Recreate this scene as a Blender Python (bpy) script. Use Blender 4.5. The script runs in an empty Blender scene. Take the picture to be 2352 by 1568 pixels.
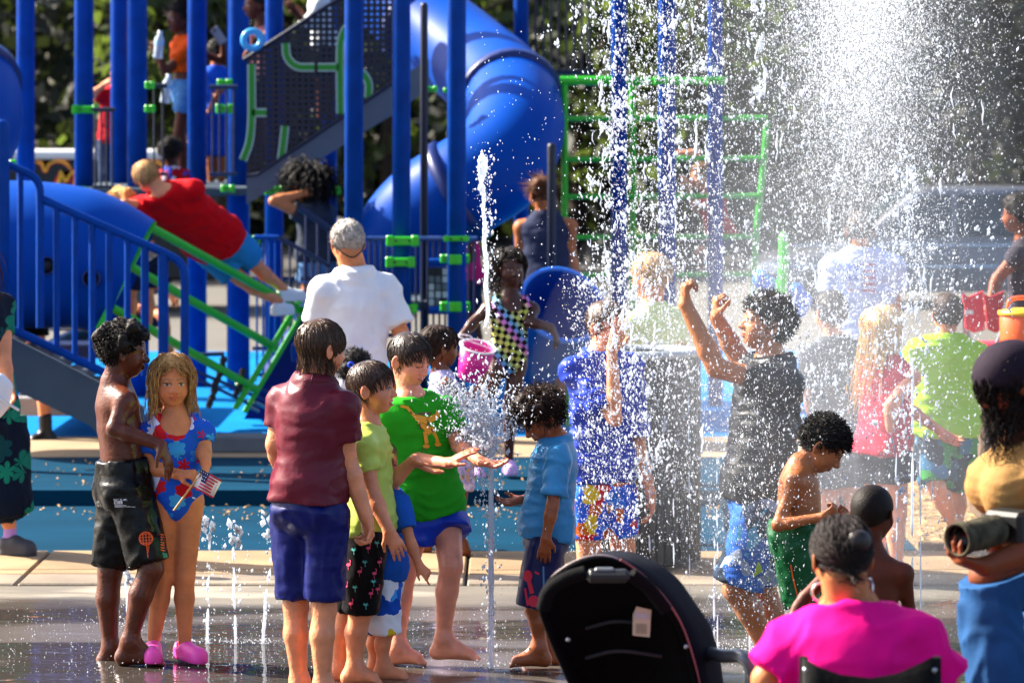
import bpy, math, random
import numpy as np
from mathutils import Vector
from mathutils.bvhtree import BVHTree

SC = bpy.context.scene
COL = SC.collection
# ------------------------------------------------------------------ camera, sky, sun, exposure
F = 8000.0            # focal length in photograph units (the photograph taken as 2352 wide)
CX, HZ, H = 1176.0, 265.0, 2.30
cam_d = bpy.data.cameras.new('camera')
cam = bpy.data.objects.new('camera', cam_d)
COL.objects.link(cam)
cam.location = (0, 0, H)
cam.rotation_euler = (math.pi / 2, 0, 0)
cam_d.sensor_width = 36.0
cam_d.lens = 36.0 * F / 2352.0
cam_d.shift_y = -(784.0 - HZ) / 2352.0
cam_d.clip_end = 600
cam_d.dof.use_dof = True
cam_d.dof.focus_distance = 14.3
cam_d.dof.aperture_fstop = 4.0
SC.camera = cam

SUN_EL, SUN_AZ = math.radians(37), math.radians(22)     # from the left, a little behind the people
SUN_DIR = Vector((-math.cos(SUN_EL) * math.cos(SUN_AZ), math.cos(SUN_EL) * math.sin(SUN_AZ), math.sin(SUN_EL)))
W = bpy.data.worlds.new('World')
SC.world = W
W.use_nodes = True
nt = W.node_tree
sky = nt.nodes.new('ShaderNodeTexSky')
sky.sky_type = 'NISHITA'
sky.sun_disc = False
sky.sun_elevation = SUN_EL
sky.sun_rotation = math.atan2(SUN_DIR.x, SUN_DIR.y)
sky.air_density = 0.8
sky.dust_density = 3.0
bg = nt.nodes['Background']
bg.inputs['Strength'].default_value = 0.09
nt.links.new(sky.outputs[0], bg.inputs[0])
sun_d = bpy.data.lights.new('sun', 'SUN')
sun_d.energy = 5.0
sun_d.angle = math.radians(0.53)
sun_d.color = (1.0, 0.92, 0.79)
sun_o = bpy.data.objects.new('sun', sun_d)
COL.objects.link(sun_o)
sun_o.rotation_euler = (-SUN_DIR).to_track_quat('-Z', 'Y').to_euler()
SC.view_settings.view_transform = 'Standard'
SC.view_settings.look = 'None'
SC.view_settings.exposure = 1.95
SC.view_settings.gamma = 1.0
SC.cycles.use_denoising = True
SC.cycles.max_bounces = 6
SC.cycles.diffuse_bounces = 3
SC.cycles.glossy_bounces = 3
SC.cycles.transmission_bounces = 4
SC.cycles.transparent_max_bounces = 8
SC.cycles.caustics_reflective = False
SC.cycles.caustics_refractive = False
SC.cycles.sample_clamp_indirect = 6.0
SC.cycles.volume_bounces = 1
SC.render.film_transparent = False

rng = np.random.default_rng(7)
random.seed(7)


# ------------------------------------------------------------------ helpers
def P(px, py, s, dd=0.0):
    """point seen at (px, py) of the photograph, at the distance where a metre is s units, dd metres farther"""
    y = F / s + dd
    k = F / y
    return np.array([(px - CX) / k, y, H - (py - HZ) / k])


def G(px, s):
    """ground point below column px at scale s"""
    return np.array([(px - CX) / s, F / s, 0.0])


def lin(c):
    if isinstance(c, str):
        c = c.lstrip('#')
        c = [int(c[i:i + 2], 16) / 255 for i in (0, 2, 4)]
    return tuple(x / 12.92 if x <= 0.04045 else ((x + 0.055) / 1.055) ** 2.4 for x in c[:3])


def tag(o, label=None, cat=None, group=None, kind=None):
    if label: o['label'] = label
    if cat: o['category'] = cat
    if group: o['group'] = group
    if kind: o['kind'] = kind
    return o


def mesh_from(name, V, Fc, smooth=True, tris=None):
    """numpy verts + list/array of faces -> mesh"""
    me = bpy.data.meshes.new(name)
    V = np.asarray(V, dtype=np.float32)
    if isinstance(Fc, np.ndarray) and Fc.ndim == 2:
        n, k = Fc.shape
        me.vertices.add(len(V)); me.vertices.foreach_set('co', V.ravel())
        me.loops.add(n * k); me.loops.foreach_set('vertex_index', Fc.astype(np.int32).ravel())
        me.polygons.add(n)
        me.polygons.foreach_set('loop_start', np.arange(0, n * k, k, dtype=np.int32))
        me.polygons.foreach_set('loop_total', np.full(n, k, dtype=np.int32))
        me.update(calc_edges=True)
    else:
        me.from_pydata(V.tolist(), [], Fc)
        me.update()
    if smooth:
        me.polygons.foreach_set('use_smooth', np.ones(len(me.polygons), dtype=bool))
    return me


def link(name, me, mat=None, parent=None, loc=None):
    o = bpy.data.objects.new(name, me)
    COL.objects.link(o)
    if mat is not None and me is not None:
        if not me.materials: me.materials.append(mat)
    if parent is not None:
        o.parent = parent
    if loc is not None: o.location = loc
    return o


def empty(name, loc=(0, 0, 0)):
    o = bpy.data.objects.new(name, None)
    o.empty_display_size = 0.1
    COL.objects.link(o)
    o.location = loc
    return o


class MB:
    """collects shapes into one mesh"""
    def __init__(self):
        self.V, self.F, self.sm, self.n = [], [], [], 0

    def add(self, V, Fc, smooth=False):
        V = np.asarray(V, float)
        self.V.append(V)
        self.F += [tuple(int(i) + self.n for i in f) for f in Fc]
        self.sm += [smooth] * len(Fc)
        self.n += len(V)
        return self

    def box(self, c, size, R=None, bev=0.0):
        c = np.asarray(c, float); h = np.asarray(size, float) / 2
        if bev <= 0:
            V = np.array([[x, y, z] for x in (-1, 1) for y in (-1, 1) for z in (-1, 1)]) * h
            Fc = [(0, 1, 3, 2), (4, 6, 7, 5), (0, 4, 5, 1), (2, 3, 7, 6), (0, 2, 6, 4), (1, 5, 7, 3)]
            sm = False
        else:
            b = min(bev, h.min() * 0.98)
            V, idx = [], {}
            for sx in (-1, 1):
                for sy in (-1, 1):
                    for sz in (-1, 1):
                        for ax in range(3):
                            q = np.array([sx, sy, sz]) * (h - b)
                            q[ax] += (sx, sy, sz)[ax] * b
                            idx[(sx, sy, sz, ax)] = len(V); V.append(q)
            Fc = []
            for ax in range(3):
                o1, o2 = [a for a in range(3) if a != ax]
                for sg in (-1, 1):
                    f = []
                    for (u, v) in ((-1, -1), (1, -1), (1, 1), (-1, 1)):
                        k = [0, 0, 0]; k[ax] = sg; k[o1] = u; k[o2] = v
                        f.append(idx[(*k, ax)])
                    Fc.append(tuple(f))
            for ax in range(3):
                o1, o2 = [a for a in range(3) if a != ax]
                for u in (-1, 1):
                    for v in (-1, 1):
                        k1 = [0, 0, 0]; k1[o1] = u; k1[o2] = v
                        a_ = list(k1); b_ = list(k1); a_[ax] = -1; b_[ax] = 1
                        Fc.append((idx[(*a_, o1)], idx[(*b_, o1)], idx[(*b_, o2)], idx[(*a_, o2)]))
            for sx in (-1, 1):
                for sy in (-1, 1):
                    for sz in (-1, 1):
                        Fc.append(tuple(idx[(sx, sy, sz, a)] for a in range(3)))
            V = np.array(V)
            sm = False
        if R is not None: V = V @ np.asarray(R).T
        return self.add(V + c, Fc, sm)

    def tube(self, pts, r, n=10, cap=True, closed=False, r2=None):
        """round bar along points; r a number or one per point; r2 flattens across"""
        pts = np.asarray(pts, float)
        m = len(pts)
        rr = np.full(m, r, float) if np.isscalar(r) else np.asarray(r, float)
        T = np.gradient(pts, axis=0) if not closed else (np.roll(pts, -1, 0) - np.roll(pts, 1, 0))
        T /= np.linalg.norm(T, axis=1)[:, None] + 1e-12
        up = np.array([0, 0, 1.0])
        if abs(T[0] @ up) > 0.9: up = np.array([0, 1.0, 0])
        u = np.cross(T[0], up); u /= np.linalg.norm(u)
        V = []
        an = np.linspace(0, 2 * np.pi, n, endpoint=False)
        for i in range(m):
            u = u - T[i] * (u @ T[i]); u /= np.linalg.norm(u) + 1e-12
            v = np.cross(T[i], u)
            V.append(pts[i] + rr[i] * (np.cos(an)[:, None] * u + np.sin(an)[:, None] * v * (1 if r2 is None else r2)))
        V = np.concatenate(V)
        Fc = []
        for i in range(m if closed else m - 1):
            j = (i + 1) % m
            for k in range(n):
                k2 = (k + 1) % n
                Fc.append((i * n + k, i * n + k2, j * n + k2, j * n + k))
        self.add(V, Fc, True)
        if cap and not closed:
            self.add(V[:n], [tuple(range(n - 1, -1, -1))])
            self.add(V[-n:], [tuple(range(n))])
        return self

    def lathe(self, prof, n=24, base=(0, 0, 0), R=None):
        """prof: list of (r, z)"""
        prof = np.asarray(prof, float); m = len(prof)
        an = np.linspace(0, 2 * np.pi, n, endpoint=False)
        V = np.stack([prof[:, 0:1] * np.cos(an), prof[:, 0:1] * np.sin(an), np.repeat(prof[:, 1:2], n, 1)], -1).reshape(-1, 3)
        if R is not None: V = V @ np.asarray(R).T
        V = V + np.asarray(base, float)
        Fc = [(i * n + k, i * n + (k + 1) % n, (i + 1) * n + (k + 1) % n, (i + 1) * n + k) for i in range(m - 1) for k in range(n)]
        return self.add(V, Fc, True)

    def prism(self, poly, off):
        """planar polygon (k,3) extruded by vector off"""
        poly = np.asarray(poly, float); k = len(poly)
        V = np.concatenate([poly, poly + np.asarray(off, float)])
        Fc = [tuple(range(k - 1, -1, -1)), tuple(range(k, 2 * k))]
        Fc += [(i, (i + 1) % k, k + (i + 1) % k, k + i) for i in range(k)]
        return self.add(V, Fc)

    def mesh(self, name):
        me = bpy.data.meshes.new(name)
        me.from_pydata(np.concatenate(self.V).tolist(), [], self.F)
        me.polygons.foreach_set('use_smooth', np.array(self.sm, dtype=bool))
        me.update()
        return me

    def build(self, name, mat, parent=None, loc=None):
        return link(name, self.mesh(name), mat, parent, loc)


def catmull(pts, per=6, closed=False):
    pts = [np.asarray(p, float) for p in pts]
    n = len(pts); out = []
    rngs = range(n) if closed else range(n - 1)
    for i in rngs:
        if closed:
            p0, p1, p2, p3 = pts[i - 1], pts[i], pts[(i + 1) % n], pts[(i + 2) % n]
        else:
            p1, p2 = pts[i], pts[i + 1]
            p0 = pts[i - 1] if i > 0 else 2 * p1 - p2
            p3 = pts[i + 2] if i + 2 < n else 2 * p2 - p1
        for t in np.linspace(0, 1, per, endpoint=False):
            out.append(0.5 * ((2 * p1) + (-p0 + p2) * t + (2 * p0 - 5 * p1 + 4 * p2 - p3) * t * t + (-p0 + 3 * p1 - 3 * p2 + p3) * t ** 3))
    if not closed: out.append(pts[-1])
    return np.array(out)


def unit(v):
    v = np.asarray(v, float)
    return v / (np.linalg.norm(v) + 1e-12)


# value noise
def _hash(i, j, k, seed):
    h = (i * 374761393 + j * 668265263 + k * 2147483647 + seed * 144269504) & 0x7fffffff
    h = (h ^ (h >> 13)) * 1274126177 & 0x7fffffff
    return ((h ^ (h >> 16)) & 0xffff) / 65535.0


def vnoise(p, seed=0):
    p = np.asarray(p, float)
    i = np.floor(p).astype(np.int64); f = p - i
    f = f * f * (3 - 2 * f)
    r = 0
    for a in (0, 1):
        for b in (0, 1):
            for c in (0, 1):
                w = (f[:, 0] if a else 1 - f[:, 0]) * (f[:, 1] if b else 1 - f[:, 1]) * (f[:, 2] if c else 1 - f[:, 2])
                r = r + w * _hash(i[:, 0] + a, i[:, 1] + b, i[:, 2] + c, seed)
    return r


# ------------------------------------------------------------------ materials
MATS = {}
# reflectance correction per material, against the exposure used
ALBEDO = {'play_blue': .60, 'plastic_blue': .72, 'play_navy': .55, 'play_dark': .55, 'flange_navy': .7, 'teal_rubber': .62, 'slab_a': .62, 'slab_b': .62, 'sand_concrete': .62, 'blue_rubber': .62, 'plaza_concrete': .6,
          'asphalt': .5, 'mulch': .62, 'straw': .65, 'car_silver': .6, 'stringer_grey': .62, 'beam_grey': .7, 'play_green': .75, 'play_deepgreen': .75, 'perforated': .6, 'cloth_navy_wet': .42, 'cloth_royal_wet': .7, 'cloth_royal': .7,
          'cloth_maroon_wet': 1.05, 'cloth_green': .75, 'cloth_red': .75, 'cloth_red2': .7, 'cloth_orange': .75, 'cloth_hot_pink': .85, 'cloth_skyshort': .7, 'cloth_denim': .6, 'cloth_tan_rib': .75, 'cloth_neon': .75, 'cloth_green_swim': .7,
          'cloth_skyblue_wet': .75, 'cloth_charcoal_wet': .5, 'cloth_limeyellow': .85, 'stroller_fabric': .25, 'stroller_navy': .35, 'cloth_slate': .6, 'cloth_coral': .75, 'bark': .5, 'step_cream': .7, 'crate_wood': .6, 'metal_black': .6}


def mat(name, color, rough=0.5, metal=0.0, spec=0.5, bump=0.0, bscale=40.0, var=0.0, vscale=6.0, coat=0.0, coat_rough=0.1,
        attr=None, trans=0.0, ior=1.45, sheen=0.0, sss=0.0, rvar=0.0, detail=4.0, stretch=None):
    """principled material with procedural colour variation and fine relief"""
    if name in MATS: return MATS[name]
    m = bpy.data.materials.new(name); MATS[name] = m
    m.use_nodes = True
    n = m.node_tree.nodes; L = m.node_tree.links
    b = n['Principled BSDF']
    c = lin(color) if isinstance(color, str) else color
    c = tuple(x * ALBEDO.get(name, 1.0) for x in c)
    b.inputs['Base Color'].default_value = (*c, 1)
    b.inputs['Roughness'].default_value = rough
    b.inputs['Metallic'].default_value = metal
    b.inputs['Specular IOR Level'].default_value = spec
    b.inputs['Coat Weight'].default_value = coat
    b.inputs['Coat Roughness'].default_value = coat_rough
    b.inputs['Transmission Weight'].default_value = trans
    b.inputs['IOR'].default_value = ior
    b.inputs['Sheen Weight'].default_value = sheen
    if sss:
        b.inputs['Subsurface Weight'].default_value = sss
        b.inputs['Subsurface Radius'].default_value = (0.9, 0.35, 0.2)
        b.inputs['Subsurface Scale'].default_value = 0.012
    tc = n.new('ShaderNodeTexCoord')
    src = tc.outputs['Object']
    if stretch:
        mp = n.new('ShaderNodeMapping'); mp.inputs['Scale'].default_value = stretch
        L.new(src, mp.inputs['Vector']); src = mp.outputs[0]
    base = None
    if attr:
        at = n.new('ShaderNodeAttribute'); at.attribute_name = attr
        base = at.outputs['Color']
        L.new(base, b.inputs['Base Color'])
    if var > 0:
        no = n.new('ShaderNodeTexNoise'); no.inputs['Scale'].default_value = vscale; no.inputs['Detail'].default_value = 5
        L.new(src, no.inputs['Vector'])
        mr = n.new('ShaderNodeMapRange')
        mr.inputs['From Min'].default_value = 0.3; mr.inputs['From Max'].default_value = 0.7
        mr.inputs['To Min'].default_value = 1 - var; mr.inputs['To Max'].default_value = 1 + var
        L.new(no.outputs['Fac'], mr.inputs['Value'])
        mx = n.new('ShaderNodeVectorMath'); mx.operation = 'SCALE'
        if base is not None: L.new(base, mx.inputs[0])
        else: mx.inputs[0].default_value = c
        L.new(mr.outputs[0], mx.inputs['Scale'])
        L.new(mx.outputs[0], b.inputs['Base Color'])
    if rvar > 0:
        no = n.new('ShaderNodeTexNoise'); no.inputs['Scale'].default_value = vscale * 1.7; no.inputs['Detail'].default_value = 4
        L.new(src, no.inputs['Vector'])
        mr = n.new('ShaderNodeMapRange')
        mr.inputs['From Min'].default_value = 0.35; mr.inputs['From Max'].default_value = 0.65
        mr.inputs['To Min'].default_value = max(0.02, rough - rvar); mr.inputs['To Max'].default_value = min(1, rough + rvar)
        L.new(no.outputs['Fac'], mr.inputs['Value']); L.new(mr.outputs[0], b.inputs['Roughness'])
    if bump > 0:
        no = n.new('ShaderNodeTexNoise'); no.inputs['Scale'].default_value = bscale; no.inputs['Detail'].default_value = detail
        L.new(src, no.inputs['Vector'])
        bp = n.new('ShaderNodeBump'); bp.inputs['Strength'].default_value = bump; bp.inputs['Distance'].default_value = 0.01
        L.new(no.outputs['Fac'], bp.inputs['Height']); L.new(bp.outputs[0], b.inputs['Normal'])
        if coat > 0: L.new(bp.outputs[0], b.inputs['Coat Normal'])
    return m


def nodes_of(m):
    n = m.node_tree.nodes
    return n, m.node_tree.links, n['Principled BSDF']
# ------------------------------------------------------------------ implicit surfaces
f32 = np.float32


class SDF:
    def __init__(self):
        self.p = []          # (op, fn, k, centre, radius)
        self.cuts = []       # (point, normal): keeps the side against the normal

    def _add(self, op, fn, k, c, r):
        self.p.append((op, fn, f32(k), np.asarray(c, f32), float(r)))
        return self

    def rc(self, a, b, ra, rb, k=0.02, op='u'):
        a = np.asarray(a, f32); b = np.asarray(b, f32); ab = b - a; l2 = f32(ab @ ab + 1e-12)
        ra = f32(ra); rb = f32(rb)

        def fn(p):
            q = p - a
            t = np.clip((q @ ab) / l2, 0, 1)
            d = q - t[..., None] * ab
            return np.sqrt(np.einsum('...i,...i', d, d)) - (ra + (rb - ra) * t)
        return self._add(op, fn, k, (a + b) / 2, math.sqrt(l2) / 2 + max(ra, rb))

    def cone(self, a, b, ra, rb, k=0.02, op='u', sq=None):
        """tapered bar with flat ends (a sleeve, a trouser leg); sq = (axis, factor) flattens across"""
        a = np.asarray(a, f32); b = np.asarray(b, f32); ab = b - a; L = f32(np.linalg.norm(ab)); u = ab / L
        ra = f32(ra); rb = f32(rb)

        def fn(p):
            q = p - a
            t = q @ u
            d = q - t[..., None] * u
            if sq is not None:
                s = d @ np.asarray(sq[0], f32)
                d = d + (s * f32(1 / sq[1] - 1))[..., None] * np.asarray(sq[0], f32)
            tt = np.clip(t / L, 0, 1)
            d = d + np.minimum(t, 0)[..., None] * u
            return np.maximum(np.sqrt(np.einsum('...i,...i', d, d)) - (ra + (rb - ra) * tt), t - L)
        return self._add(op, fn, k, (a + b) / 2, float(L) / 2 + float(max(ra, rb)) * 1.5)

    def ell(self, c, rad, R=None, k=0.02, op='u'):
        c = np.asarray(c, f32); rad = np.asarray(rad, f32); m = f32(rad.min())
        Rm = None if R is None else np.asarray(R, f32)

        def fn(p):
            q = p - c
            if Rm is not None: q = q @ Rm
            q = q / rad
            n1 = np.sqrt(np.einsum('...i,...i', q, q)) + f32(1e-6)
            q = q / rad
            n2 = np.sqrt(np.einsum('...i,...i', q, q)) + f32(1e-6)
            return np.where(n1 < 0.3, (n1 - 1) * m, n1 * (n1 - 1) / n2)
        return self._add(op, fn, k, c, float(rad.max()))

    def econe(self, a, b, side, fwd, wa, da, wb, db, k=0.03):
        a = np.asarray(a, f32); b = np.asarray(b, f32); ab = b - a; l2 = f32(ab @ ab + 1e-12)
        side = np.asarray(side, f32); fwd = np.asarray(fwd, f32); ax = np.cross(side, fwd).astype(f32)
        wa, da, wb, db = map(f32, (wa, da, wb, db))

        def fn(p):
            q = p - a
            t = np.clip((q @ ab) / l2, 0, 1)
            d = q - t[..., None] * ab
            w = wa + (wb - wa) * t; dd = da + (db - da) * t
            mn = np.minimum(w, dd)
            return (np.sqrt((d @ side / w) ** 2 + (d @ fwd / dd) ** 2 + (d @ ax / mn) ** 2) - 1) * mn
        return self._add('u', fn, k, (a + b) / 2, math.sqrt(l2) / 2 + max(wa, wb, da, db))

    def cut(self, pt, n):
        self.cuts.append((np.asarray(pt, f32), np.asarray(unit(n), f32)))
        return self

    def __call__(self, pts, cen=None, half=0.0):
        """pts (nb, m, 3); cen (nb, 3) block centres for culling"""
        d = np.full(pts.shape[:2], 1.0, f32)
        for op, fn, k, c, r in self.p:
            if cen is None:
                idx = slice(None); sub = pts
            else:
                near = np.linalg.norm(cen - c, axis=1) < r + half + float(k) + 0.01
                if not near.any(): continue
                idx = np.nonzero(near)[0]; sub = pts[idx]
            e = fn(sub).astype(f32)
            o = d[idx]
            if op == 'u':
                h = np.maximum(k - np.abs(o - e), 0) / k
                d[idx] = np.minimum(o, e) - h * h * k * f32(0.25)
            else:
                e = -e
                h = np.maximum(k - np.abs(o - e), 0) / k
                d[idx] = np.maximum(o, e) + h * h * k * f32(0.25)
        for pt, n in self.cuts:
            d = np.maximum(d, (pts - pt) @ n)
        return d

    def at(self, pts):
        return self(np.asarray(pts, f32)[:, None, :])[:, 0]

    def extract(self, vox):
        lo = np.min([c - r for op, fn, k, c, r in self.p if op == 'u'], axis=0) - 2 * vox
        hi = np.max([c + r for op, fn, k, c, r in self.p if op == 'u'], axis=0) + 2 * vox
        B = 6
        nb = np.ceil((hi - lo) / (vox * B)).astype(int) + 1
        bi = np.stack(np.meshgrid(*[np.arange(n) for n in nb], indexing='ij'), -1).reshape(-1, 3)
        bs = vox * B
        cen = (lo + (bi + 0.5) * bs).astype(f32)
        dc = self(cen[:, None, :], cen, bs * 2.0)[:, 0]
        keep = np.abs(dc) < bs * 1.6
        N = nb * B
        D = np.ones(tuple(N), f32)
        inner = dc < -bs * 1.6
        Dv = D.reshape(nb[0], B, nb[1], B, nb[2], B)
        for b in bi[inner]: Dv[b[0], :, b[1], :, b[2], :] = -1
        kb = bi[keep]
        if len(kb) == 0: return np.zeros((0, 3)), np.zeros((0, 4), int)
        off = np.stack(np.meshgrid(*[np.arange(B)] * 3, indexing='ij'), -1).reshape(-1, 3)
        pts = (lo + (kb[:, None, :] * B + off[None]) * vox).astype(f32)
        val = self(pts, cen[keep], bs * 0.9)
        gi = kb[:, None, :] * B + off[None]
        D[gi[..., 0], gi[..., 1], gi[..., 2]] = val
        ins = D < 0
        cnt = np.zeros(tuple(N - 1), np.int8)
        for a in (0, 1):
            for b in (0, 1):
                for c in (0, 1):
                    cnt += ins[a:N[0] - 1 + a, b:N[1] - 1 + b, c:N[2] - 1 + c]
        act = np.argwhere((cnt > 0) & (cnt < 8))
        if len(act) == 0: return np.zeros((0, 3)), np.zeros((0, 4), int)
        ids = np.full(tuple(N - 1), -1, np.int32)
        ids[act[:, 0], act[:, 1], act[:, 2]] = np.arange(len(act))
        cor = [(a, b, c) for a in (0, 1) for b in (0, 1) for c in (0, 1)]
        cv = np.stack([D[act[:, 0] + a, act[:, 1] + b, act[:, 2] + c] for a, b, c in cor], 1)
        acc = np.zeros((len(act), 3)); num = np.zeros(len(act))
        for i in range(8):
            for j in range(i + 1, 8):
                df = np.abs(np.subtract(cor[i], cor[j])).sum()
                if df != 1: continue
                x, y = cv[:, i], cv[:, j]
                m = (x < 0) != (y < 0)
                t = np.where(m, x / np.where(m, x - y, 1), 0)
                pos = np.array(cor[i])[None] + t[:, None] * (np.array(cor[j]) - np.array(cor[i]))[None]
                acc += pos * m[:, None]; num += m
        V = lo + (act + acc / num[:, None]) * vox
        Q = []
        for ax in range(3):
            o1, o2 = (ax + 1) % 3, (ax + 2) % 3
            s0 = [slice(1, N[i] - 1) for i in range(3)]; s0[ax] = slice(0, N[ax] - 1)
            s1 = list(s0); s1[ax] = slice(1, N[ax])
            A = ins[tuple(s0)]; Bb = ins[tuple(s1)]
            e = np.argwhere(A != Bb)
            if len(e) == 0: continue
            base = e.copy(); base[:, o1] += 1; base[:, o2] += 1
            fl = A[e[:, 0], e[:, 1], e[:, 2]]
            q = []
            for (u, v) in ((0, 0), (1, 0), (1, 1), (0, 1)):
                c = base.copy(); c[:, o1] -= u; c[:, o2] -= v
                q.append(ids[c[:, 0], c[:, 1], c[:, 2]])
            q = np.stack(q, 1)
            q[~fl] = q[~fl][:, ::-1]
            Q.append(q)
        Q = np.concatenate(Q) if Q else np.zeros((0, 4), int)
        Q = Q[(Q >= 0).all(1)]
        return V, Q


def drop_hidden(V, Q, hide):
    """removes the faces whose corners are all hidden"""
    keep = ~hide[Q].all(1)
    Q = Q[keep]
    used = np.zeros(len(V), bool); used[Q.ravel()] = True
    m = np.cumsum(used) - 1
    return V[used], m[Q], used


def vnormals(V, Q):
    n = np.cross(V[Q[:, 2]] - V[Q[:, 0]], V[Q[:, 3]] - V[Q[:, 1]])
    N = np.zeros_like(V)
    for i in range(4):
        for c in range(3):
            N[:, c] += np.bincount(Q[:, i], n[:, c], len(V))
    return N / (np.linalg.norm(N, axis=1)[:, None] + 1e-9)


def set_col(me, C, name='col'):
    a = me.color_attributes.new(name, 'FLOAT_COLOR', 'POINT')
    a.data.foreach_set('color', np.concatenate([C, np.ones((len(C), 1))], 1).astype(f32).ravel())


# ------------------------------------------------------------------ skin, hair, cloth materials
def skin_mat(wet):
    nm = 'skin_wet' if wet else 'skin_dry'
    if nm in MATS: return MATS[nm]
    m = mat(nm, (0.5, 0.3, 0.2), rough=0.40 if wet else 0.55, spec=0.30, attr='col', var=0.16, vscale=16,
            coat=0.30 if wet else 0.0, coat_rough=0.08, bump=0.28 if wet else 0.08, bscale=70, sss=0.10)
    return m


def hair_mat(c, wet=False):
    nm = 'hair_' + c.strip('#') + ('_wet' if wet else '')
    return mat(nm, c, rough=0.32 if wet else 0.6, spec=0.45 if wet else 0.2, var=0.4, vscale=60, bump=0.3, bscale=160)


def cloth_mat(name, c, wet=False, bump=0.22, bscale=26, var=0.05, rough=None):
    m = mat('cloth_' + name, c, rough=rough if rough is not None else (0.42 if wet else 0.8), spec=0.22 if wet else 0.12, var=var, vscale=11,
            bump=bump, bscale=bscale, coat=0.06 if wet else 0, coat_rough=0.12, rvar=0.14 if wet else 0.0)
    n, L, bs = nodes_of(m)
    if 'fold' not in m:
        m['fold'] = 1
        # sharper folds than the mesh carries
        tc = n.new('ShaderNodeTexCoord'); mp = n.new('ShaderNodeMapping'); mp.inputs['Scale'].default_value = (1.0, 1.0, 2.2); mp.inputs['Rotation'].default_value = (0.2, 0.5, 0)
        L.new(tc.outputs['Object'], mp.inputs[0])
        rn = n.new('ShaderNodeTexNoise'); rn.noise_type = 'RIDGED_MULTIFRACTAL'; rn.inputs['Scale'].default_value = 5.5; rn.inputs['Detail'].default_value = 2.0; rn.inputs['Distortion'].default_value = 0.6
        L.new(mp.outputs[0], rn.inputs['Vector'])
        b2 = n.new('ShaderNodeBump'); b2.inputs['Strength'].default_value = 0.55 if wet else 0.35; b2.inputs['Distance'].default_value = 0.02
        L.new(rn.outputs['Fac'], b2.inputs['Height'])
        if bs.inputs['Normal'].is_linked: L.new(bs.inputs['Normal'].links[0].from_socket, b2.inputs['Normal'])
        L.new(b2.outputs[0], bs.inputs['Normal'])
    return m


SKINS = {'fair': '#d58860', 'fair2': '#cc8054', 'tan': '#b47044', 'olive': '#a06038', 'brown': '#743a1c', 'brown2': '#924c26', 'dark': '#562613', 'deep': '#452010', 'pink': '#e29070'}


def frame(yaw, pitch=0, roll=0):
    """columns: left, forward, up of a body that faces the camera at yaw 0 and the right of the picture at 90"""
    y = math.radians(yaw); p = math.radians(pitch); r = math.radians(roll)
    f = np.array([math.sin(y), -math.cos(y), 0]); l = np.array([math.cos(y), math.sin(y), 0]); u = np.array([0, 0, 1.0])
    f2 = f * math.cos(p) - u * math.sin(p); u2 = u * math.cos(p) + f * math.sin(p)
    l3 = l * math.cos(r) + u2 * math.sin(r); u3 = u2 * math.cos(r) - l * math.sin(r)
    return np.stack([l3, f2, u3], 1)


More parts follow.
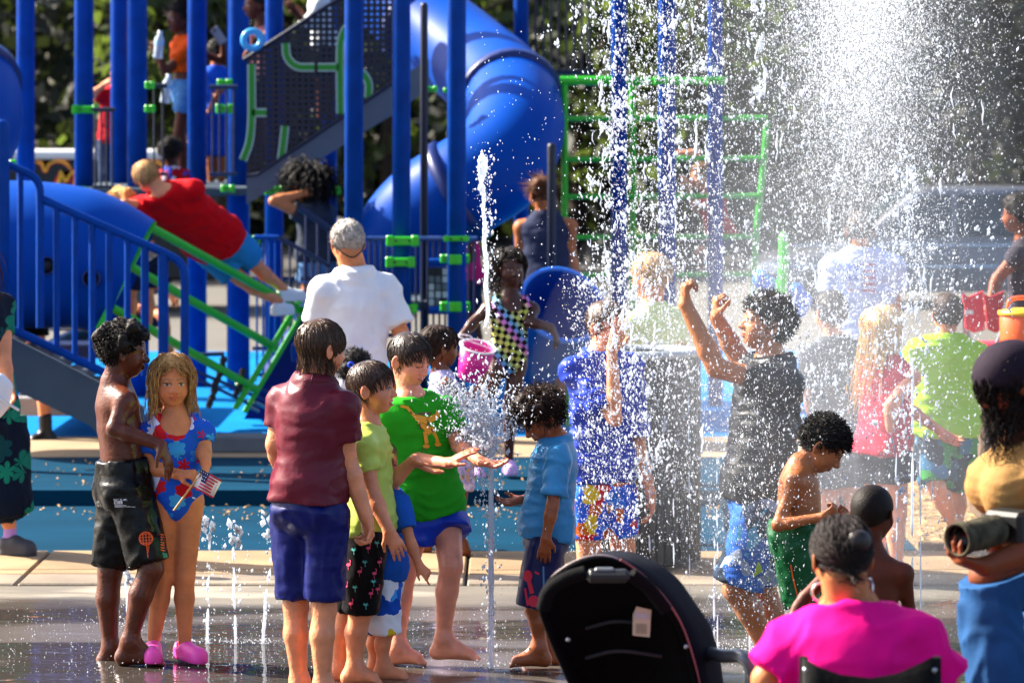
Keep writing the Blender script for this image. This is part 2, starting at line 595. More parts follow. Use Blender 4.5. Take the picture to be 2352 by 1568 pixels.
# ------------------------------------------------------------------ hair
def strands(roots, dirs, nseg, step, grav, cen, Rh, rad, layer, r0, curl=0.0, clear=None, hug=0.0, cfreq=3.0, jit=0.25, flow=None, seed=1, taper=0.25, world_down=None):
    """tapered bars that start at roots, follow the head and fall; everything in world units"""
    g = np.random.default_rng(seed)
    n = len(roots)
    p = roots.copy(); d = dirs.copy()
    path = [p.copy()]
    lay = layer * (0.3 + g.random(n))[:, None]
    down = np.array([0, 0, -1.0]) if world_down is None else world_down
    for i in range(nseg):
        d = d + down * grav + g.normal(0, jit, (n, 3)) * 0.35
        if flow is not None: d = d + flow
        d /= np.linalg.norm(d, axis=1)[:, None] + 1e-9
        p = p + d * step[:, None]
        q = (p - cen) @ Rh / rad
        m = np.linalg.norm(q, axis=1)[:, None]
        want = 1 + lay / rad.mean()
        q2 = np.where(m < want, q / (m + 1e-9) * want, q)
        if hug > 0:
            lz = q2[:, 2:3] * rad[2]
            pull = hug * np.clip((lz / rad[2] + 0.95) / 0.25, 0, 1) * (m > want)
            q2 = q2 * (1 - pull) + (q / (m + 1e-9) * want) * pull
        if clear is not None:         # keep the face free: push sideways
            ql = q2 * rad / clear
            fc = (ql[:, 1] > 0.02) & (np.abs(ql[:, 0]) < 0.29) & (ql[:, 2] < 0.06)
            sx = np.where(ql[:, 0] >= 0, 1.0, -1.0)
            ql[fc, 0] = sx[fc] * (0.27 + 0.06 * lay[fc, 0] / layer)
            ql[fc, 1] = np.minimum(ql[fc, 1], 0.26)
            q2 = ql * clear / rad
        p2 = (q2 * rad) @ Rh.T + cen
        d = d * 0.6 + (p2 - path[-1]) / (step[:, None] + 1e-9) * 0.4
        p = p2
        path.append(p.copy())
    Pth = np.stack(path, 1)                      # n, m, 3
    m = nseg + 1
    T = np.gradient(Pth, axis=1); T /= np.linalg.norm(T, axis=2)[..., None] + 1e-9
    a = np.cross(T, np.array([0.31, 0.55, 0.77])); a /= np.linalg.norm(a, axis=2)[..., None] + 1e-9
    b = np.cross(T, a)
    if curl > 0:
        ph = g.random(n)[:, None] * 6.28 + np.linspace(0, 1, m)[None] * 6.28 * cfreq * (0.7 + 0.6 * g.random(n))[:, None]
        am = curl * np.linspace(0.3, 1, m)[None] * (0.6 + 0.8 * g.random(n))[:, None]
        Pth = Pth + a * (am * np.cos(ph))[..., None] + b * (am * np.sin(ph))[..., None]
    rr = r0 * (1 - (1 - taper) * np.linspace(0, 1, m) ** 1.5)[None] * (0.6 + 0.8 * g.random(n))[:, None]
    V = np.stack([Pth + a * rr[..., None] * math.cos(t) + b * rr[..., None] * math.sin(t) for t in (0, 2.094, 4.189)], 2)   # n,m,3,3
    V = V.reshape(-1, 3)
    base = (np.arange(n) * m * 3)[:, None, None] + (np.arange(m - 1) * 3)[None, :, None] + np.arange(3)[None, None]
    nxt = (np.arange(n) * m * 3)[:, None, None] + (np.arange(m - 1) * 3)[None, :, None] + ((np.arange(3) + 1) % 3)[None, None]
    Q = np.stack([base, nxt, nxt + 3, base + 3], -1).reshape(-1, 4)
    return V, Q


CR_C = np.array([0, -0.06, 0.12]); CR_R = np.array([0.355, 0.435, 0.385])


def make_hair(pid, o, C, R, hh, st):
    """C centre of head, R its frame, hh head height (m), st style dict"""
    g = np.random.default_rng(pid * 13 + 5)
    style = st.get('style', 'short')
    n = int(st.get('n', 500) * 0.54)
    fz, nz = st.get('front', 0.25), st.get('nape', -0.30)
    vol = st.get('vol', 0.05)
    cen = C + R @ (CR_C * hh)
    rad = CR_R * hh
    slope = (fz - nz) / 0.62
    m_ = hair_mat(st.get('col', '#2a1c14'), st.get('wet', False))
    s = SDF()
    if style == 'afro':
        s.ell(cen, rad + vol * hh, R)
        pn = R @ np.array([0, slope, -1.0]); pp = C + R @ (np.array([0, 0.33, fz]) * hh)
        s.cut(pp, pn)
        if st.get('lump'):
            for q in range(14):
                dv = unit(g.normal(size=3)); dv[2] = abs(dv[2])
                s.ell(cen + R @ (dv * (CR_R + vol * 0.8) * hh), np.full(3, hh * 0.13), None, k=0.02)
    else:
        s.ell(cen, rad + (0.012 if style == 'buzz' else 0.028) * hh, R)
        pn = R @ np.array([0, slope, -1.0]); pp = C + R @ (np.array([0, 0.33, fz]) * hh)
        s.cut(pp, pn)
    V, Q = s.extract(st.get('vox', 0.007) * 1.3)
    if style == 'afro' and len(V):
        Nn = vnormals(V, Q)
        V = V + Nn * ((vnoise(V * 75, pid) - 0.5) * 0.9 + (vnoise(V * 32, pid + 3) - 0.5) * 1.1)[:, None] * hh * 0.07
    parts_V, parts_Q = [V], [Q]
    # strands
    if style != 'buzz':
        u = g.normal(size=(n * 4, 3)); u /= np.linalg.norm(u, axis=1)[:, None]
        loc = CR_C + u * CR_R
        ok = loc[:, 2] > fz + slope * (loc[:, 1] - 0.33) - 0.03 + g.normal(0, 0.025, len(loc))
        loc = loc[ok][:n]; u = u[ok][:n]
        k = len(loc)
        roots = C + (loc * hh) @ R.T
        nor = (u / CR_R); nor /= np.linalg.norm(nor, axis=1)[:, None]; nor = nor @ R.T
        if style == 'afro':
            ln = hh * st.get('len', 0.16) * (0.6 + 0.7 * g.random(k))
            V2, Q2 = strands(roots + nor * vol * hh * 0.6, nor, 4, ln / 4, st.get('grav', 0.05), cen, R, rad, vol * hh, hh * st.get('thick', 0.011), curl=hh * st.get('curl', 0.022), cfreq=2.2, jit=0.6, seed=pid, taper=0.6)
        else:
            wh = np.array([0, -0.18, 0.5])
            fl = loc - wh; fl -= u * (fl * u).sum(1)[:, None]; fl /= np.linalg.norm(fl, axis=1)[:, None] + 1e-9
            fr = np.array(st.get('sweep', (0, 0.25, 0)))
            if st.get('clear'):
                fl = fl + np.stack([np.sign(loc[:, 0] + 0.03) * 1.2 * (loc[:, 1] > -0.1), np.zeros(k), np.zeros(k)], 1)
            dirs = (fl + fr) @ R.T
            nseg = st.get('seg', 5)
            ln = hh * st.get('len', 0.4) * (0.45 + 0.75 * g.random(k) + 0.35 * vnoise(loc * 5.0, pid + 9))
            if 'lenback' in st:
                bk = np.clip((-loc[:, 1] + 0.15) / 0.4, 0, 1)
                ln = ln * (1 - bk) + hh * st['lenback'] * bk * (0.7 + 0.4 * g.random(k))
            # clumped tips
            V2, Q2 = strands(roots, dirs, nseg, ln / nseg, st.get('grav', 0.25), cen, R, rad, (vol + 0.03) * hh, hh * st.get('thick', 0.016), curl=hh * st.get('curl', 0.0),
                             cfreq=st.get('cfreq', 2.5), jit=st.get('jit', 0.25), seed=pid, taper=0.2, hug=st.get('hug', 0.0), clear=hh if st.get('clear') else None, flow=(R @ np.array(st['flow'])) if 'flow' in st else None)
        parts_Q.append(Q2 + len(V)); parts_V.append(V2)
    me = mesh_from('hair', np.concatenate(parts_V), np.concatenate(parts_Q))
    return link('hair', me, m_, o)


# ------------------------------------------------------------------ head, hands, feet
def head_sdf(s, C, R, hh, nb, nr, child=True, mouth=0, nosew=1.0, jaw=1.0, cheek=1.0, lip=1.0):
    T = lambda x, y, z: C + R @ (np.array([x, y, z]) * hh)
    e = lambda c, r, k=0.05, op='u': s.ell(T(*c), np.array(r) * hh, R, k * hh, op)
    e((0, -0.06, 0.12), (0.345, 0.425, 0.375))
    e((0, 0.09, -0.08), (0.285 * (0.5 + 0.5 * jaw), 0.285, 0.33), 0.10)
    e((0, 0.15, -0.345), (0.17 * jaw, 0.165, 0.135), 0.14)
    for q in (-1, 1):
        e((q * 0.15 * cheek, 0.20, -0.17), (0.125, 0.13, 0.13), 0.10)
        e((q * 0.135, 0.395, -0.015), (0.075, 0.06, 0.045), 0.05, 's')
        e((q * 0.135, 0.285, -0.015), (0.075, 0.07, 0.062), 0.02)
        s.rc(T(q * 0.06, 0.345, 0.045), T(q * 0.20, 0.29, 0.055), 0.035 * hh, 0.03 * hh, 0.06 * hh)
        # ear: a rim round a hollow
        ec = np.array([q * 0.37, -0.05, -0.05])
        Re = R @ frame2(q * 24)
        s.ell(T(*ec), np.array([0.03, 0.095, 0.145]) * hh, Re, 0.03 * hh)
        s.ell(T(ec[0] + q * 0.035, ec[1] + 0.015, ec[2] + 0.02), np.array([0.03, 0.055, 0.085]) * hh, Re, 0.02 * hh, 's')
        e((q * 0.055 * nosew, 0.385, -0.155), (0.042 * nosew, 0.05, 0.04), 0.03)
    s.rc(T(0, 0.335, 0.02), T(0, 0.435, -0.135), 0.03 * hh, 0.05 * hh * (0.6 + 0.4 * nosew), 0.05 * hh)
    if mouth > 0.5:
        e((0, 0.40, -0.285), (0.075, 0.05, 0.045), 0.03, 's')
    e((0, 0.345, -0.245), (0.095, 0.052 * lip, 0.026), 0.025)
    e((0, 0.338, -0.298 - 0.03 * mouth), (0.08, 0.055 * lip, 0.03), 0.025)
    s.rc(T(0, -0.10, -0.22), nb, nr * 1.02, nr * 1.08, 0.05 * hh)


def frame2(deg):
    a = math.radians(deg); c, s_ = math.cos(a), math.sin(a)
    return np.array([[c, -s_, 0], [s_, c, 0], [0, 0, 1.0]])


def paint_head(V, C, R, hh, skin, brow, iris='#2a1a12', lipc=None, mouth=0, closed=False):
    q = (V - C) @ R / hh
    col = np.tile(np.array(skin), (len(V), 1))
    fr = q[:, 1] > 0.15
    # warmer cheeks, nose and ears
    for c, r, a in (((0.17, 0.28, -0.14), 0.13, 0.16), ((-0.17, 0.28, -0.14), 0.13, 0.16), ((0, 0.45, -0.12), 0.09, 0.14), ((0.38, -0.04, -0.04), 0.13, 0.2), ((-0.38, -0.04, -0.04), 0.13, 0.2)):
        w = np.exp(-((q - np.array(c)) ** 2).sum(1) / r ** 2) * a
        col = col * (1 + w[:, None] * np.array([0.25, -0.35, -0.45]))
    lip = np.array(lipc) if lipc is not None else np.array(skin) * np.array([0.82, 0.5, 0.52])
    w = fr & (((q[:, 0] / 0.10) ** 2 + ((q[:, 2] + 0.272 + 0.015 * mouth) / (0.042 + 0.02 * mouth)) ** 2) < 1)
    col[w] = lip
    if mouth > 0.5:
        w = fr & (((q[:, 0] / 0.07) ** 2 + ((q[:, 2] + 0.285) / 0.035) ** 2) < 1)
        col[w] = lin('#4a1a18')
        w = fr & (((q[:, 0] / 0.065) ** 2 + ((q[:, 2] + 0.268) / 0.014) ** 2) < 1)
        col[w] = lin('#e8e0d8')
    for e in (-1, 1):
        ex = q[:, 0] - e * 0.135
        bz = 0.082 - 0.25 * ex ** 2 / 0.1
        w = fr & (np.abs(ex) < 0.10) & (np.abs(q[:, 2] - bz) < 0.022)
        col[w] = np.array(brow) * 0.6 + np.array(skin) * 0.4
        if closed:
            w = fr & (np.abs(ex) < 0.075) & (np.abs(q[:, 2] + 0.035 - ex ** 2 * 3) < 0.013)
            col[w] = np.array(brow) * 0.6
        else:
            w = fr & (((ex / 0.062) ** 2 + ((q[:, 2] + 0.017) / 0.026) ** 2) < 1)
            col[w] = lin('#c4bab2')
            w = fr & (((ex / 0.034) ** 2 + ((q[:, 2] + 0.015) / 0.027) ** 2) < 1)
            col[w] = lin(iris)
            w = fr & (np.abs(ex) < 0.078) & (np.abs(q[:, 2] - 0.018 + ex ** 2 * 3) < 0.011)
            col[w] = np.array(brow) * 0.4
    return col


def hand_sdf(s, w, tip, pn, thumb, hl, curl, spread, wr):
    """w wrist, tip aim of the middle finger, pn palm normal, thumb +1/-1 side"""
    d = unit(tip - w)
    pn = unit(pn - d * (pn @ d))
    t = np.cross(d, pn) * thumb
    s.econe(w + d * hl * 0.02, w + d * hl * 0.47, t, pn, wr * 1.05, wr * 0.85, hl * 0.225, hl * 0.085, 0.01)
    cr = curl if isinstance(curl, (list, tuple)) else [curl] * 4
    for i in range(4):
        o = (1.5 - i) / 1.5
        b = w + d * hl * (0.46 - 0.03 * abs(o - 0.3)) + t * o * hl * 0.165
        L = hl * (0.46, 0.52, 0.48, 0.38)[i]
        a = math.radians(cr[i])
        dd = unit(d + t * o * spread)
        r = hl * 0.052
        p = b; an = 0
        for j, (fr, k) in enumerate(((0.42, 0.75), (0.33, 1.0), (0.25, 0.6))):
            an += a * k
            q = p + (dd * math.cos(an) + pn * math.sin(an)) * L * fr
            s.rc(p, q, r * (1.0, 0.93, 0.85)[j], r * (0.93, 0.85, 0.68)[j], 0.004)
            p = q
    b = w + d * hl * 0.12 + t * hl * 0.15
    m = b + (d * 0.62 + t * 0.62 + pn * 0.35) * hl * 0.24
    e = m + (d * 0.85 + t * (0.30 - 0.3 * math.radians(min(cr[0], 60))) + pn * (0.25 + math.radians(cr[0]) * 0.4)) * hl * 0.24
    s.rc(b, m, hl * 0.085, hl * 0.06, 0.012)
    s.rc(m, e, hl * 0.058, hl * 0.042, 0.004)


def foot_sdf(s, ank, toe, fl, ar):
    """bare foot from ankle joint towards toe point (on the sole line)"""
    d = toe - ank; d[2] = 0
    d = unit(d); up = unit(np.cross(np.cross(d, toe - ank), toe - ank)); up = up if up[2] > 0 else -up
    sd = np.cross(d, np.array([0, 0, 1.0]))
    heel = ank - d * fl * 0.13 + np.array([0, 0, -1]) * (ank[2] - toe[2]) * 0.62
    ball = toe - unit(toe - ank) * fl * 0.20 + np.array([0, 0, 0.004])
    s.rc(ank + np.array([0, 0, 0.01]), heel, ar * 1.1, fl * 0.125, 0.03)
    s.rc(ank + d * fl * 0.05, ball, ar * 1.15, fl * 0.095, 0.03)
    s.rc(heel, ball + sd * fl * 0.07, fl * 0.11, fl * 0.085, 0.03)
    s.rc(heel, ball - sd * fl * 0.08, fl * 0.11, fl * 0.08, 0.03)
    for i in range(5):
        o = (i - 2) / 2
        a = ball + sd * o * fl * 0.145
        s.rc(a, a + unit(toe - ball) * fl * (0.19 - 0.02 * abs(i - 1)) - np.array([0, 0, fl * 0.02]), fl * 0.045, fl * (0.042 if i else 0.05), 0.006)


ARM = (0.0285, 0.0225, 0.0235, 0.0165)
PEOPLE = {}


def stitch(V, Q, T, V2, Q2, c, ax, rad, gap=0.005):
    """joins part 2 (ahead of the plane at c) to part 1 (behind it) across a ring, as one surface"""
    d1 = (V - c) @ ax; n1 = np.linalg.norm(V - c - d1[:, None] * ax, axis=1) < rad
    k1 = ~((d1 > -gap) & n1 & (d1 < rad * 2.2))[Q].any(1)
    d2 = (V2 - c) @ ax; n2 = np.linalg.norm(V2 - c - d2[:, None] * ax, axis=1) < rad
    k2 = ~((d2 < gap) & n2 & (d2 > -rad * 2.2))[Q2].any(1)
    Qa, Qb = Q[k1], Q2[k2]

    def loop(VV, QQ, dd, nn):
        E = np.concatenate([QQ[:, [i, (i + 1) % 4]] for i in range(4)])
        key = np.sort(E, 1); key = key[:, 0].astype(np.int64) * (len(VV) + 1) + key[:, 1]
        u, cnt = np.unique(key, return_counts=True)
        one = u[cnt == 1]
        vs = np.unique(np.concatenate([one // (len(VV) + 1), one % (len(VV) + 1)]))
        vs = vs[nn[vs] & (np.abs(dd[vs]) < 0.03)]
        r = VV[vs] - c
        e1 = unit(np.cross(ax, [0.3, 0.5, 0.8])); e2 = np.cross(ax, e1)
        an = np.arctan2(r @ e2, r @ e1)
        o = np.argsort(an)
        return vs[o], an[o]
    a, aa = loop(V, Qa, d1, np.linalg.norm(V - c - d1[:, None] * ax, axis=1) < rad * 1.25)
    b, ba = loop(V2, Qb, d2, np.linalg.norm(V2 - c - d2[:, None] * ax, axis=1) < rad * 1.25)
    n = len(V)
    tri = []
    if len(a) > 3 and len(b) > 3:
        i = j = 0
        while i < len(a) or j < len(b):
            na = aa[i] if i < len(a) else 9e9
            nb_ = ba[j] if j < len(b) else 9e9
            if na <= nb_:
                tri.append((a[i % len(a)], a[(i + 1) % len(a)], n + b[j % len(b)])); i += 1
            else:
                tri.append((a[i % len(a)], n + b[(j + 1) % len(b)], n + b[j % len(b)])); j += 1
    return np.concatenate([V, V2]), np.concatenate([Qa, Qb + n]), T + tri


def mesh_mixed(name, V, Q, T):
    used = np.zeros(len(V), bool); used[Q.ravel()] = True
    T = np.array(T, int).reshape(-1, 3)
    if len(T): used[T.ravel()] = True
    m = np.cumsum(used) - 1
    Q = m[Q]; T = m[T] if len(T) else T
    V = V[used]
    me = bpy.data.meshes.new(name)
    me.vertices.add(len(V)); me.vertices.foreach_set('co', V.astype(f32).ravel())
    nq, ntr = len(Q), len(T)
    me.loops.add(nq * 4 + ntr * 3)
    me.loops.foreach_set('vertex_index', np.concatenate([Q.ravel(), T.ravel()]).astype(np.int32))
    me.polygons.add(nq + ntr)
    me.polygons.foreach_set('loop_start', np.concatenate([np.arange(nq) * 4, nq * 4 + np.arange(ntr) * 3]).astype(np.int32))
    me.polygons.foreach_set('loop_total', np.concatenate([np.full(nq, 4), np.full(ntr, 3)]).astype(np.int32))
    me.update(calc_edges=True)
    me.polygons.foreach_set('use_smooth', np.ones(nq + ntr, bool))
    return me, used


def wrinkle(V, N, amp, seed, dirn=(10, 10, 26)):
    a = vnoise(V * np.array(dirn) + vnoise(V * 6, seed)[:, None] * 2.5, seed + 1)
    b = vnoise(V * np.array(dirn)[[2, 1, 0]] * 0.9 + 7, seed + 2)
    c = vnoise(V * 5.0, seed + 4)
    r = (1 - np.abs(2 * a - 1)) ** 2 * 1.0 + (1 - np.abs(2 * b - 1)) ** 2 * 0.22
    return V + N * ((r * (0.35 + 0.9 * c) - 0.45 * 0.9) * amp)[:, None]


def person(pid, s, h, head, neck, pelvis, yaw, hyaw=None, hpitch=0, hroll=0, R=None, L=None, legR=None, legL=None, skin='fair', hair=None,
           shirt=None, bottom=None, suit=None, label='', group=None, wet=False, near=True, sw=1.0, wm=1.0, dm=1.0, arm=1.0, leg=1.0, mid=None, pitch=None,
           mouth=0, closed=False, nosew=1.0, jaw=1.0, cheek=1.0, lip=1.0, lipc=None, iris='#2a1a12', brow=None, tilt=0, vb=None, vh=None, neckr=1.0, feet=True, hlf=1.0, belly=0.0,
           hands=True, buns=1.0, ground=None, bust=0.0):
    sk = np.array(lin(SKINS[skin]))
    px = lambda q: P(q[0], q[1], s, q[2] if len(q) > 2 else 0.0)
    N = px(neck); M = px(pelvis)
    up = unit(N - M)
    l0 = frame(yaw, 0, tilt)[:, 0]
    side = unit(l0 - up * (l0 @ up)); fwd = np.cross(up, side)      # left x up -> forward is up x left reversed below
    fwd = -np.cross(side, up) if (-np.cross(side, up)) @ frame(yaw)[:, 1] > 0 else np.cross(side, up)
    C = px((head[0], head[1], head[3] if len(head) > 3 else 0.0))
    hh = head[2] / (F / C[1])
    HR = frame(yaw if hyaw is None else hyaw, hpitch, hroll)
    base = np.array([M[0], M[1], 0.0])
    if ground is not None: base[2] = ground
    lod = min(1.45, max(1.0, 545.0 / s)) if near else 1.0
    vb = max(vb or 0, 0.0100 * lod if near else 0.0150)
    vh = vh or (0.0049 * lod if near else 0.0085)
    vhd = 0.0048 * lod if near else 0.0092
    spine = lambda t: M + (N - M) * t + (0 if mid is None else (np.array(mid[0]) * side + mid[1] * fwd) * (1 - (2 * t - 1) ** 2))
    st = [(-0.10, .072, .056), (0.10, .088 * (0.5 + 0.5 * buns), .066), (0.38, .078, .057), (0.68, .087, .062), (0.88, .082, .053), (0.985, .042, .040)]

    def torso(sd, t0, t1, ease, hem=0.0, k=0.03):
        pts = []
        for t, w, d in st:
            pts.append((t, w * h * wm * sw + ease, d * h * dm + ease + belly * h * max(0, 1 - abs(t - 0.35) / 0.4)))
        tt = [t for t in np.linspace(t0, t1, 6)]
        q = [(t, np.interp(t, [a[0] for a in pts], [a[1] for a in pts]), np.interp(t, [a[0] for a in pts], [a[2] for a in pts])) for t in tt]
        for (ta, wa, da), (tb, wb, db) in zip(q[:-1], q[1:]):
            fo = lambda t: fwd * belly * h * 0.6 * max(0, 1 - abs(t - 0.35) / 0.4)
            fa = 1 + hem * max(0, (0.45 - ta)); fb = 1 + hem * max(0, (0.45 - tb))
            sd.econe(spine(ta) + fo(ta), spine(tb) + fo(tb), side, fwd, wa * fa, da * fa, wb * fb, db * fb, k)

    shd = {1: N - up * 0.060 * h + side * 0.104 * h * sw, -1: N - up * 0.060 * h - side * 0.104 * h * sw}
    hip = {1: M + side * 0.048 * h * wm * sw - up * 0.01 * h, -1: M - side * 0.048 * h * wm * sw - up * 0.01 * h}
    tr = spine(0.93)
    nr = 0.034 * h * neckr
    nbse = N - up * 0.01 * h
    # ---------------- body
    b = SDF()
    torso(b, -0.08, 0.97, 0.0)
    for q in (1, -1):
        b.rc(tr - up * 0.02 * h, shd[q], 0.040 * h, 0.034 * h * arm, 0.03)
        b.ell(M - fwd * 0.032 * h + side * q * 0.037 * h * wm - up * 0.012 * h, np.array([.05, .05, .055]) * h * buns, None, 0.03)
    b.rc(nbse - up * 0.02 * h, C + HR @ np.array([0, -0.10, -0.28]) * hh, nr * 1.1, nr * 0.93, 0.03)
    hl = 0.108 * h * hlf
    handS = []
    A = {}
    for q, arm_ in ((1, L), (-1, R)):
        if arm_ is None: continue
        e, w = px(arm_[0]), px(arm_[1])
        opt = arm_[3] if len(arm_) > 3 else {}
        tip = px(arm_[2]) if len(arm_) > 2 and arm_[2] is not None else w + unit(w - e) * 0.1
        S = shd[q] if 'sh' not in opt else px(opt['sh'])
        A[q] = (S, e, w)
        r = [x * h * arm for x in ARM]
        b.rc(S, e, r[0] * 1.05, r[1], 0.02)
        m1 = e + (w - e) * 0.28
        b.rc(e, m1, r[1], r[2], 0.015); b.rc(m1, w, r[2], r[3], 0.015)
        hs = SDF()
        if hands:
            hs.rc(w - unit(w - e) * 0.025, w, r[3] * 1.06, r[3] * 1.02, 0.01)
            pn = np.array(opt.get('pn', -side * q), float)
            hand_sdf(hs, w, tip, pn, opt.get('thumb', q) , hl, opt.get('curl', 22), opt.get('spread', 0.12), r[3])
            handS.append((hs, w, e))
    legs = {}
    for q, lg in ((1, legL), (-1, legR)):
        if lg is None: continue
        k_ = px(lg[0])
        Hp = hip[q]
        legs[q] = (Hp, k_)
        b.rc(Hp, k_, .053 * h * leg, .0365 * h * leg, 0.014)
        if len(lg) > 1 and lg[1] is not None:
            a = px(lg[1])
            legs[q] = (Hp, k_, a)
            c = k_ + (a - k_) * 0.34 - fwd * 0.008 * h
            b.rc(k_, c, .0345 * h * leg, .0345 * h * leg, 0.014); b.rc(c, a, .0345 * h * leg, .0205 * h * (0.6 + 0.4 * leg), 0.014)
            if len(lg) > 2 and lg[2] is not None and feet:
                foot_sdf(b, a, px(lg[2]), 0.148 * h, .0215 * h)
    if bust:
        for q in (1, -1): b.ell(spine(0.66) + fwd * 0.055 * h * dm + side * q * 0.04 * h, np.array([1, 1, 1.05]) * bust * h, None, 0.03)
    # ---------------- clothes
    cl = []
    if shirt:
        c = SDF()
        ea = shirt.get('ease', 0.010)
        t0 = shirt.get('hem', -0.12)
        torso(c, t0 - 0.05, 0.955, ea, shirt.get('flare', 0.28))
        for q in (1, -1):
            if bust: c.ell(spine(0.66) + fwd * 0.055 * h * dm + side * q * 0.04 * h, np.array([1, 1, 1.05]) * bust * h + ea, None, 0.03)
            if t0 < 0.08: c.ell(M - fwd * 0.032 * h + side * q * 0.037 * h * wm - up * 0.012 * h, np.array([.05, .05, .055]) * h * buns + ea + 0.006, None, 0.03)
            if shirt.get('sleeve', 0.6) > 0:
                c.rc(tr - up * 0.02 * h, shd[q], 0.040 * h + ea * 0.8, 0.034 * h * arm + ea, 0.03)
            else:
                c.rc(tr - up * 0.0 * h + side * q * 0.03 * h, spine(0.80) + side * q * 0.06 * h, 0.03 * h + ea, 0.05 * h + ea, 0.02)
            if q in A and shirt.get('sleeve', 0.6) > 0:
                S, e, w = A[q]
                E = S + (e - S) * shirt['sleeve'] if shirt.get('sleeve', .6) <= 1 else e
                c.cone(S, E, ARM[0] * h * arm * 1.05 + ea, ARM[0] * h * arm + ea * shirt.get('sl', 1.3), 0.02)
                if shirt.get('sleeve', .6) > 1:
                    c.cone(e, e + (w - e) * (shirt['sleeve'] - 1), ARM[1] * h * arm + ea * 1.2, ARM[2] * h * arm + ea, 0.02)
        c.cut(spine(t0), -up)
        nk = shirt.get('neck', 0.0)
        c.cut(N + up * (0.012 + nk) * h - fwd * 0.01, up + fwd * 0.25)
        c.rc(nbse - up * 0.05 * h, N + up * 0.08 * h, nr * 1.06, nr * 1.06, 0.008, 's')
        if 'scoop' in shirt:
            c.ell(N + fwd * 0.05 * h - up * 0.01 * h, np.array([1, 1, 1]) * shirt['scoop'] * h, None, 0.01, 's')
        cl.append(('shirt' if shirt.get('name') is None else shirt['name'], c, shirt))
    if bottom:
        c = SDF()
        ea = bottom.get('ease', 0.014)
        tt = bottom.get('top', 0.26 if not shirt or shirt.get('hem', -.12) > .1 else min(0.26, shirt.get('hem', -.12) + 0.10))
        torso(c, -0.06, tt + 0.04, ea * (0.1 if shirt else 0.45), 0.1 if not shirt else 0.0)
        for q in (1, -1):
            c.ell(M - fwd * 0.032 * h + side * q * 0.037 * h * wm - up * 0.012 * h, np.array([.05, .05, .055]) * h * buns + ea * (0.2 if shirt else 0.45), None, 0.03)
            if q in legs:
                Hp, k_ = legs[q][:2]
                ln = bottom.get('len', 0.75)
                E = Hp + (k_ - Hp) * min(ln, 1.0)
                re = (.054 * (1 - min(ln, 1)) + .035 * min(ln, 1)) * h * leg + ea * bottom.get('flare', 2.2)
                if ln > 1 and len(legs[q]) > 2:
                    c.rc(Hp, k_, .056 * h * leg + ea, re, 0.015)
                    k2 = k_ + (legs[q][2] - k_) * (ln - 1)
                    c.cone(k_, k2, re, .036 * h * leg + ea * bottom.get('flare', 2.2), 0.02)
                else:
                    c.cone(Hp, E, .056 * h * leg + ea, re, 0.012)
        c.cut(spine(tt), up)
        cl.append((bottom.get('name', 'shorts'), c, bottom))
    if suit:
        c = SDF()
        torso(c, -0.07, suit.get('top', 0.86), 0.004)
        for q in (1, -1):
            c.ell(M - fwd * 0.032 * h + side * q * 0.037 * h * wm - up * 0.012 * h, np.array([.05, .05, .055]) * h * buns + 0.004, None, 0.03)
            c.rc(spine(0.84) + side * q * 0.058 * h + fwd * 0.03 * h, N - up * 0.01 * h + side * q * 0.05 * h, 0.028 * h, 0.026 * h, 0.02)
            if suit.get('sleeve') and q in A:
                S, e, w = A[q]
                c.rc(tr - up * 0.02 * h, shd[q], 0.036 * h + .004, 0.034 * h * arm + .006, 0.03)
                c.cone(S, S + (e - S) * suit['sleeve'], ARM[0] * h * arm * 1.05 + .006, ARM[0] * h * arm + .009, 0.02)
        for q in (1, -1):      # high leg openings
            if q in legs:
                Hp, k_ = legs[q][:2]
                u_ = unit(k_ - Hp)
                c.ell(M - up * 0.105 * h + side * q * 0.088 * h, np.array([.062, .062, .085]) * h, None, 0.012, 's')
        c.cut(N + up * 0.004 * h, up)
        c.ell(N + fwd * 0.055 * h - up * 0.005 * h, np.array([.058, .058, .058]) * h, None, 0.01, 's')
        c.rc(nbse - up * 0.05 * h, N + up * 0.08 * h, nr * 1.06, nr * 1.06, 0.008, 's')
        cl.append(('swimsuit', c, suit))
    # ---------------- meshes
    V, Q = b.extract(vb)
    hide = np.zeros(len(V), bool)
    for nm, c, sp in cl:
        hide |= c.at(V) < -0.007
    V[hide] -= vnormals(V, Q)[hide] * 0.006
    col = np.tile(sk, (len(V), 1)) * (0.96 + 0.08 * vnoise(V * 7, pid))[:, None]
    hs = SDF()
    head_sdf(hs, C, HR, hh, nbse + (N - nbse) * 0.2, nr, mouth=mouth, nosew=nosew, jaw=jaw, cheek=cheek, lip=lip)
    V2, Q2 = hs.extract(vh)
    hc = brow or (hair['col'] if hair else '#2a1c14')
    col2 = paint_head(V2, C, HR, hh, sk, lin(hc), iris, lipc and lin(lipc), mouth, closed)
    hb_ = C + HR @ np.array([0, -0.10, -0.28]) * hh
    CC = [col, col2]
    V, Q, T = stitch(V, Q, [], V2, Q2, nbse * 0.5 + hb_ * 0.5, unit(hb_ - nbse), nr * 1.45)
    for hs_, w, e in handS:
        V3, Q3 = hs_.extract(vhd)
        CC.append(np.tile(sk, (len(V3), 1)) * np.array([1.03, 0.97, 0.95]))
        V, Q, T = stitch(V, Q, T, V3, Q3, w - unit(w - e) * 0.010, unit(w - e), ARM[3] * h * arm * 1.9)
    me, used = mesh_mixed('person', V - base, Q, T)
    set_col(me, np.concatenate(CC)[used])
    o = link('person', me, skin_mat(wet), None, base)
    tag(o, label, 'person', group)
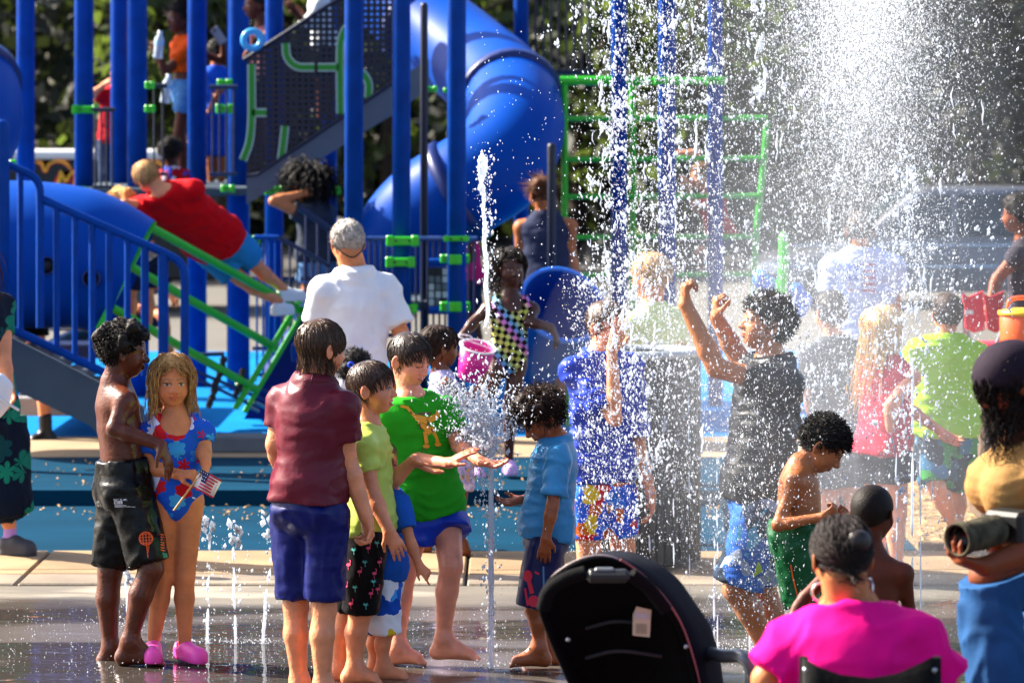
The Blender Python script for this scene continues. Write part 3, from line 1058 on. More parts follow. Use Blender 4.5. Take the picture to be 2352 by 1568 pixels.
    info = {'o': o, 'C': C, 'HR': HR, 'hh': hh, 's': s, 'h': h, 'base': base, 'N': N, 'M': M, 'side': side, 'fwd': fwd, 'up': up, 'shd': shd, 'A': A, 'legs': legs, 'cloth': {}, 'px': px, 'spine': spine}
    for nm, c, sp in cl:
        Vc, Qc = c.extract(max(sp.get('vox', 0), 0.0100 * lod if near else 0.0150))
        if len(Vc) == 0: continue
        am = sp.get('wr', 0.008)
        if am:
            Vw = wrinkle(Vc, vnormals(Vc, Qc), am, pid * 7 + len(nm), sp.get('dir', (10, 10, 26)))
            if nm != 'shirt' and shirt:      # keep the waist of the shorts inside the shirt
                tt_ = ((Vc - M) @ up) / np.linalg.norm(N - M)
                w_ = np.clip((tt_ - (shirt.get('hem', -.12) - 0.06)) / 0.06, 0, 1)[:, None]
                Vw = Vw * (1 - w_) + (Vc - vnormals(Vc, Qc) * 0.006) * w_
            Vc = Vw
        mm = sp['mat']
        oc = link(nm, mesh_from(nm, Vc - base, Qc), mm, o)
        info['cloth'][nm] = oc
        info['cloth'][nm + '_vq'] = (Vc, Qc)
    if shirt and shirt.get('sleeve', .6) > 0 and near and 'shirt' in info['cloth']:
        an = np.linspace(0, 2 * np.pi, 28, endpoint=False); rN = nr * 1.16
        cN = N - up * 0.006 * h + fwd * 0.012 * h; f2 = unit(fwd - up * 0.38)
        mbc = MB(); mbc.tube([cN + side * math.cos(t) * rN + f2 * math.sin(t) * rN * 1.1 - base for t in an], 0.0075 * (0.6 + 0.4 * h / 1.4), 8, closed=True, r2=1.0)
        co = mbc.build('collar', shirt['mat']); co.parent = info['cloth']['shirt']
    if hair:
        oh = make_hair(pid, o, C, HR, hh, {'vox': 0.006 if near else 0.010, **hair})
        oh.data.transform(__import__('mathutils').Matrix.Translation(Vector(-base)))
    PEOPLE[pid] = info
    return info


CAM = np.array([0, 0, H])


def decal(info, cloth, polys, material, name='print', off=0.004, sub=0.02):
    """flat print: polygons in photograph units laid onto the cloth that they cover"""
    Vc, Qc = info['cloth'][cloth + '_vq']
    key = cloth + '_bvh'
    if key not in info['cloth']:
        info['cloth'][key] = BVHTree.FromPolygons(Vc.tolist(), Qc.tolist())
    bv = info['cloth'][key]
    s = info['s']
    V, Fc = [], []
    for poly in polys:
        poly = np.asarray(poly, float)
        c = poly.mean(0)
        pts = [c] + list(poly)
        if len(poly) > 40: pts = list(poly)
        ok = True; idx = []
        for q in pts:
            t = P(q[0], q[1], s)
            d = unit(t - CAM)
            loc, nor, i, dist = bv.ray_cast(Vector(CAM), Vector(d))
            if loc is None: ok = False; break
            idx.append(np.array(loc) - d * off)
        if not ok: continue
        b0 = len(V); V += idx; k = len(poly)
        Fc += [(b0, b0 + 1 + i, b0 + 1 + (i + 1) % k) for i in range(k)]
    if not V: return None
    me = mesh_from(name, np.array(V) - info['base'], Fc, smooth=True)
    return link(name, me, material, info['cloth'][cloth])


def ngon(cx, cy, r, n=10, ry=None, rot=0):
    return [(cx + r * math.cos(2 * math.pi * i / n + rot), cy + (ry or r) * math.sin(2 * math.pi * i / n + rot)) for i in range(n)]


def bar(x0, y0, x1, y1, w):
    dx, dy = x1 - x0, y1 - y0; l = math.hypot(dx, dy) or 1
    nx, ny = -dy / l * w / 2, dx / l * w / 2
    return [(x0 + nx, y0 + ny), (x1 + nx, y1 + ny), (x1 - nx, y1 - ny), (x0 - nx, y0 - ny)]
# ------------------------------------------------------------------ ground
def Yg(py, z=0.0):
    return F * (H - z) / (py - HZ)


def sheet(name, x0, x1, y0, y1, z, m, nx=1, ny=1, kind='structure', parent=None, th=0.05):
    mb = MB(); mb.box(((x0 + x1) / 2, (y0 + y1) / 2, z - th / 2), (x1 - x0, y1 - y0, th))
    return tag(mb.build(name, m, parent), kind=kind)


def wet_pad_mat():
    m = mat('wet_pad', '#6a6660', rough=0.2, spec=0.5)
    n, L, b = nodes_of(m)
    tc = n.new('ShaderNodeTexCoord')

    def noise(sc, det, st=(1, 1, 1), off=(0, 0, 0)):
        mp = n.new('ShaderNodeMapping'); mp.inputs['Scale'].default_value = st; mp.inputs['Location'].default_value = off
        L.new(tc.outputs['Object'], mp.inputs['Vector'])
        q = n.new('ShaderNodeTexNoise'); q.inputs['Scale'].default_value = sc; q.inputs['Detail'].default_value = det
        L.new(mp.outputs[0], q.inputs['Vector']); return q.outputs['Fac']
    # water film: dry patches towards the far edge, wet towards the camera
    sep = n.new('ShaderNodeSeparateXYZ'); L.new(tc.outputs['Object'], sep.inputs[0])
    ramp = n.new('ShaderNodeMapRange'); ramp.inputs['From Min'].default_value = 16.9; ramp.inputs['From Max'].default_value = 15.6
    L.new(sep.outputs['Y'], ramp.inputs['Value'])
    nz = noise(0.9, 5, (0.5, 1.6, 1))
    ad = n.new('ShaderNodeMath'); ad.operation = 'ADD'; L.new(ramp.outputs[0], ad.inputs[0]); L.new(nz, ad.inputs[1])
    wt = n.new('ShaderNodeMapRange'); wt.inputs['From Min'].default_value = 0.62; wt.inputs['From Max'].default_value = 0.95
    L.new(ad.outputs[0], wt.inputs['Value'])
    mx = n.new('ShaderNodeMix'); mx.data_type = 'RGBA'
    c1 = n.new('ShaderNodeMix'); c1.data_type = 'RGBA'
    c1.inputs['A'].default_value = (*lin('#857a6a'), 1); c1.inputs['B'].default_value = (*lin('#6c6860'), 1); L.new(noise(6, 6), c1.inputs['Factor'])
    L.new(wt.outputs[0], mx.inputs['Factor']); L.new(c1.outputs['Result'], mx.inputs['A']); mx.inputs['B'].default_value = (*lin('#453f3a'), 1)
    L.new(mx.outputs['Result'], b.inputs['Base Color'])
    rr = n.new('ShaderNodeMapRange'); rr.inputs['To Min'].default_value = 0.55; rr.inputs['To Max'].default_value = 0.045
    L.new(wt.outputs[0], rr.inputs['Value'])
    # thin film beside standing puddles
    pd = n.new('ShaderNodeMapRange'); pd.inputs['From Min'].default_value = 0.50; pd.inputs['From Max'].default_value = 0.58; pd.inputs['To Min'].default_value = 0.0; pd.inputs['To Max'].default_value = 0.20
    L.new(noise(1.1, 4, (0.45, 1.5, 1), (3, 1, 0)), pd.inputs['Value'])
    ra = n.new('ShaderNodeMath'); ra.operation = 'ADD'; L.new(rr.outputs[0], ra.inputs[0]); L.new(pd.outputs[0], ra.inputs[1])
    L.new(ra.outputs[0], b.inputs['Roughness'])
    dm_ = n.new('ShaderNodeMapRange'); dm_.inputs['To Min'].default_value = 0.72; dm_.inputs['To Max'].default_value = 1.45; dm_.inputs['From Max'].default_value = 0.20
    L.new(pd.outputs[0], dm_.inputs['Value'])
    sv = n.new('ShaderNodeVectorMath'); sv.operation = 'SCALE'; L.new(mx.outputs['Result'], sv.inputs[0]); L.new(dm_.outputs[0], sv.inputs['Scale'])
    L.new(sv.outputs[0], b.inputs['Base Color'])
    b.inputs['IOR'].default_value = 1.42
    bp = n.new('ShaderNodeBump'); bp.inputs['Strength'].default_value = 0.6; bp.inputs['Distance'].default_value = 0.016
    s1 = n.new('ShaderNodeMath'); s1.operation = 'ADD'; L.new(noise(3.6, 2, (0.35, 1, 1)), s1.inputs[0])
    s2 = n.new('ShaderNodeMath'); s2.operation = 'MULTIPLY'; s2.inputs[1].default_value = 0.22; L.new(noise(13, 2, (0.5, 1, 1)), s2.inputs[0])
    L.new(s2.outputs[0], s1.inputs[1]); L.new(s1.outputs[0], bp.inputs['Height']); L.new(bp.outputs[0], b.inputs['Normal'])
    return m


def rubber_mat(name, c, c2=None, rough=0.95, spec=0.05, vs=2.5, st=(1, 1, 1)):
    m = mat(name, c, rough=rough, spec=spec, var=0.16, vscale=vs, bump=0.25, bscale=220, stretch=st)
    return m


sheet('ground', -70, 70, -4, 140, -0.03, mat('asphalt', '#5c5a58', rough=0.9, var=0.2, vscale=1.2, bump=0.3, bscale=60), th=0.4)
PADY = Yg(1345)
sheet('splash_pad', -11, 11, 6.5, PADY, 0.0, wet_pad_mat())
# paving between pad and path: slabs with open joints
pave = tag(empty('pavement', (0, 0, 0)), kind='structure')
M_SLAB = [mat('slab_a', '#a88a64', rough=0.8, var=0.3, vscale=1.6, bump=0.25, bscale=80), mat('slab_b', '#9c8c78', rough=0.6, var=0.34, vscale=1.8, bump=0.25, bscale=80)]
me_s = {}
for row, (ya, yb, m_) in enumerate(((1345, 1322, 1), (1322, 1312, 0), (1312, 1268, 0))):
    y0, y1 = Yg(ya), Yg(yb)
    mb = MB(); mb.box((0, 0, -0.045), (2.185, y1 - y0 - 0.014, 0.1), bev=0.008)
    me = mb.mesh('slab'); me.materials.append(M_SLAB[m_])
    for k in range(-4, 5):
        link('slab', me, None, pave, (k * 2.2 + (1075 - CX) / 445 + 1.1, (y0 + y1) / 2, 0.004 + 0.0015 * ((k * 7 + row * 3) % 3)))
TEAL = rubber_mat('teal_rubber', '#08405c', vs=1.6, st=(0.35, 1.4, 1))
YST = Yg(1158)
sheet('path', -14, 2.15, Yg(1268), YST, -0.006, TEAL)
ZU = 0.085
sheet('upper_path', -14, 2.15, YST, Yg(1050, ZU), ZU, TEAL, th=0.4)
YS1 = Yg(1004, ZU)
sheet('sand_strip', -16, 16, Yg(1050, ZU), YS1, ZU + 0.004, mat('sand_concrete', '#b49a78', rough=0.85, var=0.12, vscale=2.5, bump=0.2, bscale=90), th=0.3)
sheet('play_surface', -16, 14, YS1, 32.6, ZU + 0.008, rubber_mat('blue_rubber', '#0a86d8', vs=1.2), th=0.3)
sheet('plaza', -30, 30, 32.6, 46, ZU, mat('plaza_concrete', '#6e6a62', rough=0.85, var=0.12, vscale=1.5, bump=0.2, bscale=50), th=0.3)
sheet('mulch_bed', 2.16, 16, Yg(1262), Yg(1050, ZU), 0.03, mat('mulch', '#9c7c54', rough=0.95, var=0.4, vscale=14, bump=0.9, bscale=40), th=0.2)
# straw and chips lying about
def chips(name, n, x0, x1, y0, y1, z, size, m, label_kind='stuff'):
    g = np.random.default_rng(n)
    V, Fc = [], []
    for i in range(n):
        c = np.array([g.uniform(x0, x1), g.uniform(y0, y1), z]); a = g.uniform(0, 6.28); l = size * g.uniform(0.4, 1.3); w = size * 0.22
        d = np.array([math.cos(a), math.sin(a), 0]); e = np.array([-math.sin(a), math.cos(a), 0]); k = len(V)
        t = np.array([0, 0, g.uniform(0.002, 0.012)])
        V += [c - d * l - e * w, c + d * l - e * w + t, c + d * l + e * w + t, c - d * l + e * w, c + t * 1.3 + [0, 0, 0.004]]
        Fc += [(k, k + 1, k + 4), (k + 1, k + 2, k + 4), (k + 2, k + 3, k + 4), (k + 3, k, k + 4)]
    return tag(link(name, mesh_from(name, V, Fc, False), m), kind='stuff')


M_CHIP = mat('chip', '#b08c5c', rough=0.9, var=0.4, vscale=9)
chips('wood_chips', 700, -7.5, 2.1, YST - 0.75, YST - 0.02, -0.004, 0.016, M_CHIP)
chips('wood_chips', 350, -7.5, 2.1, YST + 0.1, Yg(1060, ZU), ZU + 0.002, 0.014, M_CHIP)
chips('straw', 3000, 2.2, 7.5, Yg(1262) + 0.05, Yg(1055, ZU), 0.034, 0.035, mat('straw', '#c0a068', rough=0.9, var=0.4, vscale=7))
# grey border beam along the upper path
bb = tag(empty('border_beam', P(550, 1064, 350)), 'grey composite border beam beside the teal path behind the girl with the flag', 'kerb')
x0, x1 = P(466, 1064, 350)[0], P(690, 1064, 350)[0]
yb_ = F / 350
mb = MB(); mb.box(((x0 + x1) / 2, yb_ + 0.12, ZU + 0.055), (x1 - x0, 0.26, 0.11), bev=0.012)
o = mb.build('beam', mat('beam_grey', '#6c747c', rough=0.6, var=0.1, bump=0.1)); o.parent = bb; o.location = -bb.location
for px_ in (500, 548, 575, 622):
    mb = MB(); mb.lathe([(0.0, 0.006), (0.010, 0.004), (0.012, 0)], 8, P(px_, 1050, 350, -0.012), R=[[1, 0, 0], [0, 0, -1], [0, 1, 0]])
    o = mb.build('bolt', mat('bolt_dark', '#2a2c30', rough=0.4, metal=0.8)); o.parent = bb; o.location = -bb.location

# ------------------------------------------------------------------ trees
LEAF = [mat('leaf_a', (0.008, 0.017, 0.005), rough=0.6, var=0.5, vscale=0.9), mat('leaf_b', (0.035, 0.055, 0.010), rough=0.6, var=0.5, vscale=1.1), mat('leaf_c', (0.004, 0.008, 0.004), rough=0.6, var=0.5, vscale=0.8)]
for lm in LEAF:
    n_, L_, b_ = nodes_of(lm)
    tr = n_.new('ShaderNodeBsdfTranslucent'); tr.inputs['Color'].default_value = (0.09, 0.13, 0.02, 1)
    ms = n_.new('ShaderNodeMixShader'); ms.inputs[0].default_value = 0.5 if lm is LEAF[1] else 0.12
    L_.new(b_.outputs[0], ms.inputs[1]); L_.new(tr.outputs[0], ms.inputs[2]); L_.new(ms.outputs[0], n_['Material Output'].inputs['Surface'])
BARK = mat('bark', '#4a3c30', rough=0.95, var=0.3, vscale=8, bump=0.8, bscale=25)


def tree(x, y, hgt, rx, rz, seed, m, n=1500, leaf=0.17, label='', trunk=0.16, low=0.2):
    g = np.random.default_rng(seed)
    t = tag(empty('tree', (x, y, 0)), label, 'tree', 'trees behind the playground')
    mb = MB()
    pts = catmull([(0, 0, -0.1), (g.normal(0, .08), 0, hgt * .3), (g.normal(0, .2), g.normal(0, .1), hgt * .6), (g.normal(0, .3), 0, hgt * .9)], 4)
    mb.tube(pts, np.linspace(trunk, trunk * .25, len(pts)), 8)
    for k in range(7):
        z = hgt * g.uniform(.25, .75); a = g.uniform(0, 6.28); l = rx * g.uniform(.5, .9)
        p0 = np.array([0, 0, z]); p1 = p0 + [math.cos(a) * l, math.sin(a) * l, l * .5]
        mb.tube([p0, (p0 + p1) / 2 + [0, 0, .1], p1], [trunk * .4, trunk * .28, trunk * .1], 6)
    mb.build('trunk', BARK, t)
    # clumps of leaves
    nc = 46
    cz = low + (hgt - low) / 2
    cd = g.normal(size=(nc, 3)); cd /= np.linalg.norm(cd, axis=1)[:, None]
    cc = cd * (g.random((nc, 1)) ** 0.4) * [rx, rx * .8, rz] + [0, 0, hgt - rz * 0.9]
    cc[:, 2] = np.maximum(cc[:, 2], low + g.random(nc) * 0.5)
    ci = g.integers(0, nc, n)
    c = cc[ci] + g.normal(0, 1, (n, 3)) * (0.24 * rx)
    c[:, 2] = np.abs(c[:, 2])
    a = g.normal(size=(n, 3)); a /= np.linalg.norm(a, axis=1)[:, None]
    b = np.cross(a, g.normal(size=(n, 3))); b /= np.linalg.norm(b, axis=1)[:, None]
    sz = leaf * g.uniform(.5, 1.3, n)[:, None]
    V = np.stack([c - a * sz, c + b * sz * .55, c + a * sz, c - b * sz * .55], 1).reshape(-1, 3)
    Q = np.arange(4 * n).reshape(-1, 4)
    link('crown', mesh_from('crown', V, Q, False), m, t)


TREES = [(-8.3, 50, 7, 2.6, 3.4, 2, 'broad dark tree at the far left behind the blue posts'), (-4.6, 53, 8, 2.6, 4.0, 2, 'dark evergreen tree behind the left posts'),
         (-4.7, 46.5, 5.2, 1.0, 2.6, 1, 'light green tree catching the sun beside the orange top girl'), (-1.8, 51, 7.5, 2.4, 3.6, 1, 'yellow green tree behind the stair panel'),
         (1.0, 55, 8, 2.6, 4.0, 2, 'dark tree behind the spiral slide'), (2.4, 48, 4.4, 1.5, 2.2, 1, 'pale leafed bush like tree seen through the climbing frame'),
         (4.8, 52, 7, 2.4, 3.5, 0, 'green tree behind the left of the spray'), (7.6, 56, 8, 2.8, 4, 2, 'dark tree behind the middle of the spray'),
         (10.0, 52, 7, 2.4, 3.6, 0, 'green tree at the far right edge'), (3.6, 60, 9, 3.2, 4.5, 2, 'tall dark tree farthest back behind the frame')]
for i, (x, y, hh_, rx, rz, k, lb) in enumerate(TREES):
    tree(x, y, hh_, rx, rz, 40 + i, LEAF[k], n=2300 if k != 1 else 1500, leaf=0.20 if k != 1 else 0.15, label=lb)
# the wood behind
g = np.random.default_rng(3)
n = 16000
c = np.stack([g.uniform(-22, 22, n), g.uniform(62, 68, n), g.uniform(0, 11, n)], 1)
a = g.normal(size=(n, 3)); a /= np.linalg.norm(a, axis=1)[:, None]
b = np.cross(a, g.normal(size=(n, 3))); b /= np.linalg.norm(b, axis=1)[:, None]
sz = g.uniform(.25, .55, n)[:, None]
V = np.stack([c - a * sz, c + b * sz * .6, c + a * sz, c - b * sz * .6], 1).reshape(-1, 3)
tag(link('far_wood', mesh_from('far_wood', V, np.arange(4 * n).reshape(-1, 4), False), LEAF[2]), kind='stuff')
# ------------------------------------------------------------------ playground
BLUE = mat('play_blue', '#004ab0', rough=0.5, spec=0.12, var=0.16, vscale=7, rvar=0.12, bump=0.02, bscale=60)
BLUE_P = mat('plastic_blue', '#004ab0', rough=0.45, spec=0.10, var=0.06, vscale=2, bump=0.03, bscale=30)
NAVY = mat('play_navy', '#06265c', rough=0.4, var=0.08)
DNAVY = mat('play_dark', '#0a1a38', rough=0.45, var=0.1)
GREEN = mat('play_green', '#34c828', rough=0.35, var=0.06)
DGREEN = mat('play_deepgreen', '#1c9020', rough=0.45, var=0.06)
STEEL = mat('steel', '#a0a4a8', rough=0.3, metal=0.9)
GREYP = mat('stringer_grey', '#5d6874', rough=0.55, var=0.08, bump=0.05)
PALE = mat('pale_line', '#b4c8c4', rough=0.5)


def child(mb, name, m, par):
    o = mb.build(name, m)
    o.parent = par
    o.location = -Vector(par.location)
    return o


tower = tag(empty('play_tower', G(560, 335)), 'tall blue post play tower with decks, rails and a perforated stair panel', 'play structure')


def post(px, w, s, ytop=-260, ybot=None, m=BLUE, par=None, cap=True, z0=ZU):
    par = par or tower
    b0 = G(px, s); r = w / 2 / s
    zt = P(px, ytop, s)[2]
    zb = z0 if ybot is None else P(px, ybot, s)[2]
    mb = MB()
    mb.lathe([(0, zb), (r, zb), (r, zt - r * .3), (r * .92, zt + r * .2), (r * .6, zt + r * .55), (0, zt + r * .65)], 20, (b0[0], b0[1], 0))
    return child(mb, 'post', m, par)


for px_, w_, s_ in ((59, 42, 290), (193, 44, 290), (275, 42, 278), (315, 46, 292), (453, 44, 282), (549, 49, 286), (630, 42, 300), (755, 39, 290), (813, 43, 334), (922, 42, 336), (1049, 43, 336),
                    (1197, 34, 284), (1422, 36, 302), (1532, 40, 312), (1643, 34, 302)):
    post(px_, w_, s_)
post(974, 18, 325, ytop=12, m=DNAVY)
post(1267, 20, 326, ytop=335, m=DNAVY)
post(528, 14, 282, ytop=-200, m=BLUE)


def clamp(px, py, w, h, s, dd=-0.03, par=None, m=GREEN):
    par = par or tower
    c = P(px, py, s, dd)
    mb = MB(); mb.box(c, (w / s, 0.05, h / s), bev=0.008)
    mb.box(c + [-w / s * .38, -0.012, 0], (h / s * .9, 0.045, h / s * 1.25), bev=0.008)
    mb.box(c + [w / s * .38, -0.012, 0], (h / s * .9, 0.045, h / s * 1.25), bev=0.008)
    o = child(mb, 'clamp', m, par)
    for q in (-.2, .2):
        m2 = MB(); m2.lathe([(0, .008), (.006, .006), (.008, 0)], 8, c + [q * w / s, -0.026, 0], R=[[1, 0, 0], [0, 0, -1], [0, 1, 0]])
        b_ = m2.build('bolt', DNAVY); b_.parent = o
    return o


for a in ((197, 252, 62, 17, 290, -.09), (517, 193, 26, 18, 300), (517, 250, 34, 18, 300), (524, 433, 26, 14, 300), (634, 437, 46, 18, 300, -.09), (768, 437, 22, 16, 290), (580, 551, 26, 18, 300),
          (925, 553, 76, 20, 336, -.09), (1048, 548, 60, 12, 336, -.09), (920, 602, 66, 20, 336, -.09), (1024, 594, 16, 16, 330), (1046, 596, 18, 18, 336, -.09), (1066, 594, 16, 16, 330), (940, 708, 30, 18, 336), (1024, 704, 14, 18, 330), (1046, 704, 18, 18, 336, -.09), (1066, 704, 16, 18, 330),
          (22, 378, 22, 18, 362), (560, 888, 30, 16, 286, -.09), (345, 196, 14, 14, 305), (345, 250, 16, 14, 305), (990, 205, 26, 12, 310), (1030, 208, 20, 10, 310), (1532, 186, 60, 16, 312, -.09), (1643, 186, 40, 16, 302, -.09)):
    clamp(*a)


def rail(pts, r, s, name, m, par=None, n=8):
    par = par or tower
    mb = MB()
    q = np.array([P(*p[:2], s if len(p) < 4 else p[3], p[2] if len(p) > 2 else 0) for p in pts])
    mb.tube(q, r / s, n)
    return child(mb, name, m, par)


def fence(x0, x1, yt, yb, s, nb, m=NAVY, r=4, yt2=None, yb2=None, par=None, top_m=None):
    """barrier: rails with upright bars, each bar a sub-part"""
    yt2 = yt if yt2 is None else yt2; yb2 = yb if yb2 is None else yb2
    tr = rail([(x0, yt), (x1, yt2)], r * 1.35, s, 'guard_rail', top_m or m, par)
    rail([(x0, yb), (x1, yb2)], r * 1.1, s, 'guard_rail', m, par)
    for i in range(nb):
        t = (i + .5) / nb
        x = x0 + (x1 - x0) * t
        mb = MB(); mb.tube([P(x, yt + (yt2 - yt) * t, s), P(x, yb + (yb2 - yb) * t, s)], r * .62 / s, 6)
        b_ = mb.build('bar', m); b_.parent = tr; b_.location = (0, 0, 0)
        b_.location = -Vector(tower.location) - Vector(tr.location) if False else (0, 0, 0)
    return tr


# children of children inherit the tower offset through their parent, so no shift is needed
fence(213, 264, 252, 430, 305, 4, DNAVY)
fence(344, 384, 197, 400, 304, 2, DNAVY)
fence(480, 545, 200, 400, 302, 4, NAVY)
fence(842, 1096, 548, 770, 326, 19, NAVY, r=4.2, top_m=mat('rail_bright', '#27447c', rough=0.2, spec=0.8))
fence(583, 640, 545, 860, 322, 4, BLUE)
fence(640, 760, 545, 840, 322, 7, NAVY, yt2=612)
fence(690, 770, 478, 640, 316, 3, NAVY, yt2=535, r=5)
fence(1222, 1362, -60, 166, 285, 8, DNAVY, r=5)
fence(580, 700, 640, 800, 300, 6, NAVY)
rail([(1285, 272), (1318, 272)], 7, 300, 'pipe_stub', DNAVY)
rail([(440, 815), (515, 812)], 5, 320, 'pipe_stub', NAVY)
# decks
def slab_px(x0, x1, y, th, s0, s1, name, m, par=None):
    a, b = P(x0, y, s0), P(x1, y, s0); y1 = F / s1
    mb = MB(); mb.box(((a[0] + b[0]) / 2, (a[1] + y1) / 2, a[2] - th / 2), (b[0] - a[0], y1 - a[1], th), bev=0.01)
    return child(mb, name, m, par or tower)


slab_px(150, 640, 432, 0.06, 296, 262, 'deck', mat('deck', '#30404c', rough=0.7))
slab_px(150, 200, 430, 0.03, 298, 296.5, 'deck_edge', DGREEN)
slab_px(790, 1000, 690, 0.06, 326, 285, 'deck', mat('deck', '#30404c'))
slab_px(100, 214, 728, 0.10, 320, 300, 'step', mat('step_cream', '#c8c0b0', rough=0.8))
slab_px(90, 230, 790, 0.10, 326, 304, 'step', NAVY)
slab_px(40, 215, 912, 0.13, 334, 310, 'step', mat('step_grey', '#8a9098', rough=0.7))
# perforated panel with green track
mp = mat('perforated', '#0b1830', rough=0.5, var=0.1)
n_, L_, b_ = nodes_of(mp)
tc = n_.new('ShaderNodeTexCoord'); mpn = n_.new('ShaderNodeMapping'); mpn.inputs['Rotation'].default_value = (0, 0.0, 0)
L_.new(tc.outputs['Object'], mpn.inputs[0])
sep = n_.new('ShaderNodeSeparateXYZ'); L_.new(mpn.outputs[0], sep.inputs[0])


def mth(op, a, bb=None):
    q = n_.new('ShaderNodeMath'); q.operation = op
    for i, v in enumerate((a, bb)):
        if v is None: continue
        if isinstance(v, (int, float)): q.inputs[i].default_value = v
        else: L_.new(v, q.inputs[i])
    return q.outputs[0]


fx = mth('SUBTRACT', mth('FRACT', mth('MULTIPLY', sep.outputs['X'], 22.0)), 0.5)
fz = mth('SUBTRACT', mth('FRACT', mth('MULTIPLY', sep.outputs['Z'], 22.0)), 0.5)
rr_ = mth('ADD', mth('MULTIPLY', fx, fx), mth('MULTIPLY', fz, fz))
hole = mth('LESS_THAN', rr_, 0.055)
tb = n_.new('ShaderNodeBsdfTransparent'); ms = n_.new('ShaderNodeMixShader')
L_.new(hole, ms.inputs[0]); L_.new(b_.outputs[0], ms.inputs[1]); L_.new(tb.outputs[0], ms.inputs[2]); L_.new(ms.outputs[0], n_['Material Output'].inputs['Surface'])
SP = 302


def plate(poly, s, th, name, m, par=None, dd=0.0):
    mb = MB(); mb.prism([P(x, y, s, dd) for x, y in poly], (0, th, 0))
    return child(mb, name, m, par or tower)


plate([(566, 138), (736, 26), (870, -58), (905, -80), (905, 186), (740, 296), (592, 398), (566, 405)], SP, 0.012, 'perforated_panel', mp)
plate([(566, 402), (592, 400), (905, 188), (985, 136), (985, 205), (905, 262), (600, 448), (566, 470)], SP, 0.05, 'stair_stringer', GREYP, dd=-0.02)
mb = MB(); mb.tube([P(560, 138, SP), P(736, 24, SP), P(905, -82, SP)], 5 / SP, 8); child(mb, 'panel_rail', DNAVY, tower)
mb = MB(); mb.tube([P(566, 404, SP, -.03), P(592, 400, SP, -.03), P(905, 188, SP, -.03)], 4 / SP, 8); child(mb, 'panel_rail', DNAVY, tower)


def track(pts, w, dd, m, name):
    q = catmull([np.array([x, y, 0.0]) for x, y in pts], 5)
    t = np.gradient(q, axis=0); t /= np.linalg.norm(t, axis=1)[:, None] + 1e-9
    nn = np.stack([-t[:, 1], t[:, 0]], 1)
    V, Fc = [], []
    for i in range(len(q)):
        for sg in (-1, 1):
            x, y = q[i, :2] + nn[i] * w / 2 * sg
            V.append(P(x, y, SP, dd)); V.append(P(x, y, SP, dd + 0.004))
    for i in range(len(q) - 1):
        a = i * 4; b = a + 4
        Fc += [(a, a + 2, b + 2, b), (a + 1, b + 1, b + 3, a + 3), (a, b, b + 1, a + 1), (a + 2, a + 3, b + 3, b + 2)]
    mb = MB(); mb.add(V, Fc); child(mb, name, m, tower)


for pts in ([(578, 148), (578, 200), (578, 270), (573, 325), (558, 368)], [(578, 259), (612, 259)], [(656, 100), (660, 132), (682, 153), (722, 155)], [(730, 155), (778, 155)], [(782, 262), (781, 150), (783, 95), (795, 66), (815, 50)], [(800, 155), (828, 165), (846, 190), (846, 225)], [(640, 395), (648, 350), (655, 290)]):
    track(pts, 19, -0.010, PALE, 'track_edge')
    track(pts, 13, -0.016, DGREEN, 'track')
# tile panel: each tile a part
g = np.random.default_rng(5)
tile_m = [mat('tile_w', '#b0b4b0', rough=0.5), mat('tile_g', '#5c6468', rough=0.5), mat('tile_k', '#14181c', rough=0.5)]
fr_o = plate([(982, 615), (1062, 615), (1062, 722), (982, 722)], 326, 0.02, 'tile_panel', DNAVY, dd=-0.06)
for r_ in range(6):
    for c_ in range(5):
        mb = MB(); mb.box(P(991 + c_ * 15.5, 624 + r_ * 17.5, 326, -0.065), (11.5 / 326, 0.016, 14.5 / 326), bev=0.003)
        o = mb.build('tile', tile_m[int(g.integers(0, 3))]); o.parent = fr_o
for y_ in (602, 712):
    rail([(985, y_), (1060, y_)], 9, 328, 'pipe', BLUE)

# ------------------------------------------------------------------ tube slides and tunnel
def sweep(name, pts, rad, m, par, rings=(), ring_m=None, per=8, n=28, rr=None, ring_w=0.05, ring_h=0.035):
    c = catmull(pts, per)
    mb = MB(); mb.tube(c, rad if rr is None else np.interp(np.linspace(0, 1, len(c)), np.linspace(0, 1, len(rr)), rr), n, cap=False)
    o = child(mb, name, m, par)
    for k in rings:
        i = int(k * (len(c) - 1)); i = min(max(i, 1), len(c) - 2)
        t = unit(c[i + 1] - c[i - 1])
        R_ = rad if rr is None else np.interp(k, np.linspace(0, 1, len(rr)), rr)
        m2 = MB(); m2.tube([c[i] - t * ring_w, c[i] - t * ring_w * .98, c[i] + t * ring_w * .98, c[i] + t * ring_w], [R_ * .98, R_ + ring_h, R_ + ring_h, R_ * .98], n, cap=False)
        child(m2, 'flange', ring_m or m, par)
    return o


PY = lambda px, py, y: P(px, py, F / y)
spiral = tag(empty('spiral_slide', G(1100, 308)), 'big blue enclosed spiral tube slide in the middle of the playground', 'slide')
RING = mat('flange_navy', '#02256e', rough=0.4)
sweep('tube', [PY(800, -190, 28.9), PY(870, -60, 28.7), PY(965, 45, 28.3), PY(1075, 135, 27.7), PY(1162, 212, 26.9), PY(1182, 290, 26.2), PY(1150, 372, 25.8), PY(1062, 432, 25.7), PY(975, 490, 25.8), PY(912, 575, 25.9), PY(880, 660, 26)], 0.375, BLUE_P, spiral, rings=(0.22, 0.43, 0.72), ring_m=RING)
ls = tag(empty('tube_slide', G(-60, 320)), 'blue tube slide bend cut off by the left edge', 'slide')
sweep('tube', [P(-330, 40, 318), P(-200, 90, 318), P(-85, 190, 320), P(-75, 300, 326), P(-160, 400, 330)], 0.37, BLUE_P, ls, rings=(0.55,), ring_m=RING)
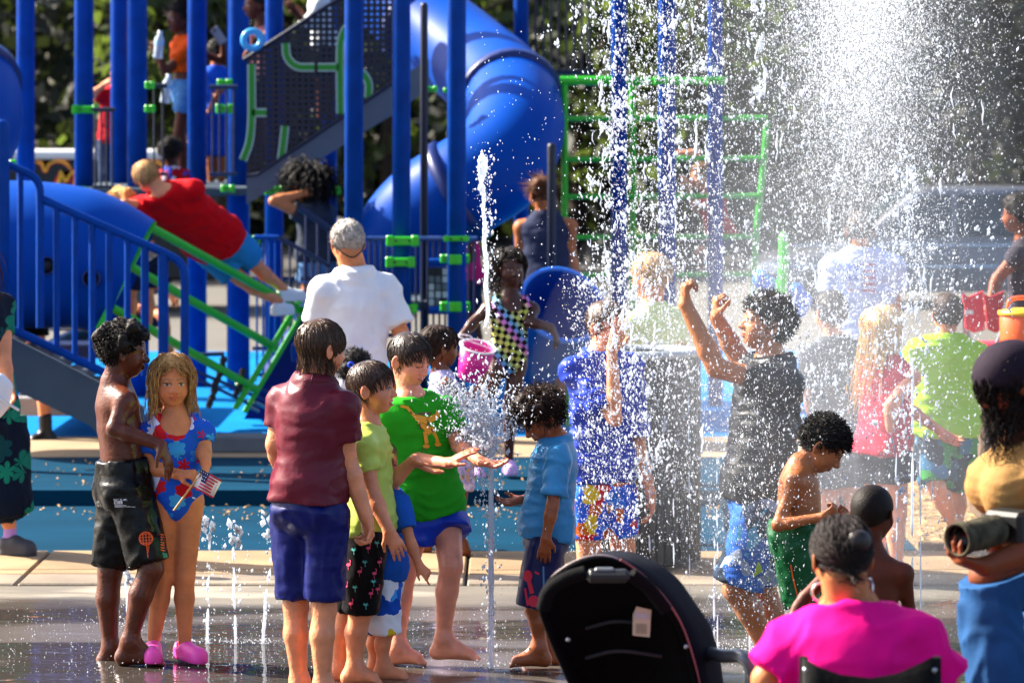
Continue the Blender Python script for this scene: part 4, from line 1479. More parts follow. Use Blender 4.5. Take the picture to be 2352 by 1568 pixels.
tun = tag(empty('crawl_tunnel', G(130, 345)), 'large blue crawl tunnel with round portholes behind the stair rail', 'tunnel')
tsf = sweep('tube', [P(-260, 585, 345), P(-60, 584, 345), P(80, 585, 345), P(190, 596, 345), P(300, 640, 345)], 0.48, BLUE_P, tun, rr=[.49, .49, .49, .47, .42])
NEAR_BLACK = mat('near_black', '#05070c', rough=0.6)
for hx, hy in ((108, 610), (210, 640)):
    for (nm, mm, r0, r1, e) in (('porthole_rim', RING, 17, 21, -.500), ('porthole_shade', NEAR_BLACK, 0, 17.5, -.494)):  # no real opening: its inner shade is the colour of a dark disc
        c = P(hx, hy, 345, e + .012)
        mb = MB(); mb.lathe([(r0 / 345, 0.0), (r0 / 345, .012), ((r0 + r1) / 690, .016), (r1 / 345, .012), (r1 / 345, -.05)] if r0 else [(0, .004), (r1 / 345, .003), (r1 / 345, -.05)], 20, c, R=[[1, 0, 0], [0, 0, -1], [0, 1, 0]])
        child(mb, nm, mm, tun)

# ------------------------------------------------------------------ stair with railing at the left
stair = tag(empty('stair_unit', G(200, 362)), 'blue railed stair with a grey stringer at the left front of the playground', 'stair')
S_ = 366


def bar3(pts, r, name, m, par, s=S_, n=10, smooth=5):
    q = np.array([P(x, y, s, d[0] if d else 0) for x, y, *d in pts])
    if smooth: q = catmull(q, smooth)
    mb = MB(); mb.tube(q, r / s, n); return child(mb, name, m, par)


post(0, 44, 368, ytop=288, m=BLUE, par=stair, z0=ZU)
bar3([(-40, 352), (0, 371), (40, 388), (75, 405), (90, 428), (92, 470), (92, 600), (92, 752)], 9.5, 'handrail', BLUE, stair)
hr = bar3([(98, 458), (180, 494), (300, 547), (385, 585), (415, 606), (424, 640), (424, 740), (424, 850)], 10, 'handrail', BLUE, stair)
bar3([(-40, 726), (0, 744), (120, 798), (245, 858)], 10, 'handrail', BLUE, stair, smooth=0)
for bx, w_ in ((47, 7), (130, 7.5), (172, 7), (212, 8), (251, 8), (293, 7.5), (333, 9), (375, 12)):
    yt = np.interp(bx, [0, 75, 98, 385, 400], [371, 405, 458, 585, 594]); yb = 744 + bx * 0.462
    if bx > 245: yb = 862 + (bx - 245) * .0
    mb = MB(); mb.tube([P(bx, yt, S_), P(bx, yb, S_)], w_ / S_, 10); child(mb, 'baluster', BLUE, stair)
plate([(-60, 742), (0, 762), (120, 822), (300, 915), (330, 935), (330, 1066), (290, 1066), (206, 976), (100, 927), (0, 880), (-60, 852)], 363, 0.05, 'stringer', GREYP, par=stair)
for k in range(5):
    x = -20 + k * 55; y = 775 + k * 26
    a = P(x, y + 20, 352)
    mb = MB(); mb.box(a + [0, 0.55, 0], (0.24, 1.0, 0.05), bev=.006); child(mb, 'tread', GREYP, stair)

# ------------------------------------------------------------------ green ladder
lad = tag(empty('ladder_climber', G(450, 356)), 'inclined bright green pipe ladder beside the crawl tunnel', 'climber')


def lpt(x, y, off=0):
    s = np.interp(x, [230, 700], [352, 322]); return P(x, y, s, off)


def lbar(a, b, r, name, m=GREEN, off=0, n=12):
    mb = MB(); s = 352
    mb.tube([lpt(*a, off), lpt(*b, off)], r / s, n); return child(mb, name, m, lad)


for a, b in (((346, 522), (692, 712)), ((300, 612), (632, 798)), ((256, 706), (588, 894))):
    lbar(a, b, 10.5, 'rung')


def channel(a, b, w, name, off=0):
    p, q = lpt(*a, off), lpt(*b, off); d = unit(q - p); sd = np.cross(d, [0, 1, 0])
    R_ = np.stack([d, [0, 1, 0], -sd], 1)
    mb = MB(); mb.box((p + q) / 2, (np.linalg.norm(q - p), 0.07, w / 352), R=R_, bev=.006)
    return child(mb, name, GREEN, lad)


channel((354, 508), (226, 756), 15, 'side_rail')
channel((690, 690), (540, 938), 20, 'side_rail')
channel((712, 692), (562, 946), 16, 'side_rail', 0.03)
for t in np.linspace(.05, .95, 9):
    c = lpt(690 - 150 * t + 6, 690 + 250 * t, -.045)
    mb = MB(); mb.lathe([(0, .008), (.010, .006), (.012, 0)], 8, c, R=[[1, 0, 0], [0, 0, -1], [0, 1, 0]]); child(mb, 'bolt', STEEL, lad)
ROPE = mat('rope_blue', '#1a3c78', rough=0.9, bump=0.5, bscale=120); RUB = mat('rubber_black', '#0e0e10', rough=0.6)
for (a, b) in (((440, 848), (612, 920)), ((450, 868), (590, 936)), ((505, 850), (640, 910))):
    lbar(a, b, 4.5, 'rope', ROPE, .03, 8)
for cx_, cy_ in ((508, 850), (553, 878), (490, 905)):
    mb = MB(); q = [lpt(cx_ + 6, cy_ - 32, .01), lpt(cx_, cy_, .01), lpt(cx_ - 12, cy_ + 30, .01)]
    mb.tube(catmull(q, 4), [.018, .026, .020, .028, .018, .028, .020, .026, .018], 10); child(mb, 'rope_clamp', RUB, lad)
for cx_, cy_ in ((600, 930), (585, 940), (640, 912)):
    lbar((cx_ - 16, cy_ - 8), (cx_ + 8, cy_ + 4), 5, 'rope_end', STEEL, .03, 8)
base_ = tag(empty('moulded_slide', G(650, 318)), 'dark blue moulded slide end at the foot of the green ladder', 'slide')
sd_ = SDF()
for (x, y, r) in ((700, 720, 26), (690, 800, 50), (668, 880, 70), (640, 930, 52), (720, 900, 70), (735, 780, 40)):
    sd_.ell(P(x, y, 318), np.array([r / 318, .25, r / 318 * 1.1]), None, .06)
sd_.cut((0, 0, ZU + .012), (0, 0, -1))
V, Q = sd_.extract(.02)
o = link('shell', mesh_from('shell', V, Q), mat('plastic_deep', '#021c66', rough=0.5, spec=.15), base_); o.location = -Vector(base_.location)
plate([(702, 705), (748, 692), (752, 968), (560, 962)], 324, 0.12, 'side_panel', mat('plastic_deep', '#021c66'), par=base_, dd=.08)
bar3([(676, 830), (674, 800), (684, 785), (700, 790)], 6, 'handle', BLUE, base_, s=332)
bar3([(700, 775), (690, 768), (683, 760)], 7, 'handle', BLUE, base_, s=332)

# ------------------------------------------------------------------ green climbing frame
cf = tag(empty('climbing_frame', G(1530, 302)), 'green pipe climbing frame seen through the left of the spray', 'climber')


def cbar(pts, r, name='pipe', s=302, m=GREEN):
    q = catmull([P(x, y, s, d[0] if d else 0) for x, y, *d in pts], 5)
    mb = MB(); mb.tube(q, r / s, 10); child(mb, name, m, cf)


cbar([(1286, 186), (1400, 186), (1470, 187)], 11, 'cross_pipe')
cbar([(1470, 187), (1660, 186)], 8, 'cross_pipe')
for y_ in (273, 366, 452, 545, 632):
    cbar([(1297, y_), (1500, y_ - 1), (1762 - (y_ - 270) * .08, y_ - 2)], 6.2, 'cross_pipe')
cbar([(1297, 190), (1297, 400), (1297, 780, 0.0)], 7.5, 'upright')
cbar([(1452, 190), (1454, 400), (1452, 780)], 7, 'upright', 300)
cbar([(1762, 276), (1752, 400), (1735, 560), (1728, 720)], 7, 'upright')
for y_ in (273, 452):
    cbar([(1297, y_), (1297, y_, 1.0)], 6, 'cross_pipe')

# ------------------------------------------------------------------ slide exit, stools
ex = tag(empty('slide_exit', G(1270, 338)), 'open blue slide mouth with a pale rim behind the running girl', 'slide')
c0, c1 = P(1225, 830, 333, .1), P(1292, 700, 338, -.12)
ax_ = unit(c1 - c0)
mb = MB(); tt = np.linspace(0, 1, 6)
mb.tube([c0 + (c1 - c0) * t for t in tt], [.20, .24, .265, .28, .29, .30], 28, cap=False)
child(mb, 'chute', BLUE_P, ex)
mb = MB(); mb.tube([c0 + (c1 - c0) * t for t in tt[1:]], [.22, .25, .262, .27, .275], 28, cap=True); mb.F = [f[::-1] for f in mb.F]
mb = MB(); mb.tube([c0 + (c1 - c0) * t for t in tt[1:]], [.20, .235, .25, .262, .272], 28, cap=False); child(mb, 'chute_inside', mat('plastic_inside', '#0a40a8', rough=.5, spec=.2), ex)
u_ = unit(np.cross(ax_, [0, 0, 1])); v_ = np.cross(ax_, u_)
mb = MB(); mb.tube([c1 + (u_ * math.cos(t) + v_ * math.sin(t)) * .288 for t in np.linspace(0, 6.283, 40, endpoint=False)], .016, 8, closed=True)
child(mb, 'rim', mat('rim_blue', '#2a6fd8', rough=.35), ex)
mb = MB(); mb.box(G(1250, 330) + [0, .2, .22], (.12, .12, .40), bev=.01); child(mb, 'foot', DNAVY, ex)
for sx, lab in ((1224, 'green plastic stool nearest the running girl under the slide mouth'), (1312, 'green plastic stool farther right under the slide mouth')):
    st_ = tag(empty('stool', G(sx, 322)), lab, 'stool', 'green stools')
    b0 = G(sx, 322); zt = P(sx, 842, 322)[2]
    mb = MB(); mb.lathe([(0, zt), (.078, zt), (.085, zt - .01), (.085, zt - .045), (.04, zt - .05)], 20, (b0[0], b0[1], 0)); child(mb, 'seat', GREEN, st_)
    mb = MB(); mb.lathe([(.05, zt - .048), (.045, zt - .1), (.05, ZU)], 16, (b0[0], b0[1], 0)); child(mb, 'leg', GREEN, st_)
# ------------------------------------------------------------------ trash can
tc_ = tag(empty('trash_can', G(1475, 450)), 'tall black slatted metal trash can standing in the spray', 'trash can')
b0 = G(1475, 450); R0 = .295; zt = 1.10
KM = mat('metal_black', '#15161a', rough=.45, var=.15)
mb = MB(); mb.lathe([(0, .03), (R0 - .03, .03), (R0 - .03, zt - .02), (R0 - .045, zt - .02), (R0 - .045, .05), (0, .05)], 32, (b0[0], b0[1], 0)); child(mb, 'liner', mat('liner', '#0c0c10', rough=.5), tc_)
mb = MB(); mb.box((0, 0, 0), (.030, .008, zt - .06), bev=.003); me_ = mb.mesh('slat'); me_.materials.append(KM)
for k in range(44):
    a = k / 44 * 2 * math.pi
    o = link('slat', me_, None, tc_); o.location = Vector((b0[0] + math.cos(a) * R0, b0[1] + math.sin(a) * R0, zt / 2 + .01)) - Vector(tc_.location); o.rotation_euler = (0, 0, a + math.pi / 2)
for z in (.05, zt - .10, zt * .5):
    mb = MB(); mb.tube([(b0[0] + math.cos(t) * (R0 - .012), b0[1] + math.sin(t) * (R0 - .012), z) for t in np.linspace(0, 6.283, 40, endpoint=False)], .010, 6, closed=True); child(mb, 'hoop', KM, tc_)
mb = MB(); mb.lathe([(R0 - .06, zt - .01), (R0 - .05, zt + .012), (R0 + .012, zt + .012), (R0 + .022, zt - .002), (R0 + .022, zt - .022), (R0 - .01, zt - .026)], 36, (b0[0], b0[1], 0)); child(mb, 'rim', mat('rim_grey', '#8c959c', rough=.4, metal=.3), tc_)

# ------------------------------------------------------------------ silver car
car = tag(empty('parked_car', G(2100, 200)), 'silver car parked facing left behind the spray', 'car')
CS = 200.0
cx0, cy0 = (1735 - CX) / CS, F / CS
SILV = mat('car_silver', '#83858e', rough=.28, metal=.5, coat=.5, var=.04)
prof = [(0, .30), (-.02, .45), (.03, .60), (.25, .68), (.85, .74), (1.05, .78), (1.45, 1.12), (1.78, 1.40), (2.1, 1.47), (3.4, 1.47), (3.9, 1.36), (4.35, .98), (4.5, .92), (4.55, .5), (4.5, .28)]
sd_ = SDF()
mb = MB()
N_ = len(prof)
Wd = 1.72
rows = []
for y_, k in ((0, .0), (.04, .6), (.16, 1.0), (Wd / 2, 1.06), (Wd - .16, 1.0), (Wd - .04, .6), (Wd, 0)):
    row = []
    for (x, z) in prof:
        tumble = max(0, z - .85) * .22
        yy = y_ + (tumble if y_ < Wd / 2 - .1 else (-tumble if y_ > Wd / 2 + .1 else 0))
        row.append((cx0 + x + (.03 if x < 2 else -.03) * (1 - min(k, 1)), cy0 + yy, z - .02 * (1 - min(k, 1))))
    rows.append(row)
V = [p for r in rows for p in r]
Fc = []
for j in range(len(rows) - 1):
    for i in range(N_ - 1):
        Fc.append((j * N_ + i, j * N_ + i + 1, (j + 1) * N_ + i + 1, (j + 1) * N_ + i))
Fc += [tuple(range(N_)), tuple(range(6 * N_, 7 * N_))[::-1], tuple(j * N_ for j in range(7)), tuple(j * N_ + N_ - 1 for j in range(7))[::-1]]
mb.add(V, Fc, False)
body = child(mb, 'body', SILV, car)
GLS = mat('car_glass', '#22323c', rough=.08, spec=.6)


def cpl(poly, name, m, th=.012, dd=-.012):
    q = [(cx0 + x, cy0 + dd + max(0, z - .85) * .22, z) for x, z in poly]
    mb = MB(); mb.prism(q, (0, -th, 0)); return child(mb, name, m, car)


cpl([(1.35, .92), (1.83, 1.34), (2.1, 1.39), (2.25, 1.39), (2.25, .92)], 'side_window', GLS)
cpl([(2.33, .92), (2.33, 1.39), (3.2, 1.39), (3.2, .92)], 'side_window', GLS)
cpl([(3.28, .92), (3.28, 1.39), (3.45, 1.38), (3.95, 1.02), (3.95, .94)], 'side_window', GLS)
mb = MB(); q = [(cx0 + 1.10, cy0 + .14, .83), (cx0 + 1.80, cy0 + .26, 1.41), (cx0 + 1.80, cy0 + Wd - .26, 1.41), (cx0 + 1.10, cy0 + Wd - .14, .83)]
mb.prism([np.array(p) + [-.012, 0, .012] for p in q], (-.008, 0, .008)); child(mb, 'windshield', GLS, car)
cpl([(.02, .50), (.10, .62), (.34, .62), (.30, .50)], 'headlight', mat('headlight', '#e8e8e4', rough=.1, spec=.8), dd=-.02)
for z_ in (.80, .56): cpl([(.4, z_), (.4, z_ + .018), (4.4, z_ + .018), (4.4, z_)], 'trim', mat('chrome', '#d0d4d8', rough=.15, metal=.9), dd=-.014)
cpl([(2.30, .35), (2.30, .86), (2.315, .86), (2.315, .35)], 'door_gap', DNAVY, dd=-.010)
for wx in (.85, 3.62):
    mb = MB(); Rw = [[1, 0, 0], [0, 0, 1], [0, -1, 0]]
    mb.lathe([(.19, -.11), (.29, -.11), (.31, -.08), (.31, .08), (.29, .11), (.19, .11)], 28, (cx0 + wx, cy0 + .09, .31), R=Rw); w_ = child(mb, 'wheel', mat('tyre', '#101012', rough=.8), car)
    mb = MB(); mb.lathe([(0, .09), (.06, .10), (.19, .08), (.20, .06)], 20, (cx0 + wx, cy0 + .09, .31), R=Rw); o = mb.build('rim', STEEL); o.parent = w_
    mb = MB(); mb.lathe([(0, -.10), (.06, -.11), (.19, -.09), (.20, -.06)], 20, (cx0 + wx, cy0 + .09, .31), R=Rw); o = mb.build('rim', STEEL); o.parent = w_

# ------------------------------------------------------------------ flame painted trailer
TS = 205.0
trl = tag(empty('trailer', G(230, TS)), 'black trailer painted with orange flames behind the left posts', 'trailer')
x0, x1 = P(-60, 0, TS)[0], P(500, 0, TS)[0]; yT = F / TS
zt = P(0, 346, TS)[2]
mb = MB(); mb.box(((x0 + x1) / 2, yT + .9, (zt - .1 + .45) / 2), (x1 - x0, 1.8, zt - .1 - .45), bev=.03); child(mb, 'box_body', mat('trailer_black', '#0b0a0a', rough=.3), trl)
mb = MB(); mb.box(((x0 + x1) / 2, yT + .9, zt - .05), (x1 - x0 + .04, 1.84, .1), bev=.02); child(mb, 'roof_trim', mat('trailer_white', '#c8c8c8', rough=.5), trl)
for wx in (.25, .6):
    mb = MB(); mb.lathe([(0, -.1), (.2, -.1), (.3, -.08), (.3, .08), (.2, .1), (0, .1)], 20, (x0 + (x1 - x0) * wx, yT + .15, .3), R=[[1, 0, 0], [0, 0, 1], [0, -1, 0]]); child(mb, 'wheel', mat('tyre', '#101012'), trl)
FL = [mat('flame_yellow', '#f0c030', rough=.4), mat('flame_orange', '#f06010', rough=.4), mat('flame_red', '#c01818', rough=.4)]


def flame(poly, k):
    mb = MB(); mb.prism([P(x, y, TS, -.004 - .003 * (2 - k)) for x, y in poly], (0, -.002, 0)); child(mb, 'flame', FL[k], trl)


def ribbon(pts, w):
    q = catmull([np.array([x, y, 0.]) for x, y in pts], 4); t = np.gradient(q, axis=0); t /= np.linalg.norm(t, axis=1)[:, None] + 1e-9
    ww = np.interp(np.linspace(0, 1, len(q)), np.linspace(0, 1, len(w)), w)
    a = [(x - ty * v, y + tx * v) for (x, y, _), (tx, ty, _), v in zip(q, t, ww)]; b = [(x + ty * v, y - tx * v) for (x, y, _), (tx, ty, _), v in zip(q, t, ww)]
    return a + b[::-1]


for k, sc in ((2, 1.5), (1, 1.0), (0, .5)):
    for sh in (0, 215):
        flame(ribbon([(82 + sh, 372), (96 + sh, 376), (104 + sh, 394), (112 + sh, 378), (130 + sh, 370), (150 + sh, 374), (165 + sh, 392)], [2 * sc, 4 * sc, 3 * sc, 3 * sc, 3 * sc, 4 * sc, 1 * sc]), k)
        flame(ribbon([(128 + sh, 436), (138 + sh, 410), (140 + sh, 392), (148 + sh, 415), (160 + sh, 402), (172 + sh, 396), (172 + sh, 436)], [8 * sc, 6 * sc, .6, 7 * sc, 4 * sc, 3 * sc, 6 * sc]), k)
    flame(ribbon([(28, 372), (44, 385), (50, 400)], [2 * sc, 3 * sc, 1]), k)

# ------------------------------------------------------------------ balloons, camp chair, cooler
bal = tag(empty('balloon_toy', P(1800, 700, 400)), 'twisted blue and green balloon toy with a tall green spike above the dark haired boy', 'balloon')
BB = mat('balloon_blue', '#1464e0', rough=.15, spec=.6); BG = mat('balloon_green', '#38d828', rough=.15, spec=.6)
for (x, y, r, m_) in ((1748, 642, 20, BB), (1766, 655, 20, BB), (1830, 672, 20, BB), (1848, 690, 18, BB), (1838, 712, 17, BB), (1785, 660, 16, BG)):
    mb = MB(); a = np.linspace(-math.pi / 2, math.pi / 2, 10); mb.lathe([(r / 400 * math.cos(t), r / 400 * math.sin(t) * 1.15) for t in a], 16, P(x, y, 400)); child(mb, 'bubble', m_, bal)
mb = MB(); mb.tube(catmull([P(1797, 690, 400, -.05), P(1799, 620, 400, -.05), P(1800, 560, 400, -.05), P(1799, 532, 400, -.05)], 5), [.022] + [.029] * 12 + [.024, .018, .006], 12); child(mb, 'spike', BG, bal)

cch = tag(empty('camp_chair', G(2262, 380)), 'red folding camp chair empty behind the neon shirt boy', 'chair')
RC = mat('chair_red', '#d81838', rough=.7, bump=.2); RC2 = mat('chair_red_dark', '#a01028', rough=.7)
for k, (x, m_) in enumerate(((2236, RC), (2285, RC2))):
    plate([(x - 26, 674), (x - 10, 682), (x + 22, 668), (x + 24, 712), (x + 26, 758), (x, 764), (x - 18, 755), (x - 20, 715)], 380, .03, 'back_panel', m_, par=cch, dd=.12 * k)
plate([(2216, 712), (2236, 712), (2236, 722), (2216, 722)], 380, .006, 'tag', mat('tag_white', '#d8d4d4'), par=cch, dd=-.01)
for (xa, ya, xb, yb) in ((2212, 670, 2230, 985), (2310, 672, 2292, 985), (2215, 985, 2300, 760), (2305, 985, 2222, 760)):
    mb = MB(); mb.tube([P(xa, ya, 380, .02), P(xb, yb if yb < 900 else 265 + 2.22 * 380, 380, .02 + (.25 if yb > 900 else 0))], .011, 8); child(mb, 'leg', STEEL, cch)
mb = MB(); mb.box(P(2262, 790, 380, .1), (.34, .36, .02), bev=.008); child(mb, 'seat', RC, cch)
clr = tag(empty('drink_cooler', G(2345, 420)), 'orange drink cooler with a yellow rim at the right edge', 'cooler')
b0 = G(2350, 420)
zc = P(0, 716, 420)[2]; ORG = mat('cooler_orange', '#e85818', rough=.4)
mb = MB(); mb.lathe([(0, zc - .42), (.12, zc - .42), (.13, zc - .03), (.12, zc - .015)], 24, (b0[0], b0[1], 0)); child(mb, 'tank', ORG, clr)
mb = MB(); mb.lathe([(.12, zc - .02), (.138, zc - .015), (.138, zc + .005), (.06, zc + .02), (0, zc + .022)], 24, (b0[0], b0[1], 0)); child(mb, 'lid', mat('cooler_yellow', '#e8b418', rough=.4), clr)
mb = MB(); mb.tube(catmull([(b0[0] - .09, b0[1], zc + .01), (b0[0] - .06, b0[1], zc + .07), (b0[0] + .06, b0[1], zc + .07), (b0[0] + .09, b0[1], zc + .01)], 4), .012, 8); child(mb, 'handle', ORG, clr)
mb = MB(); mb.box((b0[0], b0[1] + .1, (zc - .43 + ZU) / 2), (.5, .5, zc - .43 - ZU), bev=.02); tb_ = mb.build('crate', mat('crate_wood', '#6a5038', rough=.8, var=.3)); tag(tb_, 'wooden crate under the orange drink cooler', 'crate')

# ------------------------------------------------------------------ things held or worn
flg = tag(empty('hand_flag', P(440, 1110, 545, -.2)), 'small striped flag on a stick held by the girl in the swimsuit', 'flag')
mb = MB(); mb.tube([P(399, 1172, 548, -.18), P(468, 1078, 548, -.16)], .0042, 8); child(mb, 'stick', mat('stick', '#b89058', rough=.6), flg)
fo, fu, fv = np.array([461., 1076.]), np.array([49., 27.]), np.array([-21., 41.])


def fpt(u, v, e=0):
    x, y = fo + fu * u + fv * v
    return P(x, y, 548, -.17 + .012 * math.sin(u * 7 + v * 2) + e)


def fpatch(u0, u1, v0, v1, name, m, e=0, par=None, k=8):
    V = []; Fc = []
    for i in range(k + 1):
        u = u0 + (u1 - u0) * i / k
        V += [fpt(u, v0, e), fpt(u, v1, e), fpt(u, v0, e + .0016), fpt(u, v1, e + .0016)]
    for i in range(k):
        a = i * 4; b = a + 4
        Fc += [(a, a + 1, b + 1, b), (a + 2, b + 2, b + 3, a + 3), (a, b, b + 2, a + 2), (a + 1, a + 3, b + 3, b + 1)]
    Fc += [(0, 2, 3, 1), (4 * k, 4 * k + 1, 4 * k + 3, 4 * k + 2)]
    mb = MB(); mb.add(V, Fc, True); o = mb.build(name, m)
    if par is None: o.parent = flg; o.location = -Vector(flg.location)
    else: o.parent = par
    return o


cl_ = fpatch(0, 1, 0, 1, 'cloth', mat('flag_white', '#e8e6e8', rough=.7))
for k in range(7):
    fpatch(0, 1, k * 2 / 13, (k * 2 + 1) / 13, 'stripe', mat('flag_red', '#c01838', rough=.7), -.0022, cl_)
ct = fpatch(0, .42, 0, 7 / 13, 'canton', mat('flag_blue', '#1a2458', rough=.7), -.0040, cl_)
for i in range(4):
    for j in range(3):
        fpatch(.05 + i * .095, .085 + i * .095, .06 + j * .16, .11 + j * .16, 'star', mat('flag_white', '#e8e6e8'), -.0060, cl_, k=1)


def bottle(px, py, s, dd, hgt, tilt, label):
    c = P(px, py, s, dd)
    o = tag(empty('water_bottle', c), label, 'bottle', 'water bottles on the deck')
    PLA = mat('bottle_clear', '#cfdfe8', rough=.12, spec=.6, trans=.35)
    r = hgt * .17; ca, sa = math.cos(tilt), math.sin(tilt); R_ = [[ca, 0, sa], [0, 1, 0], [-sa, 0, ca]]
    mb = MB(); mb.lathe([(0, -hgt / 2), (r * .9, -hgt / 2), (r, -hgt * .45), (r * .92, -hgt * .1), (r, 0), (r, hgt * .2), (r * .5, hgt * .37), (r * .42, hgt * .42)], 16, c, R=R_); child(mb, 'flask', PLA, o)
    mb = MB(); mb.lathe([(r * .46, hgt * .40), (r * .5, hgt * .41), (r * .5, hgt * .5), (0, hgt * .5)], 12, c, R=R_); child(mb, 'cap', mat('cap_white', '#e0e4e4'), o)
    mb = MB(); mb.lathe([(r * 1.02, 0), (r * 1.03, .001), (r * 1.03, hgt * .14), (r * 1.02, hgt * .15)], 16, c, R=R_); child(mb, 'wrapper', mat('wrapper_blue', '#9cc8e0'), o)


bottle(365, 103, 281, -.16, .225, .1, 'clear water bottle raised by the girl in orange')
bottle(383, 204, 281, -.14, .235, .15, 'clear water bottle held low in front of the denim shorts')
ph = tag(empty('phone', P(502, 82, 279, .0)), 'grey phone held up by the girl in orange behind a post', 'phone')
ca, sa = math.cos(-.6), math.sin(-.6)
mb = MB(); mb.box(P(502, 82, 279, 0), (.075, .009, .15), R=[[ca, 0, sa], [0, 1, 0], [-sa, 0, ca]], bev=.004); child(mb, 'case', mat('phone_grey', '#8c8e98', rough=.3), ph)
mb = MB(); mb.box(P(493, 70, 279, -.008), (.02, .004, .02), bev=.0015); child(mb, 'lens', NEAR_BLACK, ph)
mb = MB(); c = P(580, 92, 300, -.22)
mb.tube([c + np.array([math.cos(t) * .066, .2 * math.cos(t) * .066, math.sin(t) * .066]) for t in np.linspace(0, 6.283, 28, endpoint=False)], .026, 10, closed=True)
tag(mb.build('swim_ring', mat('ring_blue', '#3c9cd8', rough=.3)), 'small blue inflatable swim ring hugged by the child on the stair', 'swim ring')

bk = tag(empty('bucket', P(1092, 830, 385)), 'hot pink plastic bucket with a white rim held by the running girl', 'bucket')
cb0, cb1 = P(1083, 868, 385, -.14), P(1098, 796, 385, -.20)
ax_ = unit(cb1 - cb0); cbl = np.linalg.norm(cb1 - cb0)
u_ = unit(np.cross(ax_, [0, 1, 0])); v_ = np.cross(ax_, u_); RB = np.stack([u_, v_, ax_], 1)
mb = MB(); mb.lathe([(0, 0), (.078, 0), (.084, .006), (.104, cbl), (.100, cbl), (.080, .01), (0, .01)], 28, cb0, R=RB); child(mb, 'pail', mat('bucket_pink', '#d81e88', rough=.35), bk)
mb = MB(); mb.tube([cb0 + RB @ np.array([math.cos(t) * .106, math.sin(t) * .106, cbl]) for t in np.linspace(0, 6.283, 32, endpoint=False)], .0065, 8, closed=True); child(mb, 'rim', mat('bucket_white', '#e4e0e8', rough=.4), bk)
hnd = catmull([cb0 + RB @ np.array([-.106, 0, cbl]), P(1058, 775, 385, -.18), P(1062, 768, 385, -.14), P(1084, 775, 385, -.12), cb0 + RB @ np.array([.106, 0, cbl])], 5)
mb = MB(); mb.tube(hnd, .004, 6); child(mb, 'handle', mat('bucket_white', '#e4e0e8'), bk)

# white eyelet bag at the left edge
bg_ = tag(empty('handbag', P(10, 905, 445, -.3)), 'white eyelet bag with a strap hanging at the left edge', 'bag')
sd_ = SDF()
sd_.rc(P(-6, 880, 445, -.3), P(-12, 940, 445, -.3), .055, .05, .02); sd_.rc(P(14, 890, 445, -.3), P(4, 925, 445, -.3), .035, .04, .03)
V, Q = sd_.extract(.006); o = link('pouch', mesh_from('pouch', V, Q), mat('eyelet', '#d8d8e0', rough=.8, bump=.3, bscale=90), bg_); o.location = -Vector(bg_.location)
mb = MB(); mb.tube(catmull([P(-12, 905, 445, -.34), P(12, 922, 445, -.36), P(44, 942, 445, -.36)], 5), .007, 6); child(mb, 'strap', mat('strap_white', '#c8c8d0'), bg_)
mb = MB(); mb.tube(catmull([P(-2, 868, 445, -.3), P(-30, 790, 445, -.25), P(-40, 700, 445, -.1)], 5), .008, 6); child(mb, 'strap', mat('strap_white', '#c8c8d0'), bg_)

# camera with long camouflage lens
cm = tag(empty('camera', P(2250, 1235, 745, -.2)), 'camera with a long camouflage wrapped lens held by the crouching woman', 'camera')
k0, k1 = P(2203, 1238, 745, -.26), P(2300, 1213, 745, -.12)
ax_ = unit(k1 - k0); L_k = np.linalg.norm(k1 - k0); u_ = unit(np.cross(ax_, [0, 0, 1])); v_ = np.cross(ax_, u_); RK = np.stack([u_, v_, ax_], 1)
CAMO = mat('camo', '#423e30', rough=.85, spec=.15, var=.6, vscale=26, bump=.3, bscale=60)
mb = MB(); mb.lathe([(.040, .03), (.044, -.01), (.050, -.012), (.052, .0), (.050, .03), (.046, .035), (.050, L_k * .55), (.046, L_k * .9), (.03, L_k)], 28, k0, R=RK); child(mb, 'lens_barrel', CAMO, cm)
mb = MB(); mb.lathe([(0, .05), (.040, .045), (.042, .0)], 24, k0, R=RK); child(mb, 'lens_glass', mat('lens_black', '#08080a', rough=.2), cm)
mb = MB(); mb.box(k0 + ax_ * (L_k + .04), (.14, .10, .08), R=RK[:, [0, 1, 2]], bev=.012); child(mb, 'camera_body', mat('camera_black', '#101012', rough=.5), cm)

# woman's cap
c_ = PEOPLE_CAP = None
# ------------------------------------------------------------------ people
AFRO = lambda **k: {**dict(style='afro', vol=0.035, col='#1a1411', n=1900, len=0.09, front=0.27, nape=-0.27), **k}
WETH = lambda **k: {**dict(style='short', col='#3a2619', n=1700, len=0.42, grav=0.22, thick=0.008, wet=True, front=0.30, vol=0.0, jit=0.55, hug=0.7), **k}


